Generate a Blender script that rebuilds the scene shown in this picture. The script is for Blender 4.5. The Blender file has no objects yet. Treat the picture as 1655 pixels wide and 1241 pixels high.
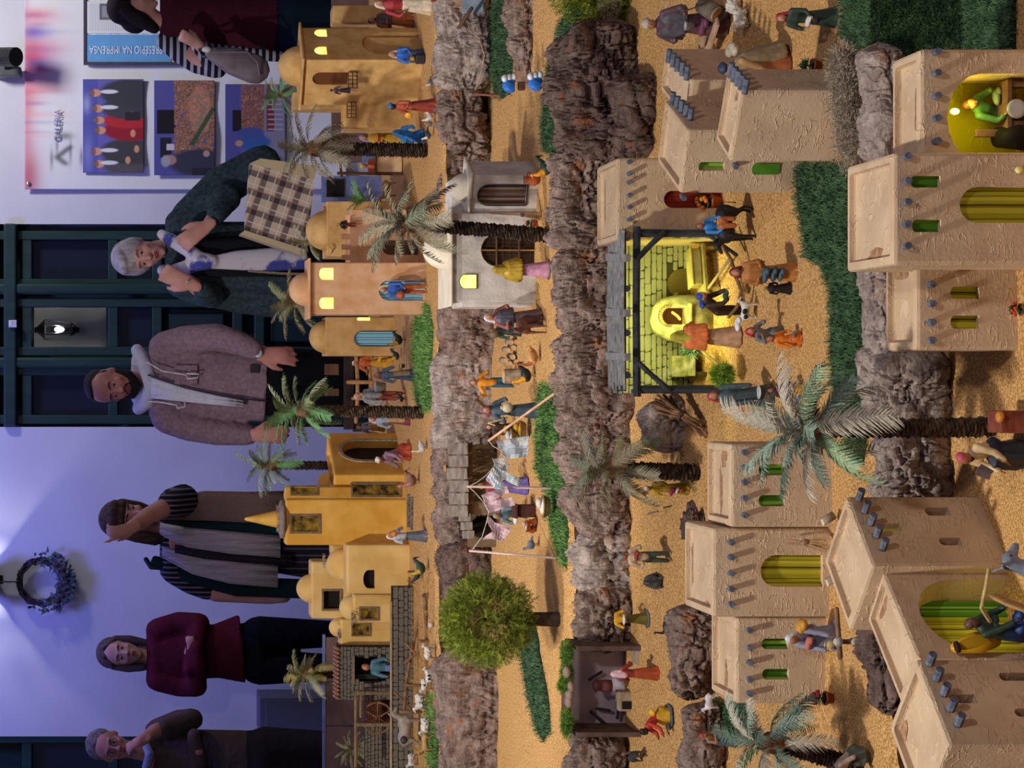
import bpy, bmesh, math, random
import numpy as np
from mathutils import Vector, Matrix, Euler
from mathutils.geometry import tessellate_polygon
random.seed(7); np.random.seed(7)
SC = bpy.context.scene
COL = SC.collection
R = math.radians
# ---------------------------------------------------------------- camera (rolled a quarter turn, rise-shifted)
F, PX0, U0, HC = 3200.0, 230.0, 620.5, 1.5
cam_d = bpy.data.cameras.new('camera'); cam = bpy.data.objects.new('camera', cam_d); COL.objects.link(cam)
cam.location = (0, 0, HC)
cam.matrix_world = Matrix(((0, 1, 0, 0), (0, 0, -1, 0), (-1, 0, 0, HC), (0, 0, 0, 1)))
cam_d.sensor_fit = 'HORIZONTAL'; cam_d.sensor_width = 36; cam_d.lens = F / 1655 * 36
cam_d.shift_x = (827.5 - PX0) / 1655; cam_d.clip_end = 60; cam_d.clip_start = .05
SC.camera = cam
# ---------------------------------------------------------------- world, exposure, lights
SC.view_settings.view_transform = 'Standard'; SC.view_settings.look = 'None'
SC.view_settings.exposure = 0.0; SC.view_settings.gamma = 1.0; SC.view_settings.use_curve_mapping = False
w = bpy.data.worlds.new('world'); SC.world = w; w.use_nodes = True
w.node_tree.nodes['Background'].inputs[0].default_value = (.36, .38, .62, 1)
w.node_tree.nodes['Background'].inputs[1].default_value = .20
def lamp(kind, name, loc, target, energy, color, size=.2, spot=60, blend=.5):
    d = bpy.data.lights.new(name, kind); o = bpy.data.objects.new(name, d); COL.objects.link(o)
    o.location = loc; d.energy = energy; d.color = color
    if target is not None:
        o.rotation_euler = (Vector(target) - Vector(loc)).to_track_quat('-Z', 'Y').to_euler()
    if kind == 'AREA': d.size = size
    else: d.shadow_soft_size = size
    if kind == 'SPOT': d.spot_size = R(spot); d.spot_blend = blend
    return o
WARM = (1, .93, .84)
lamp('SPOT', 'track_spot_key', (-1.35, 2.5, 3.9), (0.0, 4.1, .3), 480, WARM, .11, 64, .5)
lamp('SPOT', 'track_spot_rear', (-1.7, 4.2, 3.6), (0.1, 6.5, .6), 370, WARM, .09, 55, .35)
lamp('SPOT', 'track_spot_fill', (1.2, .6, 3.3), (0.1, 4.2, .3), 150, (1, .9, .86), .12, 66, .6)
lamp('AREA', 'blue_wash', (-1.0, 9.2, 3.9), (-.9, 10.8, 1.9), 50, (.18, .20, 1), .7)
lamp('AREA', 'white_wash', (2.1, 9.2, 3.4), (1.75, 10.8, 2.0), 42, (1, .98, .93), .4)
lamp('AREA', 'hall_light', (0.6, 5.6, 3.6), (.2, 8.8, 1.2), 12, (.74, .64, 1), .8)
# ---------------------------------------------------------------- pixel <-> place
DROP = (1.373, 1.27, 1.077, .924)
def ss(t): t = max(0., min(1., t)); return t * t * (3 - 2 * t)
def drop(l, D):
    if l == 1: return 1.27 - .08 * ss((D - 4.0) / 1.0)
    return DROP[l]
def W3(px, py, D): return Vector(((U0 - py) / F * D, D, HC - (px - PX0) / F * D))
def G(px, py, l):
    h = DROP[l]; D = F * h / (px - PX0)
    for _ in range(8): D = F * drop(l, D) / (px - PX0)
    return Vector(((U0 - py) / F * D, D, HC - drop(l, D)))
def GZ(l, D): return HC - drop(l, D)
# ---------------------------------------------------------------- noise
def _hash(ix, iy, iz, s):
    n = (ix * 374761393 + iy * 668265263 + iz * 2147483647 + s * 1274126177) & 0xffffffff
    n = ((n ^ (n >> 13)) * 1274126177) & 0xffffffff
    return ((n ^ (n >> 16)) & 0xffff) / 65535.0
def vnoise(p, s=0):
    i = np.floor(p).astype(np.int64); f = p - i; f = f * f * (3 - 2 * f)
    x, y, z = i[:, 0], i[:, 1], i[:, 2]; o = 0
    for a in (0, 1):
        for b in (0, 1):
            for c in (0, 1):
                wgt = (f[:, 0] if a else 1 - f[:, 0]) * (f[:, 1] if b else 1 - f[:, 1]) * (f[:, 2] if c else 1 - f[:, 2])
                o = o + wgt * _hash(x + a, y + b, z + c, s)
    return o
def fbm(p, o=4, s=0):
    a, t, r = .5, 0, 0
    for k in range(o):
        r = r + a * vnoise(p * 2 ** k + 17.3 * k, s + k); t += a; a *= .5
    return r / t
# ---------------------------------------------------------------- materials
def hx(h, k=1.0):
    h = h.lstrip('#'); c = [int(h[i:i + 2], 16) / 255 for i in (0, 2, 4)]
    return tuple((x / 12.92 if x <= .04045 else ((x + .055) / 1.055) ** 2.4) * k for x in c)
_M = {}
def mat(name, col, rough=.8, var=.18, scale=30., bump=.25, bscale=None, stretch=(1, 1, 1), metal=0., col2=None, emit=0., dist=.002, spec=.3, detail=5, ramp=(.35, .65)):
    if name in _M: return _M[name]
    if isinstance(col, str): col = hx(col)
    if isinstance(col2, str): col2 = hx(col2)
    m = bpy.data.materials.new(name); m.use_nodes = True; nt = m.node_tree; N = nt.nodes; L = nt.links
    b = N['Principled BSDF']; b.inputs['Roughness'].default_value = rough; b.inputs['Metallic'].default_value = metal
    b.inputs['Specular IOR Level'].default_value = spec
    tc = N.new('ShaderNodeTexCoord'); mp = N.new('ShaderNodeMapping'); mp.inputs['Scale'].default_value = stretch
    L.new(tc.outputs['Object'], mp.inputs['Vector'])
    n = N.new('ShaderNodeTexNoise'); n.inputs['Scale'].default_value = scale; n.inputs['Detail'].default_value = detail
    L.new(mp.outputs[0], n.inputs['Vector'])
    cr = N.new('ShaderNodeValToRGB'); e = cr.color_ramp.elements
    e[0].position, e[1].position = ramp
    c2 = col2 if col2 else tuple(min(1, x * (1 + var)) for x in col)
    c1 = col if col2 else tuple(x * (1 - var) for x in col)
    e[0].color = (*c1, 1); e[1].color = (*c2, 1)
    L.new(n.outputs[0], cr.inputs[0]); L.new(cr.outputs[0], b.inputs['Base Color'])
    if emit:
        L.new(cr.outputs[0], b.inputs['Emission Color']); b.inputs['Emission Strength'].default_value = emit
    if bump:
        n2 = N.new('ShaderNodeTexNoise'); n2.inputs['Scale'].default_value = bscale or scale * 3; n2.inputs['Detail'].default_value = 4
        L.new(mp.outputs[0], n2.inputs['Vector'])
        bp = N.new('ShaderNodeBump'); bp.inputs['Strength'].default_value = bump; bp.inputs['Distance'].default_value = dist
        L.new(n2.outputs[0], bp.inputs['Height']); L.new(bp.outputs[0], b.inputs['Normal'])
    _M[name] = m; return m
def paint(c, k=1.0):
    if not isinstance(c, str): return c
    return mat('paint_' + c + ('' if k == 1 else '%.2f' % k), hx(c, k), rough=.55, var=.3, scale=60, bump=.25, bscale=150, dist=.0012, spec=.4, ramp=(.3, .7))
def stripes(name, cols, axis='X', period=.02, rough=.85, emit=0., scale2=None, wob=.0):
    """constant colour bands repeated along one object axis"""
    if name in _M: return _M[name]
    m = bpy.data.materials.new(name); m.use_nodes = True; nt = m.node_tree; N = nt.nodes; L = nt.links
    b = N['Principled BSDF']; b.inputs['Roughness'].default_value = rough; b.inputs['Specular IOR Level'].default_value = .2
    tc = N.new('ShaderNodeTexCoord'); sx = N.new('ShaderNodeSeparateXYZ')
    if wob:
        nz = N.new('ShaderNodeTexNoise'); nz.inputs['Scale'].default_value = 20
        mx = N.new('ShaderNodeVectorMath'); mx.operation = 'SCALE'; mx.inputs['Scale'].default_value = wob
        ad = N.new('ShaderNodeVectorMath'); ad.operation = 'ADD'
        L.new(tc.outputs['Object'], nz.inputs['Vector']); L.new(nz.outputs['Color'], mx.inputs[0]); L.new(mx.outputs[0], ad.inputs[0]); L.new(tc.outputs['Object'], ad.inputs[1]); L.new(ad.outputs[0], sx.inputs[0])
    else: L.new(tc.outputs['Object'], sx.inputs[0])
    if axis == 'D':
        a2 = N.new('ShaderNodeMath'); a2.operation = 'ADD'; L.new(sx.outputs['X'], a2.inputs[0]); L.new(sx.outputs['Y'], a2.inputs[1]); src = a2.outputs[0]
    else: src = sx.outputs[axis]
    d = N.new('ShaderNodeMath'); d.operation = 'DIVIDE'; d.inputs[1].default_value = period; L.new(src, d.inputs[0])
    a3 = N.new('ShaderNodeMath'); a3.operation = 'ADD'; a3.inputs[1].default_value = 100; L.new(d.outputs[0], a3.inputs[0])
    fr = N.new('ShaderNodeMath'); fr.operation = 'FRACT'; L.new(a3.outputs[0], fr.inputs[0])
    cr = N.new('ShaderNodeValToRGB'); cr.color_ramp.interpolation = 'CONSTANT'
    t = sum(c[1] for c in cols); p = 0
    for i, (c, wd) in enumerate(cols):
        e = cr.color_ramp.elements[i] if i < 2 else cr.color_ramp.elements.new(p)
        e.position = p; e.color = (*(hx(c) if isinstance(c, str) else c), 1); p += wd / t
    L.new(fr.outputs[0], cr.inputs[0]); L.new(cr.outputs[0], b.inputs['Base Color'])
    if emit: L.new(cr.outputs[0], b.inputs['Emission Color']); b.inputs['Emission Strength'].default_value = emit
    _M[name] = m; return m
def vcol_mat(name, rough=.5, emit=0.):
    if name in _M: return _M[name]
    m = bpy.data.materials.new(name); m.use_nodes = True; N = m.node_tree.nodes; L = m.node_tree.links
    a = N.new('ShaderNodeAttribute'); a.attribute_name = 'print'; b = N['Principled BSDF']
    L.new(a.outputs['Color'], b.inputs['Base Color']); b.inputs['Roughness'].default_value = rough; b.inputs['Specular IOR Level'].default_value = .2
    _M[name] = m; return m
# ---------------------------------------------------------------- objects
def tag(o, label=None, cat=None, group=None, kind=None):
    for k, v in (('label', label), ('category', cat), ('group', group), ('kind', kind)):
        if v: o[k] = v
    return o
def root(name, loc, label, cat, group=None, rz=0):
    o = bpy.data.objects.new(name, None); COL.objects.link(o); o.location = loc; o.rotation_euler = (0, 0, rz)
    o.empty_display_size = .02
    return tag(o, label, cat, group)
def world_of(p):
    m = Matrix.Identity(4); ch = []
    while p is not None: ch.append(p); p = p.parent
    for q in reversed(ch): m = m @ q.matrix_basis
    return m
def npmesh(name, V, Fc, m, parent=None, smooth=False, local=False):
    V = np.asarray(V, dtype=np.float64)
    if parent is not None and not local:
        inv = np.array(world_of(parent).inverted()); V = V @ inv[:3, :3].T + inv[:3, 3]
    me = bpy.data.meshes.new(name)
    if isinstance(Fc, np.ndarray):
        k = Fc.shape[1]; nf = len(Fc)
        me.vertices.add(len(V)); me.vertices.foreach_set('co', V.astype(np.float32).ravel())
        me.loops.add(nf * k); me.loops.foreach_set('vertex_index', Fc.astype(np.int32).ravel())
        me.polygons.add(nf); me.polygons.foreach_set('loop_start', np.arange(0, nf * k, k, dtype=np.int32))
        me.polygons.foreach_set('loop_total', np.full(nf, k, dtype=np.int32)); me.update(calc_edges=True)
    else:
        me.from_pydata(V.tolist(), [], Fc); me.update()
    if smooth: me.polygons.foreach_set('use_smooth', np.ones(len(me.polygons), dtype=bool))
    if m is not None: me.materials.append(m)
    o = bpy.data.objects.new(name, me); COL.objects.link(o)
    if parent is not None: o.parent = parent
    return o
PENDING = []; CUTTERS = []
class MB:
    def __init__(s): s.v = []; s.f = []
    def add(s, V, Fc):
        b = len(s.v); s.v += [tuple(p) for p in V]; s.f += [tuple(i + b for i in f) for f in Fc]; return s
    def box(s, c, sz, rot=None, bev=0.):
        c = Vector(c); h = Vector(sz) / 2
        if bev:
            bm = bmesh.new(); bmesh.ops.create_cube(bm, size=1)
            for v in bm.verts: v.co = Vector((v.co.x * sz[0], v.co.y * sz[1], v.co.z * sz[2]))
            bmesh.ops.bevel(bm, geom=bm.edges[:], offset=bev, segments=2, affect='EDGES', profile=.5)
            V = [v.co.copy() for v in bm.verts]; bm.verts.index_update(); Fc = [[v.index for v in f.verts] for f in bm.faces]; bm.free()
        else:
            V = [Vector((x * h.x, y * h.y, z * h.z)) for x in (-1, 1) for y in (-1, 1) for z in (-1, 1)]
            Fc = [(0, 1, 3, 2), (4, 6, 7, 5), (0, 4, 5, 1), (2, 3, 7, 6), (0, 2, 6, 4), (1, 5, 7, 3)]
        if rot is not None:
            if not isinstance(rot, Matrix): rot = Euler(rot).to_matrix()
            V = [rot @ v for v in V]
        return s.add([v + c for v in V], Fc)
    def bar(s, a, b, wd, th, up=(0, 0, 1), bev=0.):
        a, b = Vector(a), Vector(b); d = b - a; L = d.length; x = d.normalized(); u = Vector(up)
        y = u.cross(x); y = (y if y.length > 1e-4 else Vector((0, 1, 0)).cross(x)).normalized(); z = x.cross(y)
        return s.box((a + b) / 2, (L, wd, th), Matrix((x, y, z)).transposed(), bev)
    def ell(s, c, r, rot=None, n=12, m=8):
        c = Vector(c)
        if not hasattr(r, '__len__'): r = (r, r, r)
        if rot is not None and not isinstance(rot, Matrix): rot = Euler(rot).to_matrix()
        V = [Vector((0, 0, r[2]))]
        for j in range(1, m):
            t = math.pi * j / m
            for i in range(n):
                a = 2 * math.pi * i / n; V.append(Vector((r[0] * math.sin(t) * math.cos(a), r[1] * math.sin(t) * math.sin(a), r[2] * math.cos(t))))
        V.append(Vector((0, 0, -r[2]))); Fc = []
        for i in range(n): Fc.append((0, 1 + i, 1 + (i + 1) % n))
        for j in range(m - 2):
            for i in range(n):
                a = 1 + j * n + i; b = 1 + j * n + (i + 1) % n; Fc.append((a, a + n, b + n, b))
        e = len(V) - 1; o = 1 + (m - 2) * n
        for i in range(n): Fc.append((e, o + (i + 1) % n, o + i))
        if rot is not None: V = [rot @ v for v in V]
        return s.add([v + c for v in V], Fc)
    def tube(s, P, rad, n=8, flat=1., round_=True, side=None, jit=0.):
        """closed tube through points P; rad per point; flat squashes along the second frame axis; side fixes that axis"""
        P = [Vector(p) for p in P]
        if not hasattr(rad, '__len__'): rad = [rad] * len(P)
        rad = list(rad)
        if round_:
            d0 = (P[0] - P[1]).normalized(); d1 = (P[-1] - P[-2]).normalized()
            P = [P[0] + d0 * rad[0] * .95, P[0] + d0 * rad[0] * .6] + P + [P[-1] + d1 * rad[-1] * .6, P[-1] + d1 * rad[-1] * .95]
            rad = [rad[0] * .3, rad[0] * .8] + rad + [rad[-1] * .8, rad[-1] * .3]
        V = []; Fc = []; prev = None
        for k, p in enumerate(P):
            t = (P[min(k + 1, len(P) - 1)] - P[max(k - 1, 0)]).normalized()
            if side is not None:
                y = Vector(side) - t * Vector(side).dot(t)
            elif prev is None:
                y = Vector((0, 0, 1)).cross(t)
                if y.length < .2: y = Vector((0, 1, 0)).cross(t)
            else: y = prev - t * prev.dot(t)
            y.normalize(); prev = y; x = y.cross(t)
            for i in range(n):
                a = 2 * math.pi * i / n; r = rad[k] * (1 + (random.uniform(-jit, jit) if jit else 0))
                V.append(p + x * (r * math.cos(a)) + y * (r * flat * math.sin(a)))
        for k in range(len(P) - 1):
            for i in range(n):
                a = k * n + i; b = k * n + (i + 1) % n; Fc.append((a, b, b + n, a + n))
        Fc.append(tuple(range(n - 1, -1, -1))); Fc.append(tuple(range((len(P) - 1) * n, len(P) * n)))
        return s.add(V, Fc)
    def lathe(s, c, prof, n=20, fold=0., nf=7, ph=0., sx=1., sy=1., rot=None):
        """prof: (r, z) bottom to top; fold ripples the wall"""
        c = Vector(c); V = []; Fc = []
        if rot is not None and not isinstance(rot, Matrix): rot = Euler(rot).to_matrix()
        z0, z1 = prof[0][1], prof[-1][1]
        for r, z in prof:
            k = 1 - (z - z0) / (z1 - z0 + 1e-9)
            for i in range(n):
                a = 2 * math.pi * i / n; q = r * (1 + fold * k * math.sin(nf * a + ph))
                p = Vector((q * math.cos(a) * sx, q * math.sin(a) * sy, z)); V.append(c + (rot @ p if rot is not None else p))
        m = len(prof)
        for k in range(m - 1):
            for i in range(n):
                a = k * n + i; b = k * n + (i + 1) % n; Fc.append((a, b, b + n, a + n))
        Fc.append(tuple(range(n - 1, -1, -1))); Fc.append(tuple(range((m - 1) * n, m * n)))
        return s.add(V, Fc)
    def prism(s, poly, o, ax, az, n, d):
        """poly of (a, b) in the plane o + a*ax + b*az, from offset 0 to d along n"""
        P = [Vector(o) + Vector(ax) * a + Vector(az) * b for a, b in poly]; k = len(P); nn = Vector(n) * d
        V = P + [p + nn for p in P]; T = tessellate_polygon([[p for p in P]])
        Fc = [tuple(t) for t in T] + [tuple(i + k for i in reversed(t)) for t in T]
        ar = sum(poly[i][0] * poly[(i + 1) % k][1] - poly[(i + 1) % k][0] * poly[i][1] for i in range(k))
        Fc += [(i, (i + 1) % k, k + (i + 1) % k, k + i) for i in range(k)]
        return s.add(V, Fc)
    def build(s, name, m, parent=None, smooth=False, fix=True):
        o = npmesh(name, s.v, s.f, m if not isinstance(m, str) else paint(m), parent, smooth)
        if fix:
            bm = bmesh.new(); bm.from_mesh(o.data); bmesh.ops.recalc_face_normals(bm, faces=bm.faces[:]); bm.to_mesh(o.data); bm.free()
        return o
    def blob(s, name, m, parent, voxel, it=2):
        """one continuous skin around everything collected"""
        o = s.build(name, m, parent, False)
        r = o.modifiers.new('r', 'REMESH'); r.mode = 'VOXEL'; r.voxel_size = voxel; r.use_smooth_shade = True
        if it:
            q = o.modifiers.new('s', 'SMOOTH'); q.factor = .5; q.iterations = it
        PENDING.append(o); return o
def finalize():
    dg = bpy.context.evaluated_depsgraph_get(); new = []
    for o in PENDING: new.append((o, bpy.data.meshes.new_from_object(o.evaluated_get(dg), depsgraph=dg)))
    for o, me in new:
        old = o.data; o.modifiers.clear(); nm = old.name; mats = list(old.materials)
        o.data = me; bpy.data.meshes.remove(old); me.name = nm
        if not me.materials:
            for q in mats: me.materials.append(q)
    for c in CUTTERS: bpy.data.objects.remove(c, do_unlink=True)
    PENDING.clear(); CUTTERS.clear()
def copy_tree(o, parent=None):
    c = o.copy(); COL.objects.link(c); c.parent = parent
    for ch in o.children: copy_tree(ch, c)
    return c
# ================================================================ ROOM
WD = 10.8
M_wall = mat('wall_plaster', (.66, .65, .72), rough=.9, var=.05, scale=3, bump=.25, bscale=60, dist=.004)
def rect(px0, px1, py0, py1, D, mb=None, th=.02, bev=0.):
    """box facing the camera covering the pixel rectangle, its front at depth D"""
    a = W3(px0, py0, D); b = W3(px1, py1, D); mb = mb or MB()
    return mb.box(((a.x + b.x) / 2, D + th / 2, (a.z + b.z) / 2), (abs(a.x - b.x), th, abs(a.z - b.z)), None, bev)
def skind(o): o['kind'] = 'structure'; return o
m_floor = mat('floor_tile', '#3a3438', rough=.5, var=.2, scale=4, bump=0)
fl = skind(MB().box((0, 6.5, -.03), (9, 11, .06)).build('floor', m_floor))
# wall with the two doorways left open
da, db = W3(0, 690, WD).x, W3(0, 362, WD).x; dc, dd = W3(0, 1420, WD).x, W3(0, 1190, WD).x
wb = MB()
for x0, x1 in ((-4.2, dc), (dd, da), (db, 4.2)): wb.box(((x0 + x1) / 2, WD + .1, 1.9), (x1 - x0, .2, 3.8))
for x0, x1 in ((dc, dd), (da, db)): wb.box(((x0 + x1) / 2, WD + .1, 3.3), (x1 - x0, .2, 1.0))
skind(wb.build('wall_back', M_wall))
M_green = mat('door_green', (.012, .040, .036), rough=.45, var=.2, scale=4, bump=.1, stretch=(6, 1, 1), spec=.4)
M_green2 = mat('door_green_panel', (.010, .030, .034), rough=.4, var=.2, scale=4, bump=.05, spec=.4)
M_glass = mat('dark_glass', (.012, .018, .034), rough=.08, var=.1, scale=3, bump=0, spec=.6)
def door(name, x0, x1, cols, z0=0., hole=None):
    d = skind(bpy.data.objects.new(name, None)); COL.objects.link(d); d.location = ((x0 + x1) / 2, WD, z0)
    Dp = WD + .03
    mb = MB(); mb.box(((x0 + x1) / 2, WD + .17, 1.4), (x1 - x0, .04, 2.8))
    if hole: mb = MB(); hx0, hx1, hz0, hz1 = hole; mb.box(((x0 + hx0) / 2, WD + .17, 1.4), (hx0 - x0, .04, 2.8)).box(((hx1 + x1) / 2, WD + .17, 1.4), (x1 - hx1, .04, 2.8)); mb.box(((hx0 + hx1) / 2, WD + .17, hz0 / 2), (hx1 - hx0, .04, hz0)).box(((hx0 + hx1) / 2, WD + .17, (hz1 + 2.8) / 2), (hx1 - hx0, .04, 2.8 - hz1))
    mb.build('door_leaf', M_green, d)
    for (a, b) in cols:   # stiles round each column
        xa, xb = W3(0, b, WD).x, W3(0, a, WD).x
        for xx, ww in ((xa - .02, .05), (xb + .02, .05)): MB().box((xx, Dp, 1.3), (ww, .05, 2.6), None, .006).build('stile', M_green, d)
        for zz in (2.13, 1.66, 1.42, .98, .86, .12):
            if zz > .05: MB().box(((xa + xb) / 2, Dp, zz), (xb - xa, .04, .055), None, .006).build('rail', M_green, d)
        for zt, zb in ((1.38, 1.03), (.82, .18)): MB().box(((xa + xb) / 2, Dp + .03, (zt + zb) / 2), (xb - xa - .06, .03, zt - zb - .04), None, .012).build('panel', M_green2, d)
        for zt, zb in ((2.11, 1.69), (1.63, 1.45)): 
            if not (hole and abs((xa + xb) / 2 - (hole[0] + hole[1]) / 2) < .05 and zt > 2):
                MB().box(((xa + xb) / 2, Dp + .045, (zt + zb) / 2), (xb - xa, .008, zt - zb)).build('glass_pane', M_glass, d)
    return d
hole = (W3(0, 562, WD).x, W3(0, 495, WD).x, 1.70, 2.10)
d1 = door('door_1', da, db, ((386, 452), (495, 562), (605, 672)), hole=hole)
for yy in (467, 586): MB().box((W3(0, yy, WD).x, WD + .01, 1.4), (.06, .08, 2.8), None, .015).build('door_post', M_green, d1)
MB().box(((da + db) / 2, WD + .0, 2.22), (db - da, .08, .07), None, .01).build('door_header', M_green, d1)
MB().box(((da + db) / 2, WD + .0, 2.5), (db - da, .05, .4)).build('door_transom', M_green, d1)
rect(14, 27, 517, 529, WD - .06, th=.03, bev=.004).build('door_sensor', '#c9c9d6', d1)
door('door_2', dc, dd, ((1200, 1290), (1320, 1400)))
# added niche and lantern standing in for a lantern reflected in the door glass
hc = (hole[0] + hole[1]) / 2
nb = MB(); nb.box((hc, WD + .62, 1.9), (.5, .02, .7)); skind(nb.build('wall_reflection_niche', mat('reflection_backing', (.62, .62, .6), var=.05, scale=5, bump=.1)))
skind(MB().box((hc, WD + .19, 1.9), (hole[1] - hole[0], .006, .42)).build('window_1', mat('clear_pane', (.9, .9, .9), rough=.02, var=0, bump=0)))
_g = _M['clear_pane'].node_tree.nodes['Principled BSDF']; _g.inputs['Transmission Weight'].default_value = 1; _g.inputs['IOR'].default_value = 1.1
M_black = mat('black_metal', (.012, .012, .014), rough=.45, var=.2, scale=20, bump=.1)
M_lampglass = mat('lamp_glass', (.9, .92, .95), rough=.1, var=0, bump=0, emit=1.6)
def lantern(name, c, s, label, plate, energy):
    r = root(name, (c[0], c[1], c[2]), label, 'lamp')
    c = Vector(c)
    MB().lathe(c + Vector((0, 0, .07 * s)), [(.062 * s, 0), (.05 * s, .012 * s), (.012 * s, .05 * s), (.006 * s, .07 * s)], 6).build('lamp_cap', M_black, r)
    MB().lathe(c + Vector((0, 0, -.085 * s)), [(.01 * s, -.03 * s), (plate * s, 0), (plate * s, .012 * s)], 6).build('lamp_base', M_black, r)
    mb = MB()
    for i in range(6): a = i * math.pi / 3; mb.bar(c + Vector((.036 * s * math.cos(a), .036 * s * math.sin(a), -.075 * s)), c + Vector((.056 * s * math.cos(a), .056 * s * math.sin(a), .075 * s)), .005 * s, .005 * s)
    mb.build('lamp_cage', M_black, r)
    MB().ell(c + Vector((0, 0, -.01 * s)), (.018 * s, .018 * s, .03 * s)).build('bulb', M_lampglass, r, True)
    MB().bar(c + Vector((0, 0, .1 * s)), c + Vector((0, .09 * s, .13 * s)), .014 * s, .014 * s).bar(c + Vector((0, .09 * s, .16 * s)), c + Vector((0, .09 * s, -.12 * s)), .03 * s, .01 * s).build('lamp_bracket', M_black, r)
    lamp('POINT', name + '_light', c + Vector((0, -.03 * s, .0)), None, energy, (1, .97, .93), .012)
    return r
p = W3(93, 525, WD + .45); lantern('wall_lantern', (hc, WD + .46, p.z), 1.0, 'small lit lantern standing in for a reflection in the glass of the green double door', .036, 1.6)  # added lantern whose light imitates the reflection in the pane
p = W3(-52, 940, WD - .13); lantern('wall_lantern', (p.x, p.y, p.z), 1.5, 'black wall lantern at the top edge, right above the twig wreath', .085, 6.5)
# spot fitting above the banner
r = root('spotlight', W3(8, 95, WD - .2), 'black spotlight with a cylinder head fixed above the white gallery banner', 'lamp')
MB().tube([W3(2, 92, WD - .22), W3(26, 92, WD - .30)], .052, 14, round_=False).build('lamp_head', M_black, r)
rect(-10, 34, 107, 123, WD - .12, th=.1, bev=.01).build('mount_plate', mat('grey_metal', (.09, .1, .1), rough=.4), r)
MB().bar(W3(10, 110, WD - .12), W3(10, 92, WD - .22), .02, .02).build('mount_arm', M_black, r)
# wreath
wc = W3(66, 940, WD - .05); r = root('wreath', wc, 'round twig wreath with dark leaves at its foot, hanging on the blue wall', 'wreath')
mb = MB(); R0 = .118
for k in range(26):
    P = [];
    for i in range(15):
        a = 2 * math.pi * i / 14 * random.choice((1, 1)) + k; q = R0 + .014 * math.sin(3 * a + k * 2.1) + random.uniform(-.006, .006)
        P.append(wc + Vector((q * math.cos(a), .014 * math.sin(2 * a + k), q * math.sin(a))))
    mb.tube(P, .0035, 4, round_=False)
mb.build('twig_ring', mat('wreath_twig', '#3c3038', var=.4, scale=60), r)
mb = MB()
for k in range(330):
    a = R(random.gauss(-90, 42)); q = R0 + random.uniform(-.03, .055); c = wc + Vector((q * math.cos(a), -random.uniform(0, .05), q * math.sin(a) - .012))
    d = Vector((random.gauss(0, 1), random.gauss(0, .5), random.gauss(0, 1))).normalized() * random.uniform(.02, .04); s_ = d.cross(Vector((0, 1, 0))).normalized() * .008
    mb.add([c - d * .4, c + s_, c + d, c - s_], [(0, 1, 2, 3)])
mb.build('wreath_leaves', mat('wreath_leaf', '#56606a', var=.5, scale=50, bump=0), r, fix=False)['kind'] = 'stuff'
mb = MB()
for k in range(7): a = R(-90 + (k - 3) * 17); mb.ell(wc + Vector(((R0 + .01) * math.cos(a), -.05, (R0 + .01) * math.sin(a) - .005)), (.014, .012, .02), n=8, m=6)
mb.build('pine_cones', mat('cone', '#4b3f46', var=.5, scale=200), r)
MB().tube([wc + Vector((0, 0, R0 + .16)), wc + Vector((0, -.005, R0))], .014, 8, flat=.3).build('hanging_strap', M_black, r)
# cabinet by the second door
r = root('cabinet', W3(525, 1158, WD - .3) * 1, 'low plain grey cabinet against the wall beside the dark door', 'cabinet'); r.location.z = 0
a, b = W3(420, 1187, WD - .3), W3(420, 1128, WD - .3)
M_cab = mat('cabinet_grey', '#5a5b72', var=.05, rough=.6, bump=0)
MB().box(((a.x + b.x) / 2, WD - .15, a.z / 2), (b.x - a.x, .3, a.z), None, .004).build('body', M_cab, r)
MB().box(((a.x + b.x) / 2, WD - .305, a.z / 2), (b.x - a.x - .02, .012, a.z - .06), None, .003).build('door', M_cab, r)
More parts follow.
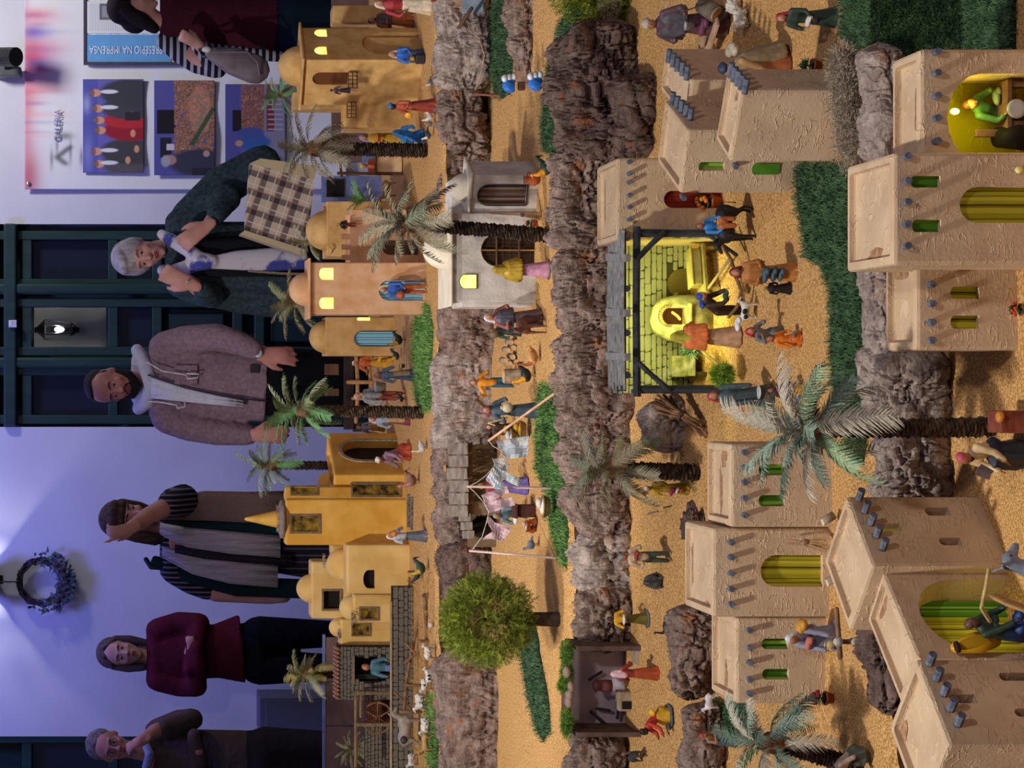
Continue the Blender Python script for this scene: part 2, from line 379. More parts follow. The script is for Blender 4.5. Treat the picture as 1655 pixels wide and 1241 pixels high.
# ---------------------------------------------------------------- flat prints
class Print:
    def __init__(s, w, h, base): s.w, s.h = w, h; s.a = np.ones((h, w, 3)) * np.array(hx(base)); s.Y, s.X = np.mgrid[0:h, 0:w]
    def mixm(s, m, c, k=1.): m = np.clip(m, 0, 1)[..., None] * k; s.a = s.a * (1 - m) + np.array(hx(c)) * m; return s
    def rect(s, x0, x1, y0, y1, c, k=1.): return s.mixm(((s.X >= x0) & (s.X < x1) & (s.Y >= y0) & (s.Y < y1)).astype(float), c, k)
    def ell(s, cx, cy, rx, ry, c, k=1., soft=.3): d = np.sqrt(((s.X - cx) / rx) ** 2 + ((s.Y - cy) / ry) ** 2); return s.mixm((1 + soft / 2 - d) / soft, c, k)
    def blur(s, cx, cy, rx, ry, c, k=1.): return s.mixm(np.exp(-((s.X - cx) / rx) ** 2 - ((s.Y - cy) / ry) ** 2), c, k)
    def noise(s, x0, x1, y0, y1, cols, sc=3., seed=1):
        P = np.stack([s.X.ravel() / sc, s.Y.ravel() / sc, np.zeros(s.X.size)], 1); n = fbm(P, 3, seed).reshape(s.X.shape)
        m = (s.X >= x0) & (s.X < x1) & (s.Y >= y0) & (s.Y < y1)
        for i, c in enumerate(cols): lo = .3 + .4 * i / len(cols); s.mixm((m & (n > lo)).astype(float), c)
        return s
    def mesh(s, name, p0, p1, py0, py1, D, parent, wave=0., th=.004, m=None):
        """raster rows run down the wall, columns run to the photographer's right; p0..p1 and py0..py1 in photo pixels"""
        h, w = s.h, s.w; V = []; 
        xs = np.linspace(py1, py0, w); zs = np.linspace(p0, p1, h)   # column 0 sits at the largest py
        X = (U0 - xs) / F * D; Z = HC - (zs - PX0) / F * D; XX, ZZ = np.meshgrid(X, Z)
        YY = np.full_like(XX, D) + wave * (np.sin(XX * 9 + ZZ * 3) + .5 * np.sin(XX * 23 - ZZ * 4))
        V = np.stack([XX.ravel(), YY.ravel(), ZZ.ravel()], 1); i = np.arange((h - 1) * (w - 1)); r_, c_ = i // (w - 1), i % (w - 1); a = r_ * w + c_
        Fc = np.stack([a, a + w, a + w + 1, a + 1], 1)
        o = npmesh(name, V, Fc, m or vcol_mat('printed_sheet', .55), parent, True)
        at = o.data.color_attributes.new('print', 'FLOAT_COLOR', 'POINT')
        c4 = np.ones((h * w, 4), dtype=np.float32); c4[:, :3] = s.a.reshape(-1, 3); at.data.foreach_set('color', c4.ravel())
        sd = o.modifiers.new('t', 'SOLIDIFY'); sd.thickness = th; sd.offset = -1
        return o
def text(name, body, px, py, D, size, m, parent, rot=0., sx=1.):
    c = bpy.data.curves.new(name, 'FONT'); c.body = body; c.size = size; c.extrude = .0008; c.align_x = 'CENTER'; c.align_y = 'CENTER'
    t_ = bpy.data.objects.new(name, c); c.materials.append(m); me = bpy.data.meshes.new_from_object(t_); bpy.data.objects.remove(t_); me.name = name
    o = bpy.data.objects.new(name, me); COL.objects.link(o)
    o.rotation_euler = (Matrix.Rotation(rot, 3, 'Y') @ Euler((math.pi / 2, 0, 0)).to_matrix()).to_euler(); o.scale = (sx, 1, 1)
    o.location = W3(px, py, D) - (world_of(parent).translation if parent else Vector())
    o.parent = parent; return o
bn = root('gallery_banner', W3(40, 122, WD - .03), 'large white hanging banner with a red watercolour top and three photographs', 'banner')
BD = WD - .035; BP = Print(180, 240, '#e9e8ee')
q = np.random.RandomState(3)
BP.blur(60, 0, 60, 7, '#d98a94', .8).blur(10, 3, 22, 9, '#c8506c', .8).blur(95, 2, 22, 9, '#e06a82', .9).blur(112, 8, 8, 20, '#f08898', .8).blur(98, 9, 10, 16, '#8d5fb4', .8).blur(124, 6, 6, 12, '#7a60c8', .8).blur(138, 6, 5, 16, '#f07f95', .8).blur(85, 14, 9, 14, '#f0a6ae', .7).blur(140, 0, 60, 3, '#c9a2b8', .6)
for k in range(26): BP.blur(q.uniform(40, 140), q.uniform(0, 12), q.uniform(1, 3), q.uniform(6, 22), ('#e05a7a', '#f3a0aa', '#8a66c0')[k % 3], .35)
# small ink drawing near the upper left corner of the banner
for k in range(16): BP.blur(20 + k * .9, 10 + abs(k - 6) * 1.1 + 14, 1.6, 2.4, '#45454c', .5)
for x, y, a_, b_ in ((24, 20, 8, 1.2), (36, 24, 9, 1.1), (30, 34, 9, 1.0), (42, 30, 3, 6), (26, 42, 7, 1.2), (21, 48, 5, 4.5), (35, 47, 6, 2)): BP.blur(x, y, a_, b_, '#3c3c44', .65)
BP.mesh('banner_sheet', 40, 560, -60, 306, BD, bn, .006)
M_ink = mat('banner_ink', '#6d6f80', bump=0, var=0)
text('banner_lettering', 'GALERIA', 94, 203, BD - .014, .052, mat('banner_blue_ink', '#8284a8', bump=0, var=0), bn, sx=.86)
MB().ell(W3(46, 297, BD - .012), (.012, .004, .012)).build('eyelet', mat('eyelet', '#b5b5bd', metal=.9, rough=.3), bn)
# photographs on the banner (u: left..right as one stands before them)
P = Print(151, 98, '#6b69b8')
P.rect(0, 151, 0, 24, '#5a5cb0').blur(30, 8, 30, 8, '#8d8fd6', .8).blur(110, 6, 14, 6, '#b5b8ea', .7)
for cx, top, c, w_ in ((14, 30, '#5e5a5e', 20), (34, 26, '#4a484c', 21), (68, 32, '#a02838', 17), (84, 30, '#c2323e', 13), (103, 28, '#4a4a52', 18), (128, 24, '#45464e', 22)):
    P.ell(cx, 75, w_, 62 - top * .6, c, 1, .2); P.ell(cx, top - 4, 6, 8.5, '#dba184'); P.ell(cx, top - 9, 6, 4, '#5c463e', .7)
for cx in (14, 34, 103, 128): P.ell(cx + 2, 42, 3.2, 14, '#e5e7f2')
for x, y in ((38, 86), (63, 80), (92, 78), (20, 72)): P.ell(x, y, 6, 4, '#dba184')
P.rect(84, 98, 68, 92, '#37333b').mesh('photograph', 134, 232, 128, 279, BD - .02, bn)
P = Print(151, 96, '#605f9c')
P.rect(0, 151, 0, 30, '#5b5ba2').rect(66, 104, 5, 36, '#23222a').rect(28, 60, 10, 28, '#2c2b3a').rect(40, 50, 20, 60, '#d8cfd8')
P.noise(34, 151, 32, 96, ('#8a5f50', '#a87560', '#c98a70', '#7c5a48', '#5a6648', '#b97c66'), 3.5, 4)
P.ell(104, 72, 36, 17, '#d08a72', .8).noise(70, 130, 60, 84, ('#d59078', '#b87a64', '#8c8a70'), 2.5, 9)
for k in range(18): P.ell(50 + k * 3.2, 60 + k * 1.9, 3, 4, '#3c5a3c', .9)
P.ell(20, 70, 22, 46, '#3f4054').ell(24, 24, 8, 11, '#b48c84').ell(22, 18, 9, 7, '#a9a6b4').ell(34, 82, 5, 5, '#c49888').rect(0, 12, 60, 96, '#33303f')
P.mesh('photograph', 249, 347, 130, 283, BD - .02, bn)
P = Print(146, 96, '#6462a0')
P.rect(0, 146, 0, 24, '#58579c').rect(70, 104, 12, 34, '#25232c').noise(72, 146, 26, 70, ('#8a5c50', '#a06a58', '#6c4c44', '#b07a66'), 3, 6)
P.rect(0, 146, 62, 96, '#8d87a0').rect(70, 146, 66, 78, '#7c3d42').ell(52, 46, 13, 26, '#3f63a8').ell(50, 22, 5, 6, '#c49684').ell(66, 40, 10, 20, '#4a5a9c').ell(24, 56, 9, 34, '#2f3354').ell(24, 24, 5, 6, '#c09080').rect(0, 34, 28, 34, '#cfcbe0')
for k in range(8): P.rect(72 + k * 8, 74 + k * 8, 68, 92, '#b5b0c0')
P.mesh('photograph', 364, 461, 136, 282, BD - .02, bn)
# framed press board
pb = root('press_board', W3(135, 40, WD - .06), 'dark framed board of press cuttings with a blue title strip', 'noticeboard')
M_frame = mat('board_frame', '#4c4652', rough=.5, bump=0)
PD = WD - .07
for a in ((135, 139, -60, 104), (350, 354, -60, 104)): rect(*a, PD - .012, th=.03).build('frame', M_frame, pb)
rect(139, 350, 100, 104, PD - .012, th=.03).build('frame', M_frame, pb)
rect(139, 350, -60, 101, PD, th=.01).build('backing', '#dcdce4', pb)
rect(141, 276, 56, 100, PD - .006, th=.008).build('title_strip', mat('title_blue', '#6aa8e0', bump=0, var=.04, rough=.5), pb)
text('title_lettering', 'O PRESÉPIO NA IMPRENSA', 210, 80, PD - .009, .060, mat('title_white', '#eef2fa', bump=0, var=0), pb, rot=-math.pi / 2, sx=.62)
P = Print(52, 140, '#e6e6ec')
for k in range(22): P.rect(4, 48, 6 + k * 3, 7 + k * 3, '#a9a9b4', .7)
P.rect(22, 48, 22, 50, '#6f7078').rect(26, 44, 26, 44, '#9c9ca4')
P.mesh('press_cutting', 140, 276, 2, 54, PD - .006, pb)
P = Print(40, 70, '#d8d0d4').noise(2, 38, 6, 60, ('#c48a6a', '#6a5a80', '#d8a880'), 4, 3); P.mesh('press_cutting', 280, 345, 58, 99, PD - .006, pb)
# ================================================================ LANDSCAPE
land = root('nativity_landscape', (0, 3, 0), 'large stepped tabletop landscape of golden sand terraces under the whole nativity village', 'landscape')
def sand_mat(name, a, b):
    m = mat(name, a, rough=.95, scale=230, bump=.9, bscale=260, dist=.004, col2=b, spec=.1, ramp=(.38, .62), detail=3)
    return m
M_sand = sand_mat('sand', '#a87a40', '#e0b47a')
M_side = mat('terrace_side', '#5a4836', var=.4, scale=40, bump=.8)
EDGE = {3: [(-300, 700), (0, 700), (100, 706), (200, 712), (300, 716), (480, 712), (560, 702), (640, 700), (760, 712), (850, 708), (900, 705), (960, 702), (1100, 706), (1241, 708), (1600, 708)],
        2: [(-300, 905), (0, 905), (100, 908), (300, 908), (420, 900), (640, 905), (760, 918), (900, 926), (1000, 922), (1240, 916), (1600, 916)],
        1: [(-300, 1416), (30, 1416), (90, 1400), (250, 1392), (430, 1398), (560, 1404), (700, 1412), (800, 1412), (900, 1430), (1000, 1440), (1100, 1430), (1241, 1440), (1600, 1440)]}
BACK = {3: 8.1, 2: 6.6, 1: 5.3, 0: 3.75}
def terrace(l, nx, ny, name):
    xs = np.linspace(-1.75, 1.75, nx)
    if l:
        pts = [G(px, py, l) for py, px in EDGE[l]]; pts.sort(key=lambda p: p.x)
        yf = np.interp(xs, [p.x for p in pts], [p.y for p in pts]) + .012 * np.sin(xs * 31) + .008 * np.sin(xs * 77)
    else: yf = np.full(nx, 2.55)
    t = np.linspace(0, 1, ny); X = np.repeat(xs[:, None], ny, 1); Y = yf[:, None] + (BACK[l] - yf[:, None]) * t[None]
    Z = np.vectorize(lambda d: GZ(l, d))(Y)
    n = fbm(np.stack([X.ravel() * 6, Y.ravel() * 6, X.ravel() * 0], 1), 4, 11 + l).reshape(X.shape)
    Z = Z + (n - .5) * .012 - .012 * np.exp(-(t[None] * (BACK[l] - yf[:, None])) / .012)
    V = [(x, y, z) for x, y, z in zip(X.ravel(), Y.ravel(), Z.ravel())]
    Fc = [(i * ny + j, (i + 1) * ny + j, (i + 1) * ny + j + 1, i * ny + j + 1) for i in range(nx - 1) for j in range(ny - 1)]
    o = npmesh(name, V, Fc, M_sand, land, True)
    if l:   # rough front
        zb = GZ(l - 1, float(yf.min())) - .02; k = 7; V = []; rs = np.random.RandomState(l)
        for i in range(nx):
            for j in range(k):
                f = j / (k - 1); z = Z[i, 0] * (1 - f) + zb * f; V.append((xs[i], yf[i] + (0 if j in (0,) else rs.uniform(-.006, .012) + .0), z))
        Fc = [(i * k + j, i * k + j + 1, (i + 1) * k + j + 1, (i + 1) * k + j) for i in range(nx - 1) for j in range(k - 1)]
        npmesh('terrace_front', V, Fc, M_side, land)
    return o
terrace(0, 240, 80, 'sand_terrace'); terrace(1, 260, 130, 'sand_terrace'); terrace(2, 240, 90, 'sand_terrace'); terrace(3, 240, 110, 'sand_terrace')
# painted back board and what closes the table behind
M_board = mat('painted_back_board', '#6a5250', rough=.6, var=.25, scale=5, bump=.1, col2='#8c7068')
bb = root('back_board', (0, 8.12, .57), 'low board painted like brown stone blocks closing the rear left of the village', 'board')
for y0, y1, xt in ((1030, 1100, 527), (1102, 1172, 526), (1174, 1300, 526)): rect(xt, 612, y0, y1, 8.12, th=.02, bev=.002).build('stone_block', M_board, bb)
rect(522, 526, 1026, 1300, 8.115, th=.03).build('top_strip', mat('board_strip', '#7d86a8', bump=0), bb)
bb = root('back_board', (0, 8.12, .57), 'low board painted like brown stone blocks closing the rear right of the village', 'board')
for y0, y1 in ((-60, 32), (34, 110), (112, 200), (202, 262)): rect(536, 612, y0, y1, 8.12, th=.02, bev=.002).build('stone_block', M_board, bb)
# bench behind
bn = root('slatted_bench', (0, 8.4, 0), 'dark wooden slatted bench behind the village, seen between the palm and the ochre house', 'bench')
M_bench = mat('bench_wood', '#3a2c26', var=.3, scale=12, stretch=(1, 6, 6))
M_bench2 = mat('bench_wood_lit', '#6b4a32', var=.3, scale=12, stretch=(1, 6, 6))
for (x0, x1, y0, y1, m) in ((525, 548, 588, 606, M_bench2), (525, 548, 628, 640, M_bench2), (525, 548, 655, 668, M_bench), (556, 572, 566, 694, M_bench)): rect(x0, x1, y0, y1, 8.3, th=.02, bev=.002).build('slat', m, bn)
a = W3(572, 570, 8.3); b = W3(572, 690, 8.3)
for x in (a.x, b.x): MB().box((x, 8.33, a.z / 2), (.04, .04, a.z)).build('leg', M_bench, bn)
# ---------------------------------------------------------------- cork bark
def cork_mat(name, c1, c2, c3):
    if name in _M: return _M[name]
    m = bpy.data.materials.new(name); m.use_nodes = True; N = m.node_tree.nodes; L = m.node_tree.links; b = N['Principled BSDF']; b.inputs['Roughness'].default_value = .95; b.inputs['Specular IOR Level'].default_value = .1
    tc = N.new('ShaderNodeTexCoord'); mp = N.new('ShaderNodeMapping'); mp.inputs['Scale'].default_value = (1, 1, 1.8); L.new(tc.outputs['Object'], mp.inputs[0])
    n1 = N.new('ShaderNodeTexNoise'); n1.inputs['Scale'].default_value = 26; n1.inputs['Detail'].default_value = 8; n1.inputs['Roughness'].default_value = .7; L.new(mp.outputs[0], n1.inputs[0])
    cr = N.new('ShaderNodeValToRGB'); e = cr.color_ramp.elements; e[0].position = .36; e[0].color = (*hx(c1), 1); e[1].position = .66; e[1].color = (*hx(c2), 1); L.new(n1.outputs[0], cr.inputs[0])
    n2 = N.new('ShaderNodeTexNoise'); n2.inputs['Scale'].default_value = 18; n2.inputs['Detail'].default_value = 4; L.new(tc.outputs['Object'], n2.inputs[0])
    r2 = N.new('ShaderNodeValToRGB'); r2.color_ramp.elements[0].position = .60; r2.color_ramp.elements[1].position = .68; L.new(n2.outputs[0], r2.inputs[0])
    mx = N.new('ShaderNodeMix'); mx.data_type = 'RGBA'; mx.inputs['B'].default_value = (*hx(c3), 1); L.new(r2.outputs[0], mx.inputs['Factor']); L.new(cr.outputs[0], mx.inputs['A']); L.new(mx.outputs['Result'], b.inputs['Base Color'])
    n3 = N.new('ShaderNodeTexNoise'); n3.inputs['Scale'].default_value = 120; n3.inputs['Detail'].default_value = 6; L.new(mp.outputs[0], n3.inputs[0])
    bp = N.new('ShaderNodeBump'); bp.inputs['Strength'].default_value = .9; bp.inputs['Distance'].default_value = .004; L.new(n3.outputs[0], bp.inputs['Height']); L.new(bp.outputs[0], b.inputs['Normal'])
    _M[name] = m; return m
CORK = cork_mat('cork_bark', '#5d4a44', '#a08c82', '#94694e'); CORKD = cork_mat('cork_bark_dark', '#4a3a36', '#806c66', '#7d5642'); CORKL = cork_mat('cork_bark_pale', '#786a68', '#bcaca2', '#9a7c68')
def bark(label, P, half, depth, seed, m=CORK, nu=150, nv=110, rough=1., knob=0., name='cork_bark', group=None):
    """gnarled piece of cork oak bark lying along P (world points); half height(s) and depth radius"""
    P = np.array([list(p) for p in P], dtype=float); k = len(P)
    if not hasattr(half, '__len__'): half = [half] * k
    t = np.linspace(0, 1, nu); seg = np.concatenate([[0], np.cumsum(np.linalg.norm(np.diff(P, axis=0), axis=1))]); Ltot = seg[-1]; seg = seg / Ltot
    C = np.stack([np.interp(t, seg, P[:, i]) for i in range(3)], 1); H = np.interp(t, seg, half)
    end = np.clip(np.minimum(t, 1 - t) * Ltot / (np.mean(half) * .55), 0, 1); taper = np.sqrt(np.clip(1 - (1 - end) ** 2, 0.0, 1))
    rs = np.random.RandomState(seed); ph = rs.uniform(0, 50, 3)
    wob = fbm(np.stack([t * Ltot * 9 + ph[0], t * 0, t * 0], 1), 3, seed); wob2 = fbm(np.stack([t * Ltot * 9 + ph[1], t * 0, t * 0 + 5], 1), 3, seed)
    a = np.linspace(0, 2 * math.pi, nv, endpoint=False)
    T, A = np.meshgrid(t, a, indexing='ij'); taperM = taper[:, None]; Hm = H[:, None]
    # squarish slab section
    ca, sa = np.cos(A), np.sin(A); sq = (np.abs(ca) ** 3.2 + np.abs(sa) ** 3.2) ** (-1 / 3.2)
    y = ca * sq * depth; z = sa * sq * Hm
    xx = T * Ltot
    base = np.stack([xx.ravel() + ph[0], y.ravel() + ph[1], z.ravel() + ph[2]], 1)
    low = fbm(base * 11, 3, seed) - .5
    # long wavy fissures along the piece, shorter cross cracks, and plates
    warp = (fbm(base * 14 + 9, 3, seed + 3) - .5) * 1.6
    g = fbm(np.stack([base[:, 0] * 9, base[:, 1] * 34, base[:, 2] * 34], 1) + warp[:, None], 4, seed + 5); c1 = np.clip(np.abs(g - .5) / .045, 0, 1)
    g2 = fbm(np.stack([base[:, 0] * 40, base[:, 1] * 16, base[:, 2] * 16], 1) + warp[:, None] * 1.4, 3, seed + 8); c2 = np.clip(np.abs(g2 - .5) / .035, 0, 1)
    fine = fbm(base * 130, 3, seed + 12) - .5
    step = np.floor(fbm(base * 24, 2, seed + 21) * 7) / 7 - .5
    disp = (low * .052 + step * .036 - (1 - c1) * .019 - (1 - c2) * .010 + fine * .010) * rough
    if knob: disp = disp + knob * (1 - np.clip(np.abs(fbm(base * 26, 2, seed + 31) - .5) / .12, 0, 1)) 
    disp = disp.reshape(T.shape) * (.3 + .7 * taperM)
    r = np.sqrt(y ** 2 + z ** 2) + 1e-6
    y2 = y * taperM * (1 + 0) + disp * y / r; z2 = z * taperM + disp * z / r
    Cx = C[:, None, :]; d = np.diff(C, axis=0); d = np.vstack([d, d[-1:]]); d /= np.linalg.norm(d, axis=1)[:, None]
    side = np.stack([-d[:, 1], d[:, 0], d[:, 2] * 0], 1); side /= np.linalg.norm(side, axis=1)[:, None]; up = np.cross(d, side)
    up[up[:, 2] < 0] *= -1
    V = Cx + side[:, None, :] * (y2 + (wob[:, None] - .5) * depth * .5)[..., None] + up[:, None, :] * (z2 + (wob2[:, None] - .5) * Hm * .25)[..., None] + d[:, None, :] * ((fbm(base * 8, 2, seed + 40).reshape(T.shape) - .5) * .03)[..., None]
    I, J = np.meshgrid(np.arange(nu - 1), np.arange(nv), indexing='ij'); J2 = (J + 1) % nv
    Fc = np.stack([I * nv + J, I * nv + J2, (I + 1) * nv + J2, (I + 1) * nv + J], -1).reshape(-1, 4)
    o = npmesh(name, V.reshape(-1, 3) , Fc, m, None, True)
    c = V.reshape(-1, 3).mean(0); o.data.transform(Matrix.Translation(-Vector(c))); o.location = c
    return tag(o, label, 'bark', group)
def blog(label, x0, y0, x1, y1, half, D, seed, depth=.06, **k):
    """bark between two photo points at depth D (or a pair of depths); half height in photo pixels"""
    D0, D1 = D if hasattr(D, '__len__') else (D, D)
    hh = [q * (D0 + D1) / 2 / F for q in (half if hasattr(half, '__len__') else [half] * 3)]
    a, b = W3(x0, y0, D0), W3(x1, y1, D1); return bark(label, [a, (a + b) / 2 + Vector((0, random.uniform(-.02, .02), 0)), b], hh, depth, seed, **k)
D3 = 6.14
blog('pale cork log under the rear terrace, in the upper right corner beside the brown stall', 748, 155, 745, -50, 44, D3, 1, m=CORKL, rough=.7)
blog('knobbly cork piece below the woman in red with the tambourine', 748, 262, 745, 130, 40, D3, 2, knob=-.02)
blog('cork piece leading up to the small white house from the right', 752, 340, 750, 235, 38, D3 + .03, 3)
blog('cork piece right behind the veiled rider and her donkey', 770, 590, 765, 470, 56, D3, 4, rough=.8)
blog('broad grey cork log behind the man in the orange shirt', 757, 735, 752, 560, 56, D3 + .02, 5, m=CORKL, nu=190, rough=.8)
blog('cork log standing behind the shingled wooden shack', 752, 890, 745, 700, 46, D3 + .03, 6)
blog('dark mossy cork piece between the shack and the round green tree', 765, 985, 757, 860, 52, D3, 7, m=CORKD)
blog('long cork log below the sheep pen, left of the round green tree', 778, 1290, 772, 1040, 74, D3 - .04, 8, nu=200, depth=.09)
blog('slanting cork slab on the upper right terrace between two strips of grass', 860, 135, 850, -60, (22, 34, 40), 5.5, 9, depth=.05, rough=.8)
D2 = 4.88
blog('huge dark cork rock at the upper right, behind the two twin-roofed clay houses', 975, 268, 965, 40, (80, 88, 72), D2, 10, m=CORKD, nu=220, nv=150, depth=.12, rough=1.5)
blog('dark cork boulder in the hollow right behind the stall of planks', 1030, 262, 1030, 120, 48, D2 - .12, 36, m=CORKD, depth=.08, rough=1.3)
blog('cork piece between the white house and the clay roof beside the stable', 945, 410, 940, 235, 55, D2, 11, nu=180, rough=1.2)
blog('mossy cork piece right above the stable roof', 955, 545, 950, 385, 62, D2, 12, nu=170, rough=1.2)
blog('cork rock above the left end of the stable roof', 975, 690, 970, 520, 76, D2, 13, nu=180, nv=140, rough=1.2)
blog('cork rock behind the crown of the grey palm', 975, 800, 968, 655, 66, D2 + .02, 14, nu=170)
blog('flat ribbed cork slab leaning beside the bundle of sticks', 1085, 730, 1075, 642, (40, 52, 46), 4.53, 15, m=CORKL, depth=.035, rough=.6)
blog('reddish cork rock left of the grey palm crown', 985, 872, 980, 765, 64, D2 + .02, 16)
blog('pale cork rock behind the man in green trousers', 985, 975, 980, 850, 60, D2 + .03, 17, m=CORKL)
blog('knobbly cork rock right of the open workshop box', 980, 1052, 975, 945, 52, D2, 18, m=CORK, knob=-.02)
blog('cork rock in the lower left, left of the open workshop box', 965, 1290, 962, 1180, 44, D2, 19)
blog('rounded cork rock behind the flat clay house with two green windows', 1118, 1125, 1115, 975, 38, 4.36, 20, nu=170, m=CORK, depth=.07)
blog('flat cork slab in the lower left beside the red-turbaned figurine', 1137, 1290, 1135, 1135, 32, 4.3, 21, depth=.05)
blog('small dark cork stub peeping out behind the roofs of the two left clay houses', 1128, 862, 1128, 838, 18, 4.4, 37, nu=60, nv=60, m=CORKD)
D1 = 3.40
blog('pale ribbed cork log behind the two clay houses at the lower right', 1440, 262, 1420, 75, (50, 46, 30), D1, 22, m=CORKL, nu=180, nv=130, rough=.6, depth=.05)
blog('thin pale cork edge behind the front clay house with two striped windows', 1435, 585, 1425, 415, 30, D1, 23, m=CORKL, rough=.6, depth=.05)
blog('broad pale cork log in the front, right of the tall palm trunk', 1470, 705, 1468, 556, 66, D1 - .02, 24, m=CORKL, nu=190, nv=140, rough=.7, depth=.06)
blog('broad pale cork log in the front, left of the tall palm trunk', 1475, 830, 1470, 690, 64, D1, 25, m=CORKL, nu=180, nv=140, rough=.7, depth=.06)
blog('blue-grey cork piece behind the roof of the arched house in the lower left', 1430, 1150, 1425, 985, 26, D1 - .04, 26, m=CORKD)
# ---------------------------------------------------------------- turf, lichen, straw
def inpoly(poly, n, rs):
    P = np.array(poly, float); lo, hi = P.min(0), P.max(0); out = []
    while len(out) < n:
        q = rs.uniform(lo, hi, (n * 2, 2)); c = np.zeros(len(q), bool); j = len(P) - 1
        for i in range(len(P)):
            a, b = P[i], P[j]; hit = ((a[1] > q[:, 1]) != (b[1] > q[:, 1])) & (q[:, 0] < (b[0] - a[0]) * (q[:, 1] - a[1]) / (b[1] - a[1] + 1e-12) + a[0]); c ^= hit; j = i
        out += list(q[c])
    return np.array(out[:n])
def blades(base, hgt, wid, rs, lean=.6, seed=0):
    n = len(base); a = rs.uniform(0, 2 * math.pi, n); d = np.stack([np.cos(a), np.sin(a), np.zeros(n)], 1); s = np.stack([-np.sin(a), np.cos(a), np.zeros(n)], 1)
    h = hgt * rs.uniform(.5, 1.2, n)[:, None]; l = lean * rs.uniform(.2, 1.3, n)[:, None]
    up = np.array([0, 0, 1.]); b0 = base - s * wid / 2; b1 = base + s * wid / 2; m = base + up * h * .6 + d * h * l * .5; t = base + up * h * .9 + d * h * l * 1.4
    V = np.stack([b0, b1, m + s * wid * .4, m - s * wid * .4, t], 1).reshape(-1, 3); i = np.arange(n)[:, None] * 5
    F3 = np.concatenate([i + np.array([[0, 1, 2]]), i + np.array([[0, 2, 3]]), i + np.array([[3, 2, 4]])])
    return V, F3
def turf(label, poly, l, n, col, hgt=.012, seed=1, level_fn=None, name='grass', wid=.0016, thick=.004, cat='grass', backing=True):
    rs = np.random.RandomState(seed); fn = level_fn or (lambda px, py: G(px, py, l))
    q = inpoly(poly, n, rs); q = q + rs.normal(0, 2.6, q.shape); B = np.array([list(fn(a, b)) for a, b in q]); B[:, 2] += thick * .6
    V, F3 = blades(B, hgt, wid, rs, .9)
    # base sheet
    pp = [fn(a, b) for a, b in poly]; k = len(pp); c = len(V)
    o = npmesh(name, V, F3, col, None)
    c0 = B.mean(0); o.data.transform(Matrix.Translation(-Vector(c0))); o.location = c0
    tag(o, label, cat, None, 'stuff')
    if not backing: return o
    V2 = [(p.x, p.y, p.z - .004) for p in pp] + [(p.x + (c0[0] - p.x) * .04, p.y + (c0[1] - p.y) * .04, p.z + thick) for p in pp]
    T = tessellate_polygon([[Vector(v) for v in V2[k:]]]); F2 = [tuple(i + k for i in t) for t in T] + [(i, (i + 1) % k, k + (i + 1) % k, k + i) for i in range(k)]
    s = npmesh(name + '_backing', V2, F2, mat('turf_base_' + col.name, tuple(x * .5 for x in col.node_tree.nodes['Color Ramp'].color_ramp.elements[0].color[:3]), var=.4, scale=200, bump=1), o); s['kind'] = 'stuff'
    return o
GRD = mat('turf_dark', '#2a482e', var=.3, scale=45, bump=0, col2='#587850', rough=.7)
GRM = mat('turf_mid', '#3f6a30', var=.3, scale=45, bump=0, col2='#749a52', rough=.7)
GRB = mat('turf_bright', '#4c8038', var=.3, scale=45, bump=0, col2='#90b460', rough=.7)
LICH = mat('lichen', '#8c7c6a', var=.3, scale=60, bump=0, col2='#c4b6a2', rough=.9)
turf('strip of bright green grass on the rear terrace below the ochre domed houses', [(684, 488), (672, 500), (668, 560), (672, 640), (680, 668), (697, 664), (698, 600), (700, 530), (694, 492)], 3, 5200, GRB, .014, 1)
turf('upright strip of dark grass near the upper right, beside the slanting bark slab', [(800, -20), (792, 60), (795, 120), (800, 158), (812, 160), (828, 150), (830, 60), (824, -20)], 2, 4500, GRD, .013, 2)
turf('dark grass strip along the terrace edge above the big dark cork rock', [(925, 5), (905, 40), (888, 110), (878, 200), (878, 242), (900, 252), (904, 200), (904, 120), (912, 60), (940, 20)], 2, 5200, GRD, .012, 3)
turf('grass patch under the washing line poles', [(872, 622), (866, 700), (868, 760), (885, 800), (890, 850), (905, 905), (918, 925), (920, 860), (914, 780), (904, 700), (902, 640), (885, 618)], 2, 6500, GRM, .012, 4)
turf('curved grass patch left of the trunk of the round green tree', [(835, 985), (845, 1070), (855, 1130), (868, 1180), (880, 1200), (892, 1185), (886, 1120), (872, 1050), (862, 990)], 2, 5200, GRD, .012, 5)
turf('big dark lawn in front of the right clay houses, reaching to the tall palm', [(1288, 262), (1290, 330), (1300, 372), (1302, 415), (1328, 428), (1345, 470), (1345, 560), (1350, 640), (1370, 700), (1372, 740), (1395, 752), (1405, 700), (1403, 600), (1400, 520), (1394, 440), (1380, 400), (1380, 262)], 1, 14000, GRD, .012, 6)
def slope(px, py):
    if px <= 1414: return G(px, py, 1)
    a, b = G(1414, py, 1).y, G(1565, py, 0).y
    return W3(px, py, a + (b - a) * (px - 1414) / 151) if px < 1565 else G(px, py, 0)
tf = turf('dark lawn in the upper right corner beside the front clay houses', [(1362, -25), (1364, 60), (1385, 72), (1430, 84), (1480, 84), (1560, 84), (1638, 80), (1645, 20), (1640, -25)], 1, 19000, GRD, .012, 7, level_fn=slope, backing=False)
xs_ = np.arange(1366, 1645, 6.); ys_ = np.linspace(-25, 80, 10); V = []
for x in xs_:
    for y in ys_: p = slope(x, y if x > 1390 else min(y, 62)); V.append((p.x, p.y - .003, p.z + .003))
k = len(ys_); npmesh('grass_backing', V, [(i * k + j, i * k + j + 1, (i + 1) * k + j + 1, (i + 1) * k + j) for i in range(len(xs_) - 1) for j in range(k - 1)], _M['turf_base_turf_dark'], tf)['kind'] = 'stuff'
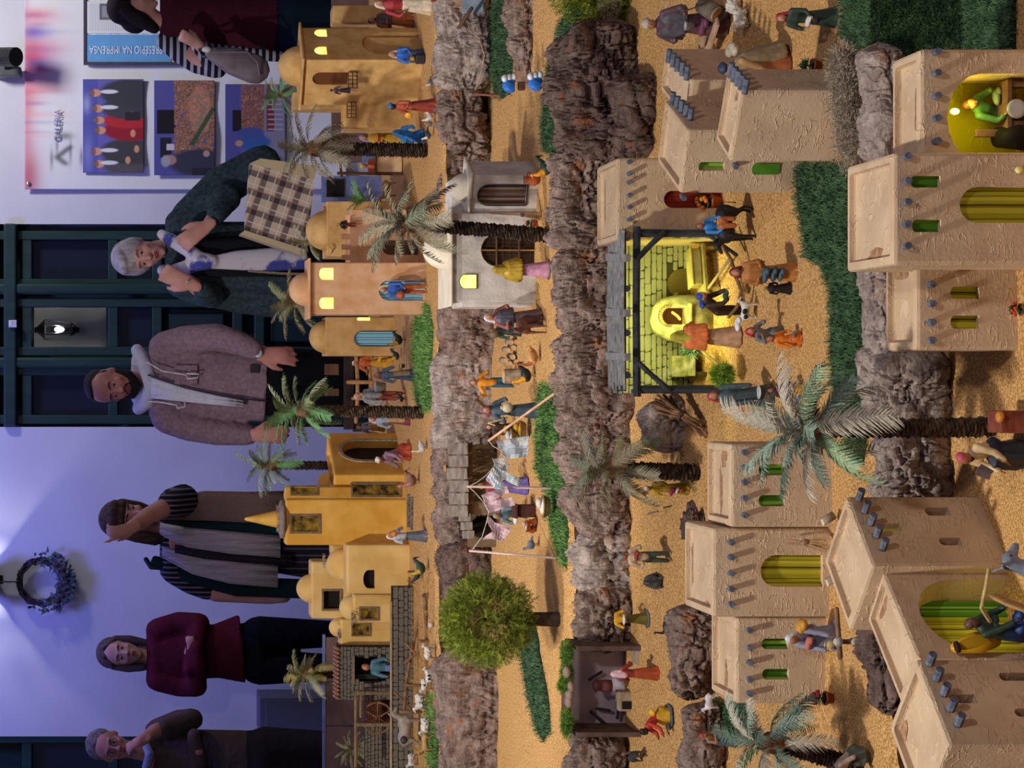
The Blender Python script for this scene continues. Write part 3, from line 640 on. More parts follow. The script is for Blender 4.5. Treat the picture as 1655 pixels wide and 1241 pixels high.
turf('small grass patch left of the flat clay house behind the front left palm', [(1150, 1136), (1158, 1160), (1170, 1190), (1205, 1190), (1212, 1136)], 1, 2600, GRD, .013, 8)
turf('tuft of grass on the cork left of the open workshop box', [(940, 1192), (945, 1220), (962, 1228), (970, 1205), (962, 1190)], 2, 1300, GRD, .012, 9, level_fn=lambda a, b: W3(a, b, 4.93))
turf('light green grass inside the sheep pen', [(692, 1122), (690, 1160), (694, 1235), (706, 1260), (706, 1122)], 3, 2600, GRB, .012, 10)
def clump(label, c, r, n, col, seed, size=.008, name='lichen', cat='lichen'):
    rs = np.random.RandomState(seed); d = rs.normal(0, 1, (n, 3)); d /= np.linalg.norm(d, axis=1)[:, None]
    q = rs.uniform(.55, 1, n)[:, None]; B = np.array(list(c)) + d * q * np.array(r)
    V = []; s = np.cross(d, rs.normal(0, 1, (n, 3))); s /= np.linalg.norm(s, axis=1)[:, None]; e = d + rs.normal(0, .6, d.shape); e /= np.linalg.norm(e, axis=1)[:, None]
    V = np.stack([B - s * size * .09, B + s * size * .09, B + e * size * rs.uniform(.5, 1.4, n)[:, None]], 1).reshape(-1, 3)
    F3 = np.arange(3 * n).reshape(-1, 3); o = npmesh(name, V, F3, col, None)
    o.data.transform(Matrix.Translation(-Vector(c))); o.location = c; tag(o, label, cat, None, 'stuff')
    core = MB().ell(c, [x * .72 for x in r], n=10, m=8).build(name + '_core', mat('core_' + col.name, tuple(x * .7 for x in col.node_tree.nodes['Color Ramp'].color_ramp.elements[0].color[:3]), var=.4, scale=120, bump=1), o); core['kind'] = 'stuff'
    return o
for i, (px, py, D, rx, rz, lb, c) in enumerate(((1362, 110, 3.52, .05, .03, 'brownish lichen clump near the potted plant at the right edge lawn', LICH), (1372, 165, 3.50, .07, .04, 'lichen mass in front of the tallest right clay wall', LICH), (1382, 222, 3.49, .07, .045, 'grey lichen mass between the lawn and the tallest right clay wall', LICH),
        (722, 905, 6.18, .06, .04, 'dark moss on the bark beside the green rooster', mat('moss_dark', '#2e2c22', var=.3, scale=60, bump=0, col2='#55503c')), (730, 1135, 6.1, .09, .025, 'grey lichen on the long log below the sheep pen', LICH), (728, 1225, 6.1, .07, .03, 'grey lichen at the lower end of the sheep pen log', LICH),
        (1005, 850, 4.92, .05, .035, 'lichen tuft above the man in green trousers', LICH), (985, 0, 4.86, .05, .03, 'moss under the feathery tree in the upper right', LICH))):
    clump(lb, W3(px, py, D), (rx, .035, rz), 3200, c, 60 + i)
# straw scattered in the pen
rs = np.random.RandomState(5); q = inpoly([(655, 925), (650, 1080), (655, 1260), (702, 1260), (700, 1100), (702, 925)], 1500, rs); B = np.array([list(G(a, b, 3)) for a, b in q]); a = rs.uniform(0, 6.28, len(B)); d = np.stack([np.cos(a) * .022, np.sin(a) * .022, rs.uniform(-.002, .006, len(B))], 1); s = np.stack([-np.sin(a) * .0008, np.cos(a) * .0008, a * 0], 1); B[:, 2] += rs.uniform(.001, .008, len(B))
V = np.stack([B - d, B - d + s * 2, B + d + s * 2, B + d], 1).reshape(-1, 3); o = npmesh('straw', V, np.arange(len(V)).reshape(-1, 4), mat('straw', '#c79a48', var=.3, scale=80, bump=0), None); tag(o, 'loose yellow straw strewn over the floor of the sheep pen', 'straw', None, 'stuff')
# ================================================================ MODEL HOUSES
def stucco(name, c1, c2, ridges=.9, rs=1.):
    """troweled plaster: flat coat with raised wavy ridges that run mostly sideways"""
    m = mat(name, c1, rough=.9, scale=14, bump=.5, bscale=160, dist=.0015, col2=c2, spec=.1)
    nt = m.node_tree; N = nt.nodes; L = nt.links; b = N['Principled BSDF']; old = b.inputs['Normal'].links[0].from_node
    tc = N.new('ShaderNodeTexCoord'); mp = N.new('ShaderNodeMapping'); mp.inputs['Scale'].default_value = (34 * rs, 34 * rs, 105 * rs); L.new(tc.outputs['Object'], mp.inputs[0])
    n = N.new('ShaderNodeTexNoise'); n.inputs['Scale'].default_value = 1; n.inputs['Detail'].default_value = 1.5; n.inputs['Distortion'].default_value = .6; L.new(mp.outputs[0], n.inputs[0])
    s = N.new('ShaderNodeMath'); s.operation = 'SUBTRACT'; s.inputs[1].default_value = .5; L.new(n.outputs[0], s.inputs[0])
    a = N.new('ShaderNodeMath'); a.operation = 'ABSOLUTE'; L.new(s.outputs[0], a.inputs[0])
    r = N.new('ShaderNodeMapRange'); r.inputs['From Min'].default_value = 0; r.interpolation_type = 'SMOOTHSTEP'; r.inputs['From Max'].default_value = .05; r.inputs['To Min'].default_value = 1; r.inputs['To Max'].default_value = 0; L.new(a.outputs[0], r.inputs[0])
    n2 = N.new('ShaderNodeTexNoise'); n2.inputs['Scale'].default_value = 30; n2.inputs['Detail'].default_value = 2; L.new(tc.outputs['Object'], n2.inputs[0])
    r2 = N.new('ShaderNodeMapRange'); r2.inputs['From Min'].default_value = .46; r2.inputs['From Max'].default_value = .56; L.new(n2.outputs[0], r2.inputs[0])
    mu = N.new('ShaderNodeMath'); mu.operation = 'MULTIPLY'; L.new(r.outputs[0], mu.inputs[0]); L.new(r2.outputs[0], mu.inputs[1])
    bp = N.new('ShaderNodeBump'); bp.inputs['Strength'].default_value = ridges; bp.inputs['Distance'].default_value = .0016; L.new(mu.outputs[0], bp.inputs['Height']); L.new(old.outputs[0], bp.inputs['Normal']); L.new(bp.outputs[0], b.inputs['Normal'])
    old_c = b.inputs['Base Color'].links[0].from_socket; mc = N.new('ShaderNodeMix'); mc.data_type = 'RGBA'; mc.blend_type = 'MULTIPLY' if False else 'MIX'; mk = N.new('ShaderNodeMath'); mk.operation = 'MULTIPLY'; mk.inputs[1].default_value = .6; L.new(mu.outputs[0], mk.inputs[0]); L.new(mk.outputs[0], mc.inputs['Factor']); L.new(old_c, mc.inputs['A']); mc.inputs['B'].default_value = (*(hx(c2, 1.25)), 1); L.new(mc.outputs['Result'], b.inputs['Base Color'])  # paler ridge colour paints in the light that the ridges catch
    return m
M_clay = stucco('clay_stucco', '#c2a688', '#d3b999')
M_stain = mat('roof_stain', '#8f6a4c', col2='#b8926e', rough=.95, scale=90, bump=.6)
M_ochre = mat('ochre_plaster', '#c39858', col2='#dcb478', rough=.9, scale=22, bump=.5, bscale=220, dist=.0012, spec=.15)
M_peach = mat('peach_plaster', '#c69466', col2='#d8ae8c', rough=.9, scale=18, bump=.5, bscale=220, dist=.0012, spec=.15)
M_gold = mat('golden_plaster', '#d69e36', col2='#e8b858', rough=.6, scale=12, bump=.15, bscale=80, dist=.001, spec=.35)
M_pale = mat('pale_yellow_plaster', '#dcb062', col2='#ecc880', rough=.65, scale=12, bump=.15, bscale=80, dist=.001, spec=.3)
M_white = mat('white_plaster', '#b9b2ae', col2='#d6d0ca', rough=.8, scale=20, bump=.6, bscale=120, dist=.002, spec=.2)
M_wroof = mat('white_roof', '#d8cbb4', col2='#e6dcc8', rough=.8, scale=20, bump=.3, bscale=120)
M_frame2 = mat('stone_frame', '#6e5a4a', col2='#8c7866', scale=60, bump=.3)
M_beam = mat('beam_grey', '#4c5260', col2='#72788a', scale=90, bump=.4)
M_wood = mat('dark_wood', '#3c2a20', col2='#5f4634', scale=20, stretch=(1, 1, .2), bump=.5)
M_greenA = stripes('curtain_green', [('#4c7f22', 3), ('#6a9c2c', 2), ('#2c5a1c', 1.4), ('#86b23a', 2), ('#3f701f', 2)], 'D', .034, wob=.002, emit=.05)  # faint emission in the stripes stands in for light from behind
M_yelA = stripes('curtain_yellow', [('#948c1c', 3), ('#aca42c', 3), ('#7a7018', 1.2), ('#4c3c14', .9), ('#9c941f', 2), ('#b4ac34', 2), ('#7c7418', 1), ('#a29a24', 2), ('#5c5216', .7)], 'D', .042, wob=.0015, emit=.07)  # emission imitates lamp light glowing through the curtain
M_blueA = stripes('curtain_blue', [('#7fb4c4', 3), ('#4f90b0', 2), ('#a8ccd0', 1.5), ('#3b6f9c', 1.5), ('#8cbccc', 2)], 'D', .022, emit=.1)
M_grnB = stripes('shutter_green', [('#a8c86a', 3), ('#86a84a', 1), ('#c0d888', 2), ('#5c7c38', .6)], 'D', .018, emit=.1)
M_lit = mat('lit_window', '#ffe14a', col2='#fff07a', scale=30, bump=0, emit=2.2, rough=.5)
M_brn = stripes('curtain_brown', [('#5c463c', 3), ('#8a7466', 2), ('#443434', 2), ('#6e5a58', 3)], 'D', .014)
M_dark = mat('dark_interior', '#15100c', var=.2, bump=0)
class Wall:
    """a vertical wall plane: origin o (bottom, its left as seen from outside), unit a along it, unit n out of it"""
    def __init__(s, o, a, n): s.o, s.a, s.n = Vector(o), Vector(a), Vector(n)
    def hit(s, px, py, off=0.):
        d = Vector(((U0 - py) / F, 1, -(px - PX0) / F)); c = Vector((0, 0, HC)); o = s.o + s.n * off
        t = (o - c).dot(s.n) / d.dot(s.n); return c + d * t
    def loc(s, px, py): p = s.hit(px, py) - s.o; return p.dot(s.a), p.z
    def at(s, u, z, off=0.): return s.o + s.a * u + Vector((0, 0, z)) + s.n * off
def arch_poly(u0, u1, z0, z1, k=1., n=10):
    """rectangle whose head is an arch of rise k * half width"""
    if k <= 0: return [(u0, z0), (u1, z0), (u1, z1), (u0, z1)]
    c = (u0 + u1) / 2; r = (u1 - u0) / 2; h = min(r * k, (z1 - z0) * .9); P = [(u0, z0), (u1, z0)]
    for i in range(n + 1): t = math.pi * i / n; P.append((c + r * math.cos(t), z1 - h + h * math.sin(t)))
    return P
class Block:
    """box house body from base corners FL, FR (world points on the ground) with back depth dep and height h"""
    def __init__(s, FL, FR, dep, h, m, parent, name='walls', bev=.006, parapet=None, cut_name=None):
        FL, FR = Vector(FL), Vector(FR); s.FL = FL; a = FR - FL; a.z = 0; s.w = a.length; a.normalize(); n = Vector((a.y, -a.x, 0)); s.a, s.n, s.h, s.d, s.m, s.root = a, n, h, dep, m, parent
        s.F = Wall(FL, a, n); s.R = Wall(FL + a * s.w, -n, a); s.L = Wall(FL - n * dep, n, -a)
        rot = Matrix((a, -n, Vector((0, 0, 1)))).transposed(); c = FL + a * s.w / 2 - n * dep / 2 + Vector((0, 0, h / 2 - .01))
        s.rot = rot; s.cut = MB(); s.name = name; s.c = c
        s.mb = MB().box(c, (s.w, dep, h + .02), rot, bev)
        if parapet: t, dd = parapet; s.cut.box(c + Vector((0, 0, h / 2 + .01 + .05 - dd)), (s.w - 2 * t, dep - 2 * t, .1), rot, .004)
    def opening(s, face, x0, x1, y0, y1, fill, k=1., deep=.014, name='curtain', frame=None, fw=.006, back=None):
        """pixel box x0..x1 (top..bottom), y0..y1 on a face: carved in, with a panel set at its back"""
        u0, zt = face.loc(x0, y1); u1, zb = face.loc(x1, y0); _, zt2 = face.loc(x0, y0); zt = (zt + zt2) / 2; _, zb2 = face.loc(x1, y1); zb = (zb + zb2) / 2
        if u0 > u1: u0, u1 = u1, u0
        P = arch_poly(u0, u1, zb, zt, k); s.cut.prism(P, face.o + face.n * .02, face.a, (0, 0, 1), face.n, -(.02 + deep))
        o = None
        if fill is not None:
            Q = arch_poly(u0 - .001, u1 + .001, zb - .001, zt + .001, k); o = MB().prism(Q, face.o - face.n * (deep - .002), face.a, (0, 0, 1), face.n, -.0035).build(name, fill, s.root)
        if frame is not None:
            I = arch_poly(u0, u1, zb, zt, k); O = arch_poly(u0 - fw, u1 + fw, zb - fw, zt + fw, k); mb = MB(); q = len(I)
            for i in range(q):
                j = (i + 1) % q; pts = [I[i], I[j], O[j], O[i]]; mb.prism(pts, face.o - face.n * .002, face.a, (0, 0, 1), face.n, .006)
            mb.build('window_frame', frame, s.root)
        return (u0, u1, zb, zt)
    def pegs(s, face, pts, r=.0055, L=.014, m=None, tilt=0.):
        for px, py in pts:
            p = face.hit(px, py); p2 = p + face.n * L + Vector((0, 0, tilt))
            MB().tube([p - face.n * .004, p2], r, 8, round_=False).build('beam', m or M_beam, s.root, False)
    def done(s):
        o = s.mb.build(s.name, s.m, s.root)
        if s.cut.v:
            c = s.cut.build('cutter', s.m, None); c.hide_render = True; CUTTERS.append(c)
            md = o.modifiers.new('b', 'BOOLEAN'); md.operation = 'DIFFERENCE'; md.solver = 'EXACT'; md.object = c; PENDING.append(o)
        return o
def stain(blk, u, v, su, sv):
    """rusty patch of dirt on a roof, a thin crust"""
    z = blk.h - .0115; poly = []; c = blk.FL + blk.a * (u * blk.w) - blk.n * (v * blk.d)
    for i in range(14): t = 2 * math.pi * i / 14; q = random.uniform(.6, 1.1); poly.append((math.cos(t) * su * q, math.sin(t) * sv * q))
    MB().prism(poly, c + Vector((0, 0, z)), blk.a, -blk.n, (0, 0, 1), .0016).build('roof_dirt', M_stain, blk.root)
def topz(px, p): return (HC - (px - PX0) / F * p.y)
def dome(r_, c, rad, m, k=1., name='dome'):
    n = 14; prof = [(rad, -.004)] + [(rad * math.cos(t), rad * k * math.sin(t)) for t in [math.pi / 2 * i / n for i in range(n)]] + [(rad * .03, rad * k)]
    return MB().lathe(c, prof, 32).build(name, m, r_, True)
def ground(px, py, l): p = G(px, py, l); return p
def flat(p): return Vector((p.x, p.y, 0))
# ---------- clay houses with facades towards the viewer
def clay(label, l, base, ytop, roof_f, roof_b, y0, y1, group='clay houses with pegged facades'):
    FL = G(base, y1, l); FR = G(base, y0, l); h = topz(roof_f, FL) - FL.z; D2_ = F * (HC - FL.z - h) / (roof_b - PX0); r_ = root('clay_house', FL, label, 'model house')
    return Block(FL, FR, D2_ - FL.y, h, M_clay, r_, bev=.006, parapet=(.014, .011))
b = clay('clay house with two small green windows, partly behind the palm crown, in the middle', 1, 1346, 0, 1181, 1142, 717, 852)
for y in (731, 755, 779, 805, 832): b.pegs(b.F, [(1202, y)])
b.opening(b.F, 1226, 1268, 750, 768, M_greenA, .8); b.opening(b.F, 1226, 1268, 800, 818, M_greenA, .8); stain(b, .4, .62, .055, .009); stain(b, .82, .5, .02, .02); b.done()
b = clay('tallest flat clay house with one big arch closed by a yellow striped curtain, centre left', 1, 1340, 0, 1152, 1106, 853, 997)
b.pegs(b.F, [(1180, y) for y in (876, 900, 926, 951, 976)]); b.opening(b.F, 1229, 1330, 897, 948, M_yelA, 1.); stain(b, .08, .4, .008, .04); stain(b, .5, .9, .05, .006); b.done()
b = clay('flat clay house with two green windows and a potted red plant before it, lower left', 1, 1336, 0, 1189, 1149, 997, 1137)
b.pegs(b.F, [(1210, y) for y in (1018, 1046, 1070, 1097, 1120)]); b.opening(b.F, 1231, 1274, 1032, 1049, M_greenA, .8); b.opening(b.F, 1232, 1275, 1081, 1098, M_greenA, .8); stain(b, .22, .6, .035, .012); b.done()
b = clay('front clay house with two striped windows and a flower pot at its foot, lower centre', 0, 1645, 0, 1481, 1430, 415, 566)
b.pegs(b.F, [(1503, y) for y in (430, 460, 491, 521, 550)]); b.opening(b.F, 1536, 1583, 463, 483, M_yelA, .7); b.opening(b.F, 1536, 1583, 510, 531, M_yelA, .7); stain(b, .85, .7, .012, .045); b.done()
b = clay('largest front clay house with a striped arch and two small windows, lower right', 0, 1708, 0, 1444, 1368, 246, 428)
b.pegs(b.F, [(1463, y) for y in (253, 293, 327, 363, 398)]); b.opening(b.F, 1472, 1520, 284, 303, M_greenA, .6); b.opening(b.F, 1474, 1521, 355, 375, M_greenA, .6); b.opening(b.F, 1551, 1700, 302, 360, M_yelA, 1.); stain(b, .12, .5, .012, .035)
MB().ell(b.F.hit(1647, 274, .004), (.006, .004, .006)).build('wall_flower', '#e8dc8a', b.root, True); b.done()
b = clay('clay house whose lit yellow arch shows a carpenter at work, lower right corner', 0, 1690, 0, 1487, 1441, 79, 262)
b.pegs(b.F, [(1511, y) for y in (85, 119, 156, 192, 229)]); stain(b, .52, .35, .045, .008)
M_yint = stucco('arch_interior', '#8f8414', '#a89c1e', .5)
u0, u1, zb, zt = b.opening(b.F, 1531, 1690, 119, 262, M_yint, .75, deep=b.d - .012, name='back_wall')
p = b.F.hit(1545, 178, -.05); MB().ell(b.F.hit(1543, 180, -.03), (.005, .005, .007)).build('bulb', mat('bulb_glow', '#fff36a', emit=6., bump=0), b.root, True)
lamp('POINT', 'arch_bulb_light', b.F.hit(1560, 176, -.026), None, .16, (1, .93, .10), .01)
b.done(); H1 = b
# ---------- turned houses given by roof corners
def turned(label, l, near_top, near_base, other_top, dep, rt, name='clay_house', parent=None, blockname='walls', left_is_near=False):
    """near_top/near_base pixel of the nearest vertical edge; other_top pixel of the far end of the visible front edge"""
    N = G(near_base[0], near_base[1], l); h = topz(near_top[0], N) - N.z; Dq = F * (HC - N.z - h) / (other_top[0] - PX0); O = Vector(((U0 - other_top[1]) / F * Dq, Dq, N.z))
    r_ = parent or root(name, N, label, 'model house'); FL, FR = (N, O) if left_is_near else (O, N)
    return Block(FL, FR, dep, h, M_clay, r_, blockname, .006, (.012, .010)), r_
# right rear cluster of two-level clay house (three bodies)
N = G(1288, 313, 1); r_ = root('clay_house', N, 'cluster of three stacked clay bodies with rows of blue-grey pegs, at the right', 'model house')
def body(c_top, c_base, b_top, a_side, name, parap=(.012, .010)):
    c = G(c_base[0], c_base[1], 1); h = topz(c_top[0], c) - c.z; Db = F * (HC - c.z - h) / (b_top[0] - PX0); bb_ = Vector(((U0 - b_top[1]) / F * Db, Db, c.z))
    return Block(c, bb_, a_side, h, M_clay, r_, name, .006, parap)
b = body((1098, 313), (1284, 313), (1111, 209), .185, 'front_body')
b.opening(b.F, 1129, 1171, 262, 276, M_greenA, .6); b.pegs(b.F, [(1187, 266), (1103, 317)]); b.pegs(b.R, [(1086 + 7.4 * i, 168 + 6.6 * i) for i in range(5)], .006, .024); b.done()
b.opening(b.F, 1215, 1259, 264, 281, M_greenA, .6) if False else None
b2 = body((1178, 262), (1352, 262), (1198, 145), .10, 'tall_body'); b2.opening(b2.F, 1, 2, 1, 2, None) if False else None
b2.pegs(b2.R, [(1180 + 6 * i, 122 + 6.4 * i) for i in range(5)], .006, .024); stain(b2, .8, .5, .02, .012); b2.done()
Wb = b.F; o = MB().prism(arch_poly(*[q for q in (Wb.loc(1215, 281)[0], Wb.loc(1215, 264)[0], Wb.loc(1259, 272)[1], Wb.loc(1215, 272)[1])], .5), Wb.o + Wb.n * .001, Wb.a, (0, 0, 1), Wb.n, .002).build('curtain', M_greenA, r_)
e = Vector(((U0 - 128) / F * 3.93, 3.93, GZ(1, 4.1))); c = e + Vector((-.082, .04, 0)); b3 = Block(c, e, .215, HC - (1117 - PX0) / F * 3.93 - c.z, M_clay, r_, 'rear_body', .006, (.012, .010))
b3.pegs(b3.R, [(1080 + 7.4 * i, 98 + 7 * i) for i in range(5)], .006, .024); b3.done()
# clay house right of the stable
FL = Vector(((U0 - 388) / F * 4.28, 4.28, GZ(1, 4.28))); FR = Vector(((U0 - 255) / F * 4.28, 4.28, FL.z)); r_ = root('clay_house', FL, 'clay house between the stable and the twin-roofed cluster, with a red door', 'model house')
b = Block(FL, FR, .19, HC - (997 - PX0) / F * 4.28 - FL.z, M_clay, r_, 'walls', .006, (.012, .010)); b.pegs(b.F, [(1016, y) for y in (262, 281, 295, 316, 335, 355)], .005, .018)
b.opening(b.F, 1073, 1200, 308, 336, stripes('door_red', [('#7a2416', 4), ('#4e160e', .6)], 'D', .012), 1., name='door'); stain(b, .5, .8, .06, .008); b.done()
# lower left corner: three turned bodies in one row
A0 = G(1585, 799, 0); hA = topz(1370, A0) - A0.z
def corner(px, py, h): D = F * (HC - A0.z - h) / (px - PX0); return Vector(((U0 - py) / F * D, D, A0.z))
r_ = root('clay_house', corner(1412, 915, hA), 'row of turned clay bodies with diamond roofs and a large lit arch, lower left corner', 'model house')
pA, pD = corner(1366, 801, hA), corner(1409, 915, hA)
b = Block(pD, pA, .155, hA, M_clay, r_, 'right_body', .006, (.014, .011)); b.pegs(b.F, [(1388 + 9.6 * i, 807 + 20 * i) for i in range(5)], .0062, .022)
for q in ((1495, 1535, 820, 833), (1518, 1554, 869, 881)): b.opening(b.F, *q, M_dark, .8, deep=.02, name='window')
b.opening(b.F, 1418, 1456, 846, 858, M_yelA, .5, name='curtain'); b.done()
hB = .197; p1, p2 = corner(1425, 925, hB), corner(1483, 1064, hB)
b = Block(p2, p1, .105, hB, M_clay, r_, 'middle_body', .006, (.012, .010)); stain(b, .9, .5, .014, .03)
b.opening(b.F, 1488, 1720, 936, 1054, M_yelA, .95, deep=.05, name='curtain')
_c, _s = b.F, b; b.done(); H8 = b
uc, zc = b.F.loc(1497, 955); MB().prism(arch_poly(b.F.loc(1495, 963)[0], b.F.loc(1495, 940)[0], -.02, b.F.loc(1497, 950)[1], .3), b.F.o - b.F.n * .047, b.F.a, (0, 0, 1), b.F.n, .003).build('green_curtain', M_greenA, r_)
lamp('POINT', 'arch_glow', b.F.hit(1600, 1000, -.012) , None, .035, (1, .93, .12), .01)
hC = .225; p3, p4 = corner(1479, 1064, hC), corner(1533, 1203, hC)
b = Block(p4, p3, .16, hC, M_clay, r_, 'left_body', .006, (.014, .011)); b.pegs(b.F, [(1502 + 11.4 * i, 1073 + 24.5 * i) for i in range(5)], .0065, .022); stain(b, .85, .85, .02, .025)
b.opening(b.F, 1534, 1578, 1122, 1136, M_dark, .6, deep=.02, name='window')
for q in ((1615, 1665, 1087, 1100), (1640, 1690, 1145, 1158)): b.opening(b.F, *q, M_dark, .8, deep=.02, name='window')
b.done()
# ---------- ochre houses of the rear terrace
def domed(c, s_, rot, ztop, m, r_, over=.014, th=.008, name='roof_slab'):
    MB().box(c + Vector((0, 0, ztop)), (s_[0] + over * 2, s_[1] + over * 2, th), rot, .003).build(name, m, r_)
# right one: tower set corner-on
C = G(683, 97, 3); s_ = .185; r_ = root('domed_house', C, 'ochre domed house with a corner-on tower, balcony and porch arch, upper right', 'model house')
hT = topz(490, C) - C.z; q = math.sqrt(.5); ax = Vector((q, q, 0)); FRp = C + ax * s_; FLp = C
b = Block(C, C + ax * s_, s_, hT, M_ochre, r_, 'tower', .004); T = b
for y0, y1 in ((47, 59), (75, 88)): b.opening(b.F, 508, 528, y0, y1, M_lit, 1, deep=.006, name='lit_window')
b.opening(b.F, 585, 690, 52, 88, M_ochre, 1., deep=.05, name='porch_wall')
b.opening(b.L, 505, 562, 117, 137, stripes('balcony_door', [('#8a5a34', 3), ('#6a4026', 1)], 'D', .01), 1., deep=.008, name='balcony_door')
b.done(); cT = C + Vector((0, q * s_, 0)); rot45 = b.rot
domed(cT, (s_, s_), rot45, hT, M_ochre, r_); dome(r_, cT + Vector((0, 0, hT + .004)), .067, M_ochre, 1.05)
p = b.F.hit(640, 80, -.047); MB().prism(arch_poly(b.F.loc(607, 87)[0], b.F.loc(607, 78)[0], -.0, b.F.loc(607, 82)[1], 1), b.F.o - b.F.n * .047, b.F.a, (0, 0, 1), b.F.n, .002).build('blue_curtain', M_blueA, r_)
fl_ = Vector(((U0 - 154) / F * 6.72, 6.72, C.z)); fr_ = C + Vector((-.01, .05, 0)); hb = topz(559, fr_) - C.z
b = Block(fl_, fr_, .12, hb, M_ochre, r_, 'terrace_body', .004, (.008, .012)); b.opening(b.F, 615, 677, 115, 134, M_grnB, 1, deep=.006, name='shutter'); b.opening(b.F, 616, 640, 142, 152, M_lit, 1, deep=.006, name='lit_window'); b.done(); TB = b
fl2 = Vector(((U0 - 206) / F * 6.66, 6.66, C.z)); fr2 = Vector(((U0 - 153) / F * 6.66, 6.66, C.z)); b = Block(fl2, fr2, .15, topz(558, fl2) - C.z, M_ochre, r_, 'side_body', .004, (.008, .012)); b.done()
for (x0, x1, y0, y1, D) in ((563, 577, 116, 142, 6.55), (561, 575, 165, 190, 6.64)):
    mb = MB()
    for k in range(3): yy = x0 + (x1 - x0) * k / 2; mb.tube([W3(yy, y0, D), W3(yy, y1, D)], .0016, 5, round_=False)
    for k in range(5): yy = y0 + (y1 - y0) * k / 4; mb.tube([W3(x0, yy, D), W3(x1 + 2, yy, D)], .0013, 5, round_=False)
    mb.build('railing', M_wood, r_)
pa = Vector(((U0 - 36) / F * 6.95, 6.95, C.z)); b = Block(pa, pa + Vector((.06, 0, 0)), .1, topz(538, pa) - C.z, M_ochre, r_, 'rear_body', .004); b.done()
pa = Vector(((U0 - 176) / F * 6.95, 6.95, C.z)); b = Block(pa, pa + Vector((.06, 0, 0)), .1, topz(474, pa) - C.z, M_ochre, r_, 'rear_body', .004); b.done()
# middle one
C = G(687, 508, 3); r_ = root('domed_house', C, 'peach domed house with two lit windows and a man in the blue-draped doorway', 'model house')
b = Block(C, G(687, 424, 3), .13, topz(500, C) - C.z, M_peach, r_, 'tower', .004); hT = b.h
for y0, y1 in ((433, 452), (481, 499)): b.opening(b.F, 516, 539, y0, y1, M_lit, .7, deep=.006, name='lit_window')
b.opening(b.F, 612, 684, 453, 486, M_blueA, 1., deep=.02, name='blue_curtain', frame=None); b.done()
cT = b.c.copy(); cT.z = C.z + hT; domed(cT, (b.w, b.d), b.rot, 0, M_peach, r_); dome(r_, cT + Vector((-.0, 0, .004)), .056, M_peach, 1.05)
FLt = Vector(((U0 - 430) / F * 6.62, 6.62, C.z)); FRt = Vector(((U0 - 338) / F * 6.62, 6.62, C.z)); b = Block(FLt, FRt, .16, topz(566, FLt) - C.z, M_peach, r_, 'terrace_body', .004, (.008, .014))
b.opening(b.F, 618, 690, 388, 412, stripes('door_brown', [('#5a4436', 3), ('#3c2c22', .5)], 'D', .01), 1, deep=.008, name='door'); b.done()
for k in range(4): y = 378 + 17 * k; MB().box(W3(559, y + 4, 6.63), (.017, .012, .028), None, .002).build('battlement', M_peach, r_)
FLt = Vector(((U0 - 414) / F * 6.9, 6.9, C.z)); FRt = Vector(((U0 - 325) / F * 6.9, 6.9, C.z)); b = Block(FLt, FRt, .17, topz(528, FLt) - C.z, M_ochre, r_, 'rear_body', .004, (.008, .006)); b.done(); dome(r_, b.c + Vector((0, 0, b.h / 2 + .006)), .070, M_ochre, 1.)
MB().tube([W3(533, 410, 6.89), W3(536, 404, 6.885), W3(533, 400, 6.885)], .003, 5).build('drain_pipe', M_ochre, r_)
Cb = G(637, 575, 3); b = Block(Cb, G(637, 512, 3), .15, topz(526, Cb) - Cb.z, M_ochre, r_, 'left_body', .005, (.008, .006)); b.opening(b.F, 573, 636, 536, 559, M_blueA, 1, deep=.006, name='blue_curtain', frame=mat('blue_line', '#24506e', bump=0), fw=.002); b.opening(b.F, 577, 598, 513, 518, M_lit, 1, deep=.004, name='lit_window'); b.done(); dome(r_, b.c + Vector((0, 0, b.h / 2 + .004)), .060, M_ochre, 1.)
# ---------- golden tower house
C = G(660, 808, 3); r_ = root('tower_house', C, 'golden yellow tower house with a pointed spire and a brick-edged arch beside it', 'model house')
FLt = G(657, 881, 3); b = Block(FLt, Vector((C.x, FLt.y, C.z)), .085, topz(461, FLt) - FLt.z, M_gold, r_, 'tower', .007)
hT = b.h; b.opening(b.F, 471, 515, 834, 859, mat('lit_dim', '#20180c', col2='#8a6a1c', scale=40, bump=0, emit=.25), 0, deep=.010, name='window_back', frame=M_frame2, fw=.007)
b.done(); TW = b
# its right-hand side, slightly turned
rt = b.FL + b.a * b.w; b2 = Block(rt + Vector((-.012, .004, 0)), rt + Vector((.044, .036, 0)), .06, hT, M_gold, r_, 'tower_side', .007)
b2.opening(b2.F, 471, 512, 787, 799, _M['lit_dim'], 0, deep=.008, name='window_back', frame=M_frame2, fw=.005); b2.opening(b2.F, 570, 645, 783, 801, _M['lit_dim'], 0, deep=.008, name='door_back', frame=M_frame2, fw=.006); b2.done()
cT = b.FL + b.a * (b.w * .55) - b.n * .045; cT.z = b.FL.z + hT
MB().lathe(cT, [(.064, 0), (.068, .005), (.068, .014), (.05, .02)], 24).build('roof_ring', mat('ring_grey', '#8a7c78', scale=40), r_, True)
MB().lathe(cT + Vector((0, 0, .014)), [(.032, 0), (.029, .02), (.020, .06), (.012, .095), (.007, .118), (.003, .126)], 20).build('spire', M_gold, r_, True)
mb = MB()
for k in range(90): a_ = random.uniform(0, 6.28); p = cT + Vector((.04 * math.cos(a_), .04 * math.sin(a_), .018)); mb.bar(p, p + Vector((random.gauss(0, .006), random.gauss(0, .006), .009)), .0012, .0012)
mb.build('roof_moss', LICH, r_)['kind'] = 'stuff'
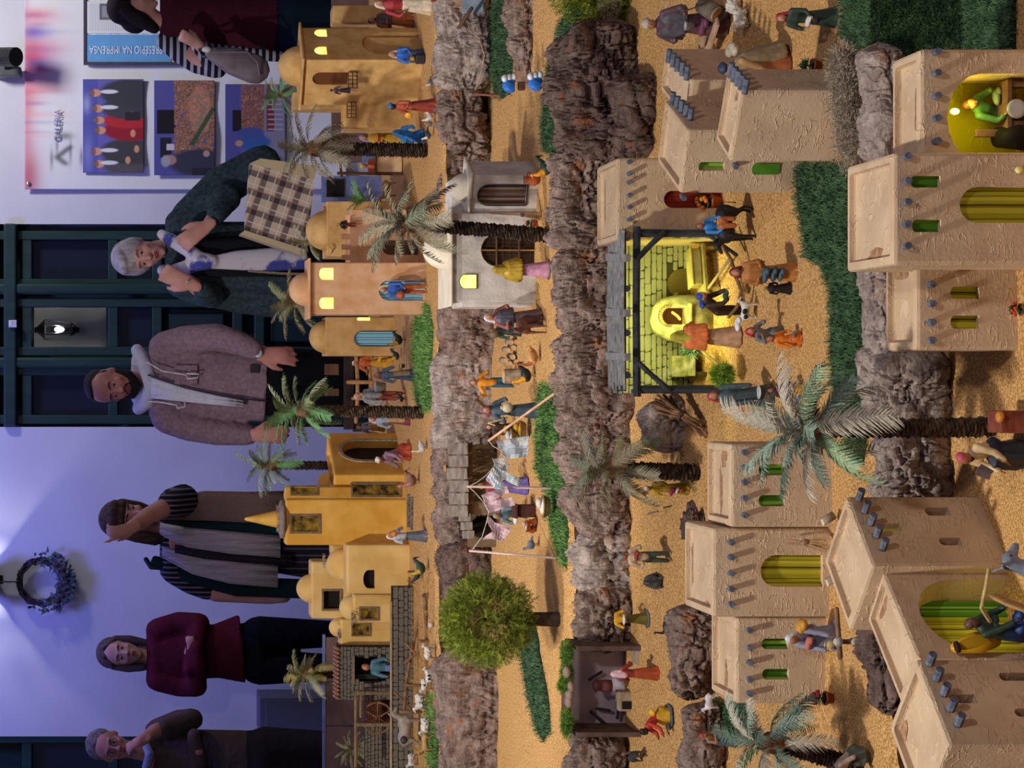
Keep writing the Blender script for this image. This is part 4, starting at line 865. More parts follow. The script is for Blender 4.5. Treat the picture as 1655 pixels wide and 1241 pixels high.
for rr in range(2):
    for k in range(6): y = 803 + k * 9 + rr * 4; MB().box(G(662 + rr * 5.5, y, 3) + Vector((0, -.002, .004)), (.017, .02, .010), None, .002).build('foundation_stone', mat('wall_stone', '#5c544c', col2='#7c7268', scale=60, bump=.6), r_)
# arch body, corner-on
Cn = G(655, 768, 3); o2 = Vector(((U0 - 699) / F * 7.22, 7.22, Cn.z)); b = Block(Cn, o2, .1, topz(540, Cn) - Cn.z, M_gold, r_, 'arch_body', .007, (.012, .012))
u0, u1, zb, zt = b.opening(b.F, 552, 655, 713, 744, mat('arch_dark', '#2c2418', bump=.2), 1., deep=.03, name='arch_back')
P0 = arch_poly(u0, u1, zb, zt, 1., 9); P1 = arch_poly(u0 - .013, u1 + .013, zb, zt + .013, 1., 9); cc = []
M_brk = mat('arch_stone', '#9a8a70', col2='#b5a488', scale=60, bump=.3)
for i in range(2, len(P0) - 1): MB().prism([P0[i], P0[i + 1], P1[i + 1], P1[i]], b.F.o - b.F.n * .004, b.F.a, (0, 0, 1), b.F.n, .008).build('stone', M_brk, r_)
for side in (0, 1):
    zs = zb + (P0[2][1] - zb) * np.linspace(0, 1, 9)
    for i in range(8): a0, a1 = ((u0 - .013, u0) if side == 0 else (u1, u1 + .013)); MB().prism([(a0, zs[i] + .0008), (a1, zs[i] + .0008), (a1, zs[i + 1] - .0008), (a0, zs[i + 1] - .0008)], b.F.o - b.F.n * .004, b.F.a, (0, 0, 1), b.F.n, .008).build('stone', M_brk, r_)
b.done(); dome(r_, Vector(((U0 - 778) / F * 7.1, 7.1, topz(530, Vector((0, 7.1, 0))))), .032, M_gold, 1.2)
# ---------- pale yellow cluster
C = G(664, 960, 3); r_ = root('domed_house', C, 'pale yellow cluster of cubes and small domes left of the golden tower', 'model house')
def cube(px_base, yl, yr, xt, dep, name, D=None, m=M_pale):
    if D: FLc = Vector(((U0 - yl) / F * D, D, C.z)); FRc = Vector(((U0 - yr) / F * D, D, C.z))
    else: FLc = G(px_base, yl, 3); FRc = Vector(((U0 - yr) / F * FLc.y, FLc.y, FLc.z))
    return Block(FLc, FRc, dep, topz(xt, FLc) - FLc.z, m, r_, name, .008)
b = cube(662, 960, 880, 560, .12, 'front_cube'); b.opening(b.F, 587, 606, 921, 951, M_dark, .6, deep=.02, name='window'); b.done(); zt_ = b.FL.z + b.h
def dm(px, py, D, rad, k=1.): dome(r_, W3(px, py, D), rad, M_pale, k)
dm(559, 912, 7.0, .060, 1.15)
b = cube(0, 1000, 907, 503, .12, 'tall_cube', 7.25); b.opening(b.F, 523, 550, 955, 984, M_dark, 0, deep=.02, name='window', frame=M_frame2, fw=.007); b.done(); dm(505, 951, 7.31, .054, 1.1)
b = cube(0, 1007, 960, 571, .10, 'left_cube', 7.05); b.opening(b.F, 583, 610, 983, 1000, _M['lit_dim'], 0, deep=.014, name='window', frame=M_frame2, fw=.006); b.done(); dm(571, 982, 7.1, .046, 1.1)
b = cube(0, 1045, 1000, 550, .10, 'rear_cube', 7.2); b.opening(b.F, 570, 597, 1008, 1026, _M['lit_dim'], 0, deep=.01, name='window', frame=M_frame2, fw=.005); b.done(); dm(549, 1014, 7.25, .036, 1.1)
b = cube(0, 905, 880, 535, .08, 'rear_cube', 7.3); b.done()
mb = MB()
for (px, py, D) in ((505, 968, 7.27), (558, 900, 6.97), (558, 930, 6.97), (571, 998, 7.04), (525, 905, 7.2), (549, 1025, 7.2)):
    for k in range(60): p = W3(px, py, D) + Vector((random.gauss(0, .012), random.gauss(0, .006), random.uniform(-.002, .002))); mb.bar(p, p + Vector((random.gauss(0, .005), random.gauss(0, .005), .007)), .0011, .0011)
mb.build('roof_moss', LICH, r_)['kind'] = 'stuff'
# ---------- white houses
C = G(870, 283, 2); ax = Vector((-.9, .436, 0)).normalized(); r_ = root('white_house', C, 'small white domed house with a tall brown arched door, beside the rooster', 'model house')
bl = .112; h = topz(763, C) - C.z; b = Block(C + ax * bl, C, .115, h, M_white, r_, 'walls', .003)
b.opening(b.F, 772, 851, 299, 331, M_brn, 1., deep=.010, name='door_curtain', frame=mat('thin_dark_frame', '#2c2624', bump=0), fw=.0018); b.done()
cT = b.c.copy(); cT.z = C.z + h; domed(cT, (b.w, b.d), b.rot, .002, M_wroof, r_, .010, .007); dome(r_, cT + Vector((0, 0, .004)), .039, M_wroof, 1.25)
C = G(866, 488, 2); r_ = root('white_house', C, 'large white domed house with a lattice arch door and one lit window', 'model house')
FR_ = G(866, 344, 2) + Vector((0, .0, 0)); b = Block(C, Vector((FR_.x, C.y, C.z)), .20, topz(730, C) - C.z, M_white, r_, 'walls', .003); h = b.h
b.opening(b.F, 743, 770, 444, 466, M_lit, .8, deep=.006, name='lit_window', frame=_M['thin_dark_frame'], fw=.0015)
u0, u1, zb, zt = b.opening(b.F, 777, 870, 377, 431, mat('lattice_dark', '#3a2a22', bump=.2), 1., deep=.016, name='lattice_door')
b.done(); Wf = b.F
mb = MB()
for u in np.linspace(u0, u1, 9)[1:-1]: hh = zt - (u1 - u0) / 2 + math.sqrt(max(0, ((u1 - u0) / 2) ** 2 - (u - (u0 + u1) / 2) ** 2)); mb.bar(Wf.at(u, zb, -.012), Wf.at(u, hh, -.012), .0012, .0012)
for z in np.linspace(zb, zt - .01, 9)[1:]: mb.bar(Wf.at(u0, z, -.012), Wf.at(u1, z, -.012), .0012, .0012)
mb.build('lattice', M_wood, r_)
M_brass = mat('gold_trim', '#d8b060', rough=.3, metal=.7, bump=0)
I = arch_poly(u0 + .001, u1 - .001, zb, zt - .001, 1., 16); mb = MB()
for i in range(2, len(I) - 1): mb.tube([Wf.at(*I[i], -.004), Wf.at(*I[i + 1], -.004)], .0026, 5, round_=False)
mb.tube([Wf.at((u0 + u1) / 2, zb, -.004), Wf.at((u0 + u1) / 2, zt, -.004)], .0022, 5, round_=False); mb.build('gold_trim', M_brass, r_)
mb = MB()
for z in (zb + (zt - zb) * .33, zb + (zt - zb) * .72): MB().tube([Wf.at(u0, z, -.004), Wf.at(u1, z, -.004)], .003, 5, round_=False).build('cross_bar', M_wood, r_)

cT = b.c.copy(); cT.z = C.z + h; domed(cT, (b.w, b.d), b.rot, .002, M_wroof, r_, .012, .008); dome(r_, W3(724, 404, C.y + .08), .056, M_wroof, 1.25)
FLs = C + Vector((-.012, .03, 0)); b = Block(FLs, FLs + Vector((.02, 0, 0)), .16, h - .03, M_white, r_, 'side_porch', .003); b.done()
FRs = Vector(((U0 - 290) / F * 5.62, 5.62, C.z)); FLs = Vector(((U0 - 350) / F * 5.62, 5.62, C.z)); b = Block(FLs, FRs, .1, topz(728, FLs) - C.z, M_white, r_, 'rear_wing', .003); b.done()
# ================================================================ STONEWORK
_ST = []
def stone_pool(m):
    key = 'stones_' + m.name
    for k, v in _ST:
        if k == key: return v
    L = []
    for i in range(7):
        bm = bmesh.new(); bmesh.ops.create_cube(bm, size=1); bmesh.ops.bevel(bm, geom=bm.edges[:], offset=.13, segments=1, affect='EDGES')
        rs = random.Random(i + 5)
        for v in bm.verts: v.co = Vector((v.co.x + rs.uniform(-.07, .07), v.co.y + rs.uniform(-.05, .05), v.co.z + rs.uniform(-.07, .07)))
        me = bpy.data.meshes.new('stone'); bm.to_mesh(me); bm.free(); me.materials.append(m); L.append(me)
    _ST.append((key, L)); return L
def stonework(wall, u0, u1, z0, z1, sw, sh, m, parent, skip=None, th=.008, gap=.0016, seed=1, name='stone', front=0.):
    rs = random.Random(seed); z = z0; pool = stone_pool(m); rot = Matrix((wall.a, -wall.n, Vector((0, 0, 1)))).transposed().to_quaternion(); inv = world_of(parent).inverted()
    while z < z1 - sh * .3:
        h = min(sh * rs.uniform(.8, 1.25), z1 - z); u = u0 - rs.uniform(0, sw * .5)
        while u < u1 - sw * .2:
            w_ = sw * rs.uniform(.6, 1.5); a, b_ = max(u, u0), min(u + w_, u1); u += w_
            if b_ - a < sw * .25: continue
            cu, cz = (a + b_) / 2, z + h / 2
            if skip and skip(cu, cz): continue
            o = bpy.data.objects.new(name, rs.choice(pool)); COL.objects.link(o); o.parent = parent
            o.rotation_mode = 'QUATERNION'; o.rotation_quaternion = rot; o.location = inv @ wall.at(cu, cz, front + rs.uniform(-.0012, .0012)); o.scale = (b_ - a - gap, th, h - gap)
        z += h
# ================================================================ THE OPEN STABLE / BAKEHOUSE
M_stn = mat('stable_stone', '#8f8b80', col2='#aaa698', scale=50, bump=.5, rough=.9)
M_mort = mat('stable_mortar', '#3c382e', scale=60, bump=.4)
M_pole = mat('stable_timber', '#23262c', col2='#3c4048', scale=30, bump=1, bscale=60, stretch=(1, 1, 1), dist=.003)
M_oven = mat('oven_plaster', '#6f6c52', col2='#a8a27c', scale=45, bump=.5, bscale=200)
st = root('open_stable', G(1190, 500, 1), 'open timber stable with a stone back wall and glowing domed oven, lit bright yellow', 'model stable')
SF, SB = 4.22, 4.46; zf = GZ(1, SF); 
xl, xr = (U0 - 637) / F * SF, (U0 - 371) / F * SF
wl = Wall(Vector((xl + .0, SB, zf)), (1, 0, 0), (0, -1, 0)); Wd = xr - xl; zt = HC - (990 - PX0) / F * SB - zf
MB().box(((xl + xr) / 2, SB + .008, zf + zt / 2), (Wd, .014, zt)).build('back_wall', M_mort, st)
_, na = wl.loc(1078, 460); nu0 = wl.loc(1100, 482)[0]; nu1 = wl.loc(1100, 434)[0]
stonework(wl, 0, Wd, .004, zt, .026, .0125, M_stn, st, skip=lambda u, z: nu0 < u < nu1 and z < na, th=.007, seed=4)
MB().prism(arch_poly(nu0, nu1, 0, na, 1.), wl.o - wl.n * .0, (1, 0, 0), (0, 0, 1), wl.n, .004).build('niche', mat('niche_brown', '#6b5a34', bump=.3), st)
# side walls
for X, nm in ((xl + .006, 0), (xr - .006, 1)):
    MB().box((X, (SF + SB) / 2 + .02, zf + .08), (.008, SB - SF - .04, .16)).build('side_wall', M_mort, st)
    sw_ = Wall(Vector((X, SF + .04 if nm == 0 else SB, zf)), (0, 1 if nm == 0 else -1, 0), (1 if nm == 0 else -1, 0, 0)); stonework(sw_, 0, SB - SF - .05, .004, .155, .026, .0125, M_stn, st, th=.006, front=.005, seed=8 + nm)
def timber(a, b, r, nm, m=M_pole, n=8, parent=st, jit=.12):
    return MB().tube([a, (a + b) / 2 + Vector((0, 0, .001)), b], [r, r * .93, r], n, round_=False, jit=jit).build(nm, m, parent)
ptop = 1027
for y, x1 in ((377, 1178), (629, 1192)): timber(W3(ptop, y, SF), W3(x1, y, SF), .0088, 'post')
timber(W3(1029, 366, SF - .004), W3(1029, 641, SF - .004), .0088, 'beam')
timber(W3(1028, 421, SF - .012), W3(1074, 374, SF - .010), .0062, 'brace'); timber(W3(1030, 584, SF - .012), W3(1082, 631, SF - .010), .0062, 'brace')
for y in (384, 466, 538, 606): a = W3(1014, y, SF - .012); timber(a, W3(1003, y, SB), .0072, 'rafter')
M_stick = mat('grey_stick', '#6c6e70', col2='#9a9c98', scale=50, bump=.4)
for k in range(24):
    D = SF - .012 + .0100 * k + random.uniform(-.003, .003); px = 1008 - 1.0 * k; a, b = W3(px, 372 + random.uniform(-4, 10), D), W3(px + random.uniform(-2, 2), 628 + random.uniform(-16, 4), D); MB().tube([a, (a + b) / 2 + Vector((0, 0, .003)), b], [.0036, .004, .003], 5, round_=False).build('roof_stick', M_stick, st)
a_, b_ = W3(1012, 370, SF), W3(1004, 370, SB); c_, d_ = W3(1012, 632, SF), W3(1004, 632, SB); MB().add([a_, b_, d_, c_] + [p + Vector((0, 0, .002)) for p in (a_, b_, d_, c_)], [(0, 1, 2, 3), (7, 6, 5, 4), (0, 4, 5, 1), (1, 5, 6, 2), (2, 6, 7, 3), (3, 7, 4, 0)]).build('light_block_sheet', M_pole, st)  # added sheet keeps lamp light from leaking up through the sticks
for y in (417, 506, 577):
    mb = MB(); a = W3(1010, y, SF - .024); b = W3(980, y - 2, SF + .19); mb.bar(a, b, .016, .003); mb.bar(a, a + Vector((0, .002, -.012)), .016, .003, up=(0, 1, 0)); mb.build('roof_strap', mat('strap_grey', '#8f8f90', scale=60), st)
# domed oven
oc = W3(1150, 515, 4.37); oc.z = zf
prof = [(.052, 0), (.053, .05), (.052, .085), (.047, .108), (.037, .125), (.022, .136), (.004, .140)]
ov = MB().lathe(oc, prof, 28, sy=.8).build('oven', M_oven, st, True)
Wo = Wall(oc + Vector((-.06, -.044, 0)), (1, 0, 0), (0, -1, 0)); au0, az0 = Wo.loc(1112, 524); au1, az1 = Wo.loc(1070, 497)
ovb = ov; cut = MB().prism(arch_poly(au0, au1, az0, az1, 1.), Wo.o + Wo.n * .02, (1, 0, 0), (0, 0, 1), Wo.n, -.075).build('cutter', M_dark, None); cut.hide_render = True; CUTTERS.append(cut)
md = ov.modifiers.new('b', 'BOOLEAN'); md.operation = 'DIFFERENCE'; md.solver = 'EXACT'; md.object = cut; PENDING.append(ov)
MB().box(Wo.at((au0 + au1) / 2, (az0 + az1) / 2, -.048), (au1 - au0 + .004, .004, az1 - az0 + .006)).build('oven_mouth', mat('mouth_brown', '#3a1c10'), st)  # dark panel paints the shade inside the oven
I = arch_poly(au0 - .003, au1 + .003, az0, az1 + .003, 1., 11)
for i in range(2, len(I) - 1): a = Wo.at(*I[i], -.005); b = Wo.at(*I[i + 1], -.005); MB().box((a + b) / 2, (.0055, .012, .008), (0, random.uniform(-.4, .4), 0), .001).build('arch_brick', mat('arch_brick_brown', '#4a3a26', col2='#75603c', scale=60), st)
MB().tube([Wo.at(au0 + .012, az0 + .012, -.022), Wo.at((au0 + au1) / 2, az0 + .018, -.018), Wo.at(au1 - .010, az0 + .028, -.022)], .0026, 6).build('fire', mat('fire_glow', '#ff7a20', emit=9, bump=0), st)
lamp('POINT', 'oven_fire_light', Wo.at((au0 + au1) / 2, az0 + .02, -.008), None, .022, (1, .25, .05), .004)
MB().box(Wo.at((au0 + au1) / 2, az0 - .004, -.002), (au1 - au0 + .02, .024, .006), None, .0015).build('oven_shelf', M_oven, st)
# low bench at the left, ledge with dark mouth
a, b = W3(1115, 608, 4.40), W3(1115, 566, 4.40)
MB().box(((a.x + b.x) / 2, 4.40, a.z), (b.x - a.x, .07, .007), None, .002).build('ledge', M_oven, st)
MB().box((a.x + .006, 4.40, (a.z + zf) / 2), (.008, .06, a.z - zf)).build('ledge_wall', M_mort, st)
MB().box(((a.x + b.x) / 2, 4.44, (a.z + zf) / 2), (b.x - a.x, .004, a.z - zf)).build('ledge_back', M_dark, st)
MB().box(W3(1096, 592, 4.43), (.048, .03, .034), None, .003).build('block', M_oven, st)
# table with a kneading box, right
tb = root('work_table', W3(1180, 432, 4.33), 'small table carrying a long pale box inside the stable, right of the oven', 'table'); tz = W3(1134, 430, 4.33).z
M_tw = mat('table_wood', '#8a7a50', col2='#a39468', scale=40)
c = W3(1134, 438, 4.33); rt = Euler((0, 0, R(14))).to_matrix(); MB().box(c, (.11, .06, .006), rt, .001).build('tabletop', M_tw, tb)
for sx in (-.046, .046):
    for sy in (-.022, .022): p = c + rt @ Vector((sx, sy, 0)); MB().bar(p, (p.x, p.y, GZ(1, p.y)), .007, .007).build('leg', M_tw, tb)
kb = root('dough_box', c, 'long pale wooden box lying on the table in the stable', 'box'); MB().box(c + rt @ Vector((.006, 0, .014)), (.082, .036, .020), rt, .002).build('box_body', M_tw, kb); MB().box(c + rt @ Vector((.006, 0, .0255)), (.086, .040, .004), rt, .001).build('lid', mat('lid_wood', '#b3a570'), kb)
# leaning poles, broom-like bush and logs in front of the bench
def stick(name, label, cat, pts, r, m, group=None, n=6):
    o = MB().tube([Vector(p) for p in pts], r, n).build(name, m, None, True); c = Vector(pts[0]); o.data.transform(Matrix.Translation(-c)); o.location = c; return tag(o, label, cat, group)
M_twig = mat('twig', '#6a4a30', col2='#937050', scale=60, bump=.5)
stick('branch', 'thin crooked branch lying across the stable front, upper piece', 'branch', [W3(1160, 385, 4.16), W3(1182, 420, 4.12), W3(1190, 450, 4.10)], .004, M_twig)
stick('branch', 'crooked branch curving before the stable beside the spotted dog', 'branch', [W3(1190, 448, 4.10), W3(1198, 470, 4.09), W3(1192, 495, 4.10), W3(1178, 512, 4.12)], .0036, M_twig)
stick('branch', 'pale branch leaning against the kneading table', 'branch', [W3(1178, 420, 4.2), W3(1142, 470, 4.3)], .0035, M_tw)
stick('branch', 'dark beam propped between the donkey and the woman in orange', 'branch', [W3(1148, 382, 4.2), W3(1190, 412, 4.14)], .004, M_pole)
stick('branch', 'yellowish plank end leaning below the teal broom head', 'branch', [W3(1128, 562, 4.3), W3(1166, 594, 4.24)], .0036, M_tw)
mb = MB(); c = W3(1118, 567, 4.30)
for k in range(60): d = Vector((random.gauss(0, .5), random.gauss(-.3, .4), random.gauss(.2, .8))).normalized() * random.uniform(.012, .028); mb.bar(c, c + d, .003, .0008)
o = mb.build('leaf_bunch', paint('#5c8a7a'), None); o.data.transform(Matrix.Translation(-c)); o.location = c; tag(o, 'bunch of blue-green leaves on the plank end left of the baker', 'plant', None, 'stuff')
clump('light green bush at the foot of the left stable post', W3(1168, 606, 4.16), (.022, .02, .024), 1500, mat('bush_lime', '#5c8a1e', var=.3, scale=60, bump=0, col2='#a0c04a'), 81, .012, 'bush', 'bush')
lamp('AREA', 'stable_lamp', (oc.x - .01, SF + .035, zf + .172), (oc.x, SB, zf + .06), 1.0, (.95, 1, .24), .10)
lamp('POINT', 'stable_bulb', (oc.x + .07, SF + .10, zf + .165), None, .09, (.93, 1, .2), .02)
# sticks bundle
sb = root('stick_bundle', W3(1100, 670, 4.45), 'tied bundle of brown sticks left of the stable', 'firewood')
ca, cb = W3(1062, 644, 4.45), W3(1142, 700, 4.36)
for k in range(14):
    o = Vector((random.gauss(0, .009), random.gauss(0, .006), random.gauss(0, .009))); e1 = Vector((random.gauss(0, .014), 0, random.gauss(0, .014))); e2 = Vector((random.gauss(0, .014), 0, random.gauss(0, .014)))
    a = ca.lerp(cb, random.uniform(0, .12)); b = ca.lerp(cb, random.uniform(.85, 1)); MB().tube([a + e1, a.lerp(b, .5) + o * .5, b + e2], [.0034, .0038, .0026], 5, round_=False).build('stick', M_twig, sb)
MB().lathe(ca.lerp(cb, .5), [(.013, -.004), (.014, 0), (.013, .004)], 12, rot=(cb - ca).to_track_quat('Z', 'Y').to_matrix()).build('tie', mat('tie_rope', '#5a4638'), sb)
# ================================================================ BARN, YARD WALL AND PEN
M_bst = mat('barn_stone', '#5e5850', col2='#878074', scale=50, bump=.6, rough=.9)
M_bm = mat('barn_joint', '#241f1a')
C = G(668, 1088, 3); bn = root('stone_barn', Vector((C.x, 7.15, C.z)), 'small grey stone barn with a dark doorway and a tiled eave', 'model house')
bw = Wall(Vector(((U0 - 1131) / F * 7.15, 7.15, C.z)), (1, 0, 0), (0, -1, 0)); BW = (1131 - 1045) / F * 7.15; bh = HC - (548 - PX0) / F * 7.15 - C.z
du0, du1 = bw.loc(600, 1101)[0], bw.loc(600, 1062)[0]; dz = bw.loc(571, 1080)[1]
mb = MB(); mb.box(bw.at(du0 / 2, bh / 2, -.05), (du0, .1, bh)).box(bw.at((du1 + BW) / 2, bh / 2, -.05), (BW - du1, .1, bh)).box(bw.at((du0 + du1) / 2, (dz + bh) / 2, -.05), (du1 - du0, .1, bh - dz)).box(bw.at(BW / 2, bh / 2, -.1), (BW, .005, bh)); mb.build('barn_body', M_bm, bn)
stonework(bw, 0, BW, 0, bh, .019, .0155, M_bst, bn, skip=lambda u, z: du0 < u < du1 and z < dz, th=.008, seed=3)
MB().box(bw.at((du0 + du1) / 2, dz, .003), (du1 - du0 + .02, .012, .008)).build('lintel', M_frame2, bn)
MB().box(bw.at(du0 + .012, dz / 2, -.03), (.018, .003, dz), (0, 0, .6)).build('barn_door', mat('barn_green', '#2c3a30'), bn)
M_tile = mat('eave_tile', '#8a5a40', col2='#b08060', scale=60)
for k in range(13): MB().tube([bw.at(BW * (k + .5) / 13, bh + .006, .012), bw.at(BW * (k + .5) / 13, bh + .012, -.06)], .0058, 8, round_=False).build('tile', M_tile, bn)
# left shed with frame, wheel and stepped stones
sh = root('stone_shed', Vector((bw.o.x - .08, 7.2, C.z)), 'low stone shed with a timber frame and wheel beside the barn', 'model shed')
sw2 = Wall(Vector(((U0 - 1250) / F * 7.22, 7.22, C.z)), (1, 0, 0), (0, -1, 0)); SW = (1250 - 1131) / F * 7.22; shh = sw2.loc(582, 1150)[1]
MB().box(sw2.at(SW / 2, shh * .42, -.03), (SW, .05, shh * .84)).build('shed_body', M_bm, sh)
stonework(sw2, 0, SW * .66, 0, shh * .86, .017, .0125, M_bst, sh, th=.008, seed=6); stonework(sw2, SW * .66, SW, 0, shh * .86, .009, .006, mat('shed_brick', '#5c3226', col2='#7a4636', scale=50), sh, th=.006, seed=9, name='brick')
M_tim = mat('shed_timber', '#6e5a40', col2='#8f7a58', scale=30, stretch=(1, 1, 4))
def tim(x0, y0, x1, y1, D, r, par=sh, m=M_tim, nm='timber'): return MB().tube([W3(x0, y0, D), W3(x1, y1, D)], r, 7, round_=False).build(nm, m, par)
tim(575, 1118, 575, 1240, 7.1, .006); tim(583, 1105, 583, 1160, 7.1, .005); tim(577, 1120, 631, 1120, 7.08, .007); tim(576, 1171, 631, 1171, 7.08, .007)
mb = MB(); c = W3(610, 1160, 7.12)
P = [c + Vector((.055 * math.cos(t), 0, .055 * math.sin(t))) for t in np.linspace(0, 2 * math.pi, 25)]; mb.tube(P, .004, 6, round_=False)
MB.build(mb, 'wheel_rim', M_twig, sh, True)
for k in range(6): t = k * math.pi / 3; MB().bar(c, c + Vector((.053 * math.cos(t), 0, .053 * math.sin(t))), .004, .004).build('spoke', M_twig, sh)
# yard wall
yb = G(668, 1100, 3); yw = Wall(Vector(((U0 - 1290) / F * yb.y, yb.y, yb.z)), (1, 0, 0), (0, -1, 0)); YW = (1290 - 948) / F * yb.y; yh = yw.loc(634, 1100)[1]
y_ = root('yard_wall', yw.at(YW / 2, 0), 'long low stone wall with a plank top behind the sheep pen', 'model wall')
MB().box(yw.at(YW / 2, yh / 2, -.02), (YW, .03, yh)).build('wall_core', M_bm, y_); stonework(yw, 0, YW, 0, yh, .021, .0165, M_bst, y_, th=.009, front=-.004, seed=12)
MB().box(yw.at((YW - .05) / 2, yh + .003, -.008), (YW - .05, .02, .006), None, .001).build('coping', mat('coping_pale', '#a08e6c'), y_)
# log fences
M_log = mat('fence_log', '#6b4c36', col2='#95704e', scale=40, bump=.6)
fr = root('log_fence', G(700, 1100, 3), 'rough log fence around the sheep pen, tied with twine', 'fence')
fd = G(700, 1100, 3).y
def logp(par, pts, D, r, nm, m=M_log):
    P = [W3(a, b, D) + Vector((random.uniform(-.003, .003), 0, random.uniform(-.002, .002))) for a, b in pts]; return MB().tube(P, r, 7, jit=.08).build(nm, m, par, True)
logp(fr, [(687, 960), (689, 1030), (691, 1090), (693, 1180), (696, 1260)], 6.42, .0062, 'rail'); logp(fr, [(706, 1118), (710, 1160), (714, 1240)], 6.34, .005, 'rail')
logp(fr, [(681, 983), (672, 1020), (665, 1056), (658, 1100), (653, 1150)], 6.62, .006, 'rail'); logp(fr, [(640, 1120), (668, 1150)], 6.62, .004, 'rail')
for y, a, b in ((964, 684, 704), (1035, 676, 716), (1106, 656, 712), (1188, 682, 716), (1150, 648, 680)): logp(fr, [(a, y), (b, y + 2)], 6.40, .0055, 'fence_post')
for a, b in (((655, 1038), (688, 1072)), ((690, 1042), (654, 1070))): logp(fr, [a, b], 6.60, .0045, 'fence_post')
fr = root('log_fence', G(612, 620, 3), 'pale log rail fence behind the villagers, between the ochre house and palm', 'fence'); M_log2 = mat('fence_log_pale', '#a87c4c', col2='#c89a64', scale=40, bump=.6)
logp(fr, [(575, 572), (577, 610), (578, 640), (576, 682)], 7.7, .008, 'rail', M_log2); logp(fr, [(594, 574), (597, 600), (600, 624)], 7.7, .007, 'rail', M_log2); logp(fr, [(563, 617), (602, 617)], 7.68, .0085, 'fence_post', M_log2); logp(fr, [(570, 643), (612, 644)], 7.68, .0065, 'fence_post', M_log2)
# market stall in the rear
ms = root('market_stall', G(655, 270, 3), 'small wooden market stall with a pale counter behind the right palm', 'stall'); msD = 7.0
MB().tube([W3(545, 280, msD), W3(656, 281, msD)], .006, 6, round_=False).build('post', mat('stall_wood', '#5c3c2c'), ms); MB().tube([W3(549, 252, msD), W3(552, 286, msD)], .005, 6, round_=False).build('rail', _M['stall_wood'], ms); MB().tube([W3(552, 262, msD), W3(572, 279, msD)], .004, 6, round_=False).build('brace', _M['stall_wood'], ms)
rect(608, 650, 252, 279, msD, th=.05, bev=.002).build('counter', mat('counter_plaster', '#d0b088'), ms); MB().tube([W3(607, 250, msD - .005), W3(607, 280, msD - .005)], .004, 6, round_=False).build('counter_rail', _M['stall_wood'], ms)
bx = root('blue_shed', W3(560, 315, 7.6), 'pale blue and dark shed front behind the ochre house, beside the palm', 'model shed'); rect(520, 640, 284, 326, 7.62, th=.02).build('shed_wall', mat('blue_board', '#5f6a9c', col2='#7682b4'), bx); rect(528, 556, 290, 318, 7.61, th=.008).build('dark_opening', M_dark, bx); rect(586, 640, 250, 262, 7.2, th=.01).build('side_board', _M['blue_board'], bx)
# ================================================================ SHINGLED SHACK AND WASH PLACE
sk = root('shack', W3(862, 780, 5.95), 'lean-to shack with wide grey shingles and plank back behind the washing line', 'model shed')
M_shg = mat('shingle_grey', '#6f6256', col2='#94877a', scale=30, bump=.5, stretch=(1, 1, 3)); M_plk = mat('plank_brown', '#5c4c36', col2='#8a785a', scale=26, bump=.5, stretch=(4, 1, 1))
for k in range(6):
    y0 = 716 + k * 20.2; q = random.uniform(-3, 3); a, b = W3(725 + q, y0 + 9, 6.02), W3(756 + q * .5, y0 + 9, 5.88); MB().bar(a, b, .034, .004, up=(random.uniform(-.06, .06), -.4, 1), bev=.001).build('shingle', M_shg, sk)
rect(757, 764, 716, 832, 5.9, th=.02).build('roof_beam', M_wood, sk)
for k in range(9): y = 718 + k * 11.6; rect(758, 806, y, y + 10.6, 6.0 + random.uniform(-.003, .003), th=.006, bev=.001).build('plank', M_plk, sk)
rect(800, 838, 718, 812, 6.0, th=.01).build('base_board', mat('base_brown', '#3c2a20', scale=30), sk); rect(757, 808, 812, 832, 5.92, th=.05).build('corner_post', mat('corner_plaster', '#857460', scale=40), sk)
rect(838, 846, 714, 832, 5.9, th=.12).build('step', mat('step_brown', '#6c5440'), sk)
for k in range(3): a, b = W3(742 + 3 * k, 836 + 14 * k, 5.99), W3(760 + 3 * k, 836 + 14 * k, 5.88); MB().bar(a, b, .024, .004, bev=.001).build('shingle', M_shg, sk)
rect(757, 812, 834, 884, 6.02, th=.02).build('side_wall', mat('shack_plaster', '#6e5c48', scale=30), sk)
MB().ell(W3(777, 852, 6.0), (.032, .02, .032), n=16).build('dark_arch', M_dark, sk)
# open workshop box (stage) at the left
wsD = 4.78; ws = root('workshop_box', W3(1068, 1118, wsD), 'open box-like smithy stage with lilac back wall and mossy top, left side', 'model workshop')
M_lil = mat('lilac_wall', '#a89cb2', col2='#c4bac8', scale=10, bump=.2); M_bxw = mat('box_wood', '#4a3834', col2='#6c5650', scale=30, bump=.4)
rect(922, 1070, 1050, 1190, wsD + .12, th=.01).build('back_wall', M_lil, ws)
for y in (1047, 1186): a = W3(924, y, wsD); b = W3(1068, y, wsD); MB().box((a.x, wsD + .06, (a.z + b.z) / 2 - .01), (.012, .14, a.z - b.z), None, .002).build('side_wall', M_bxw, ws)
a, b = W3(926, 1190, wsD), W3(926, 1044, wsD); MB().box(((a.x + b.x) / 2, wsD + .075, a.z), (b.x - a.x, .07, .010), None, .002).build('roof_plank', M_bxw, ws)
a, b = W3(1052, 1186, wsD), W3(1052, 1050, wsD); MB().box(((a.x + b.x) / 2, wsD + .06, a.z - .012), (b.x - a.x, .14, .012), None, .002).build('floor_slab', mat('slab_grey', '#8c7a74', scale=30), ws)
MB().lathe(W3(975, 1108, wsD + .06) - Vector((0, 0, .02)), [(.014, 0), (.015, .02), (.012, .034), (.017, .038), (.006, .046)], 14, sx=1).build('hanging_bucket', mat('bucket_red', '#5a3038', col2='#7c4a50'), ws, True)
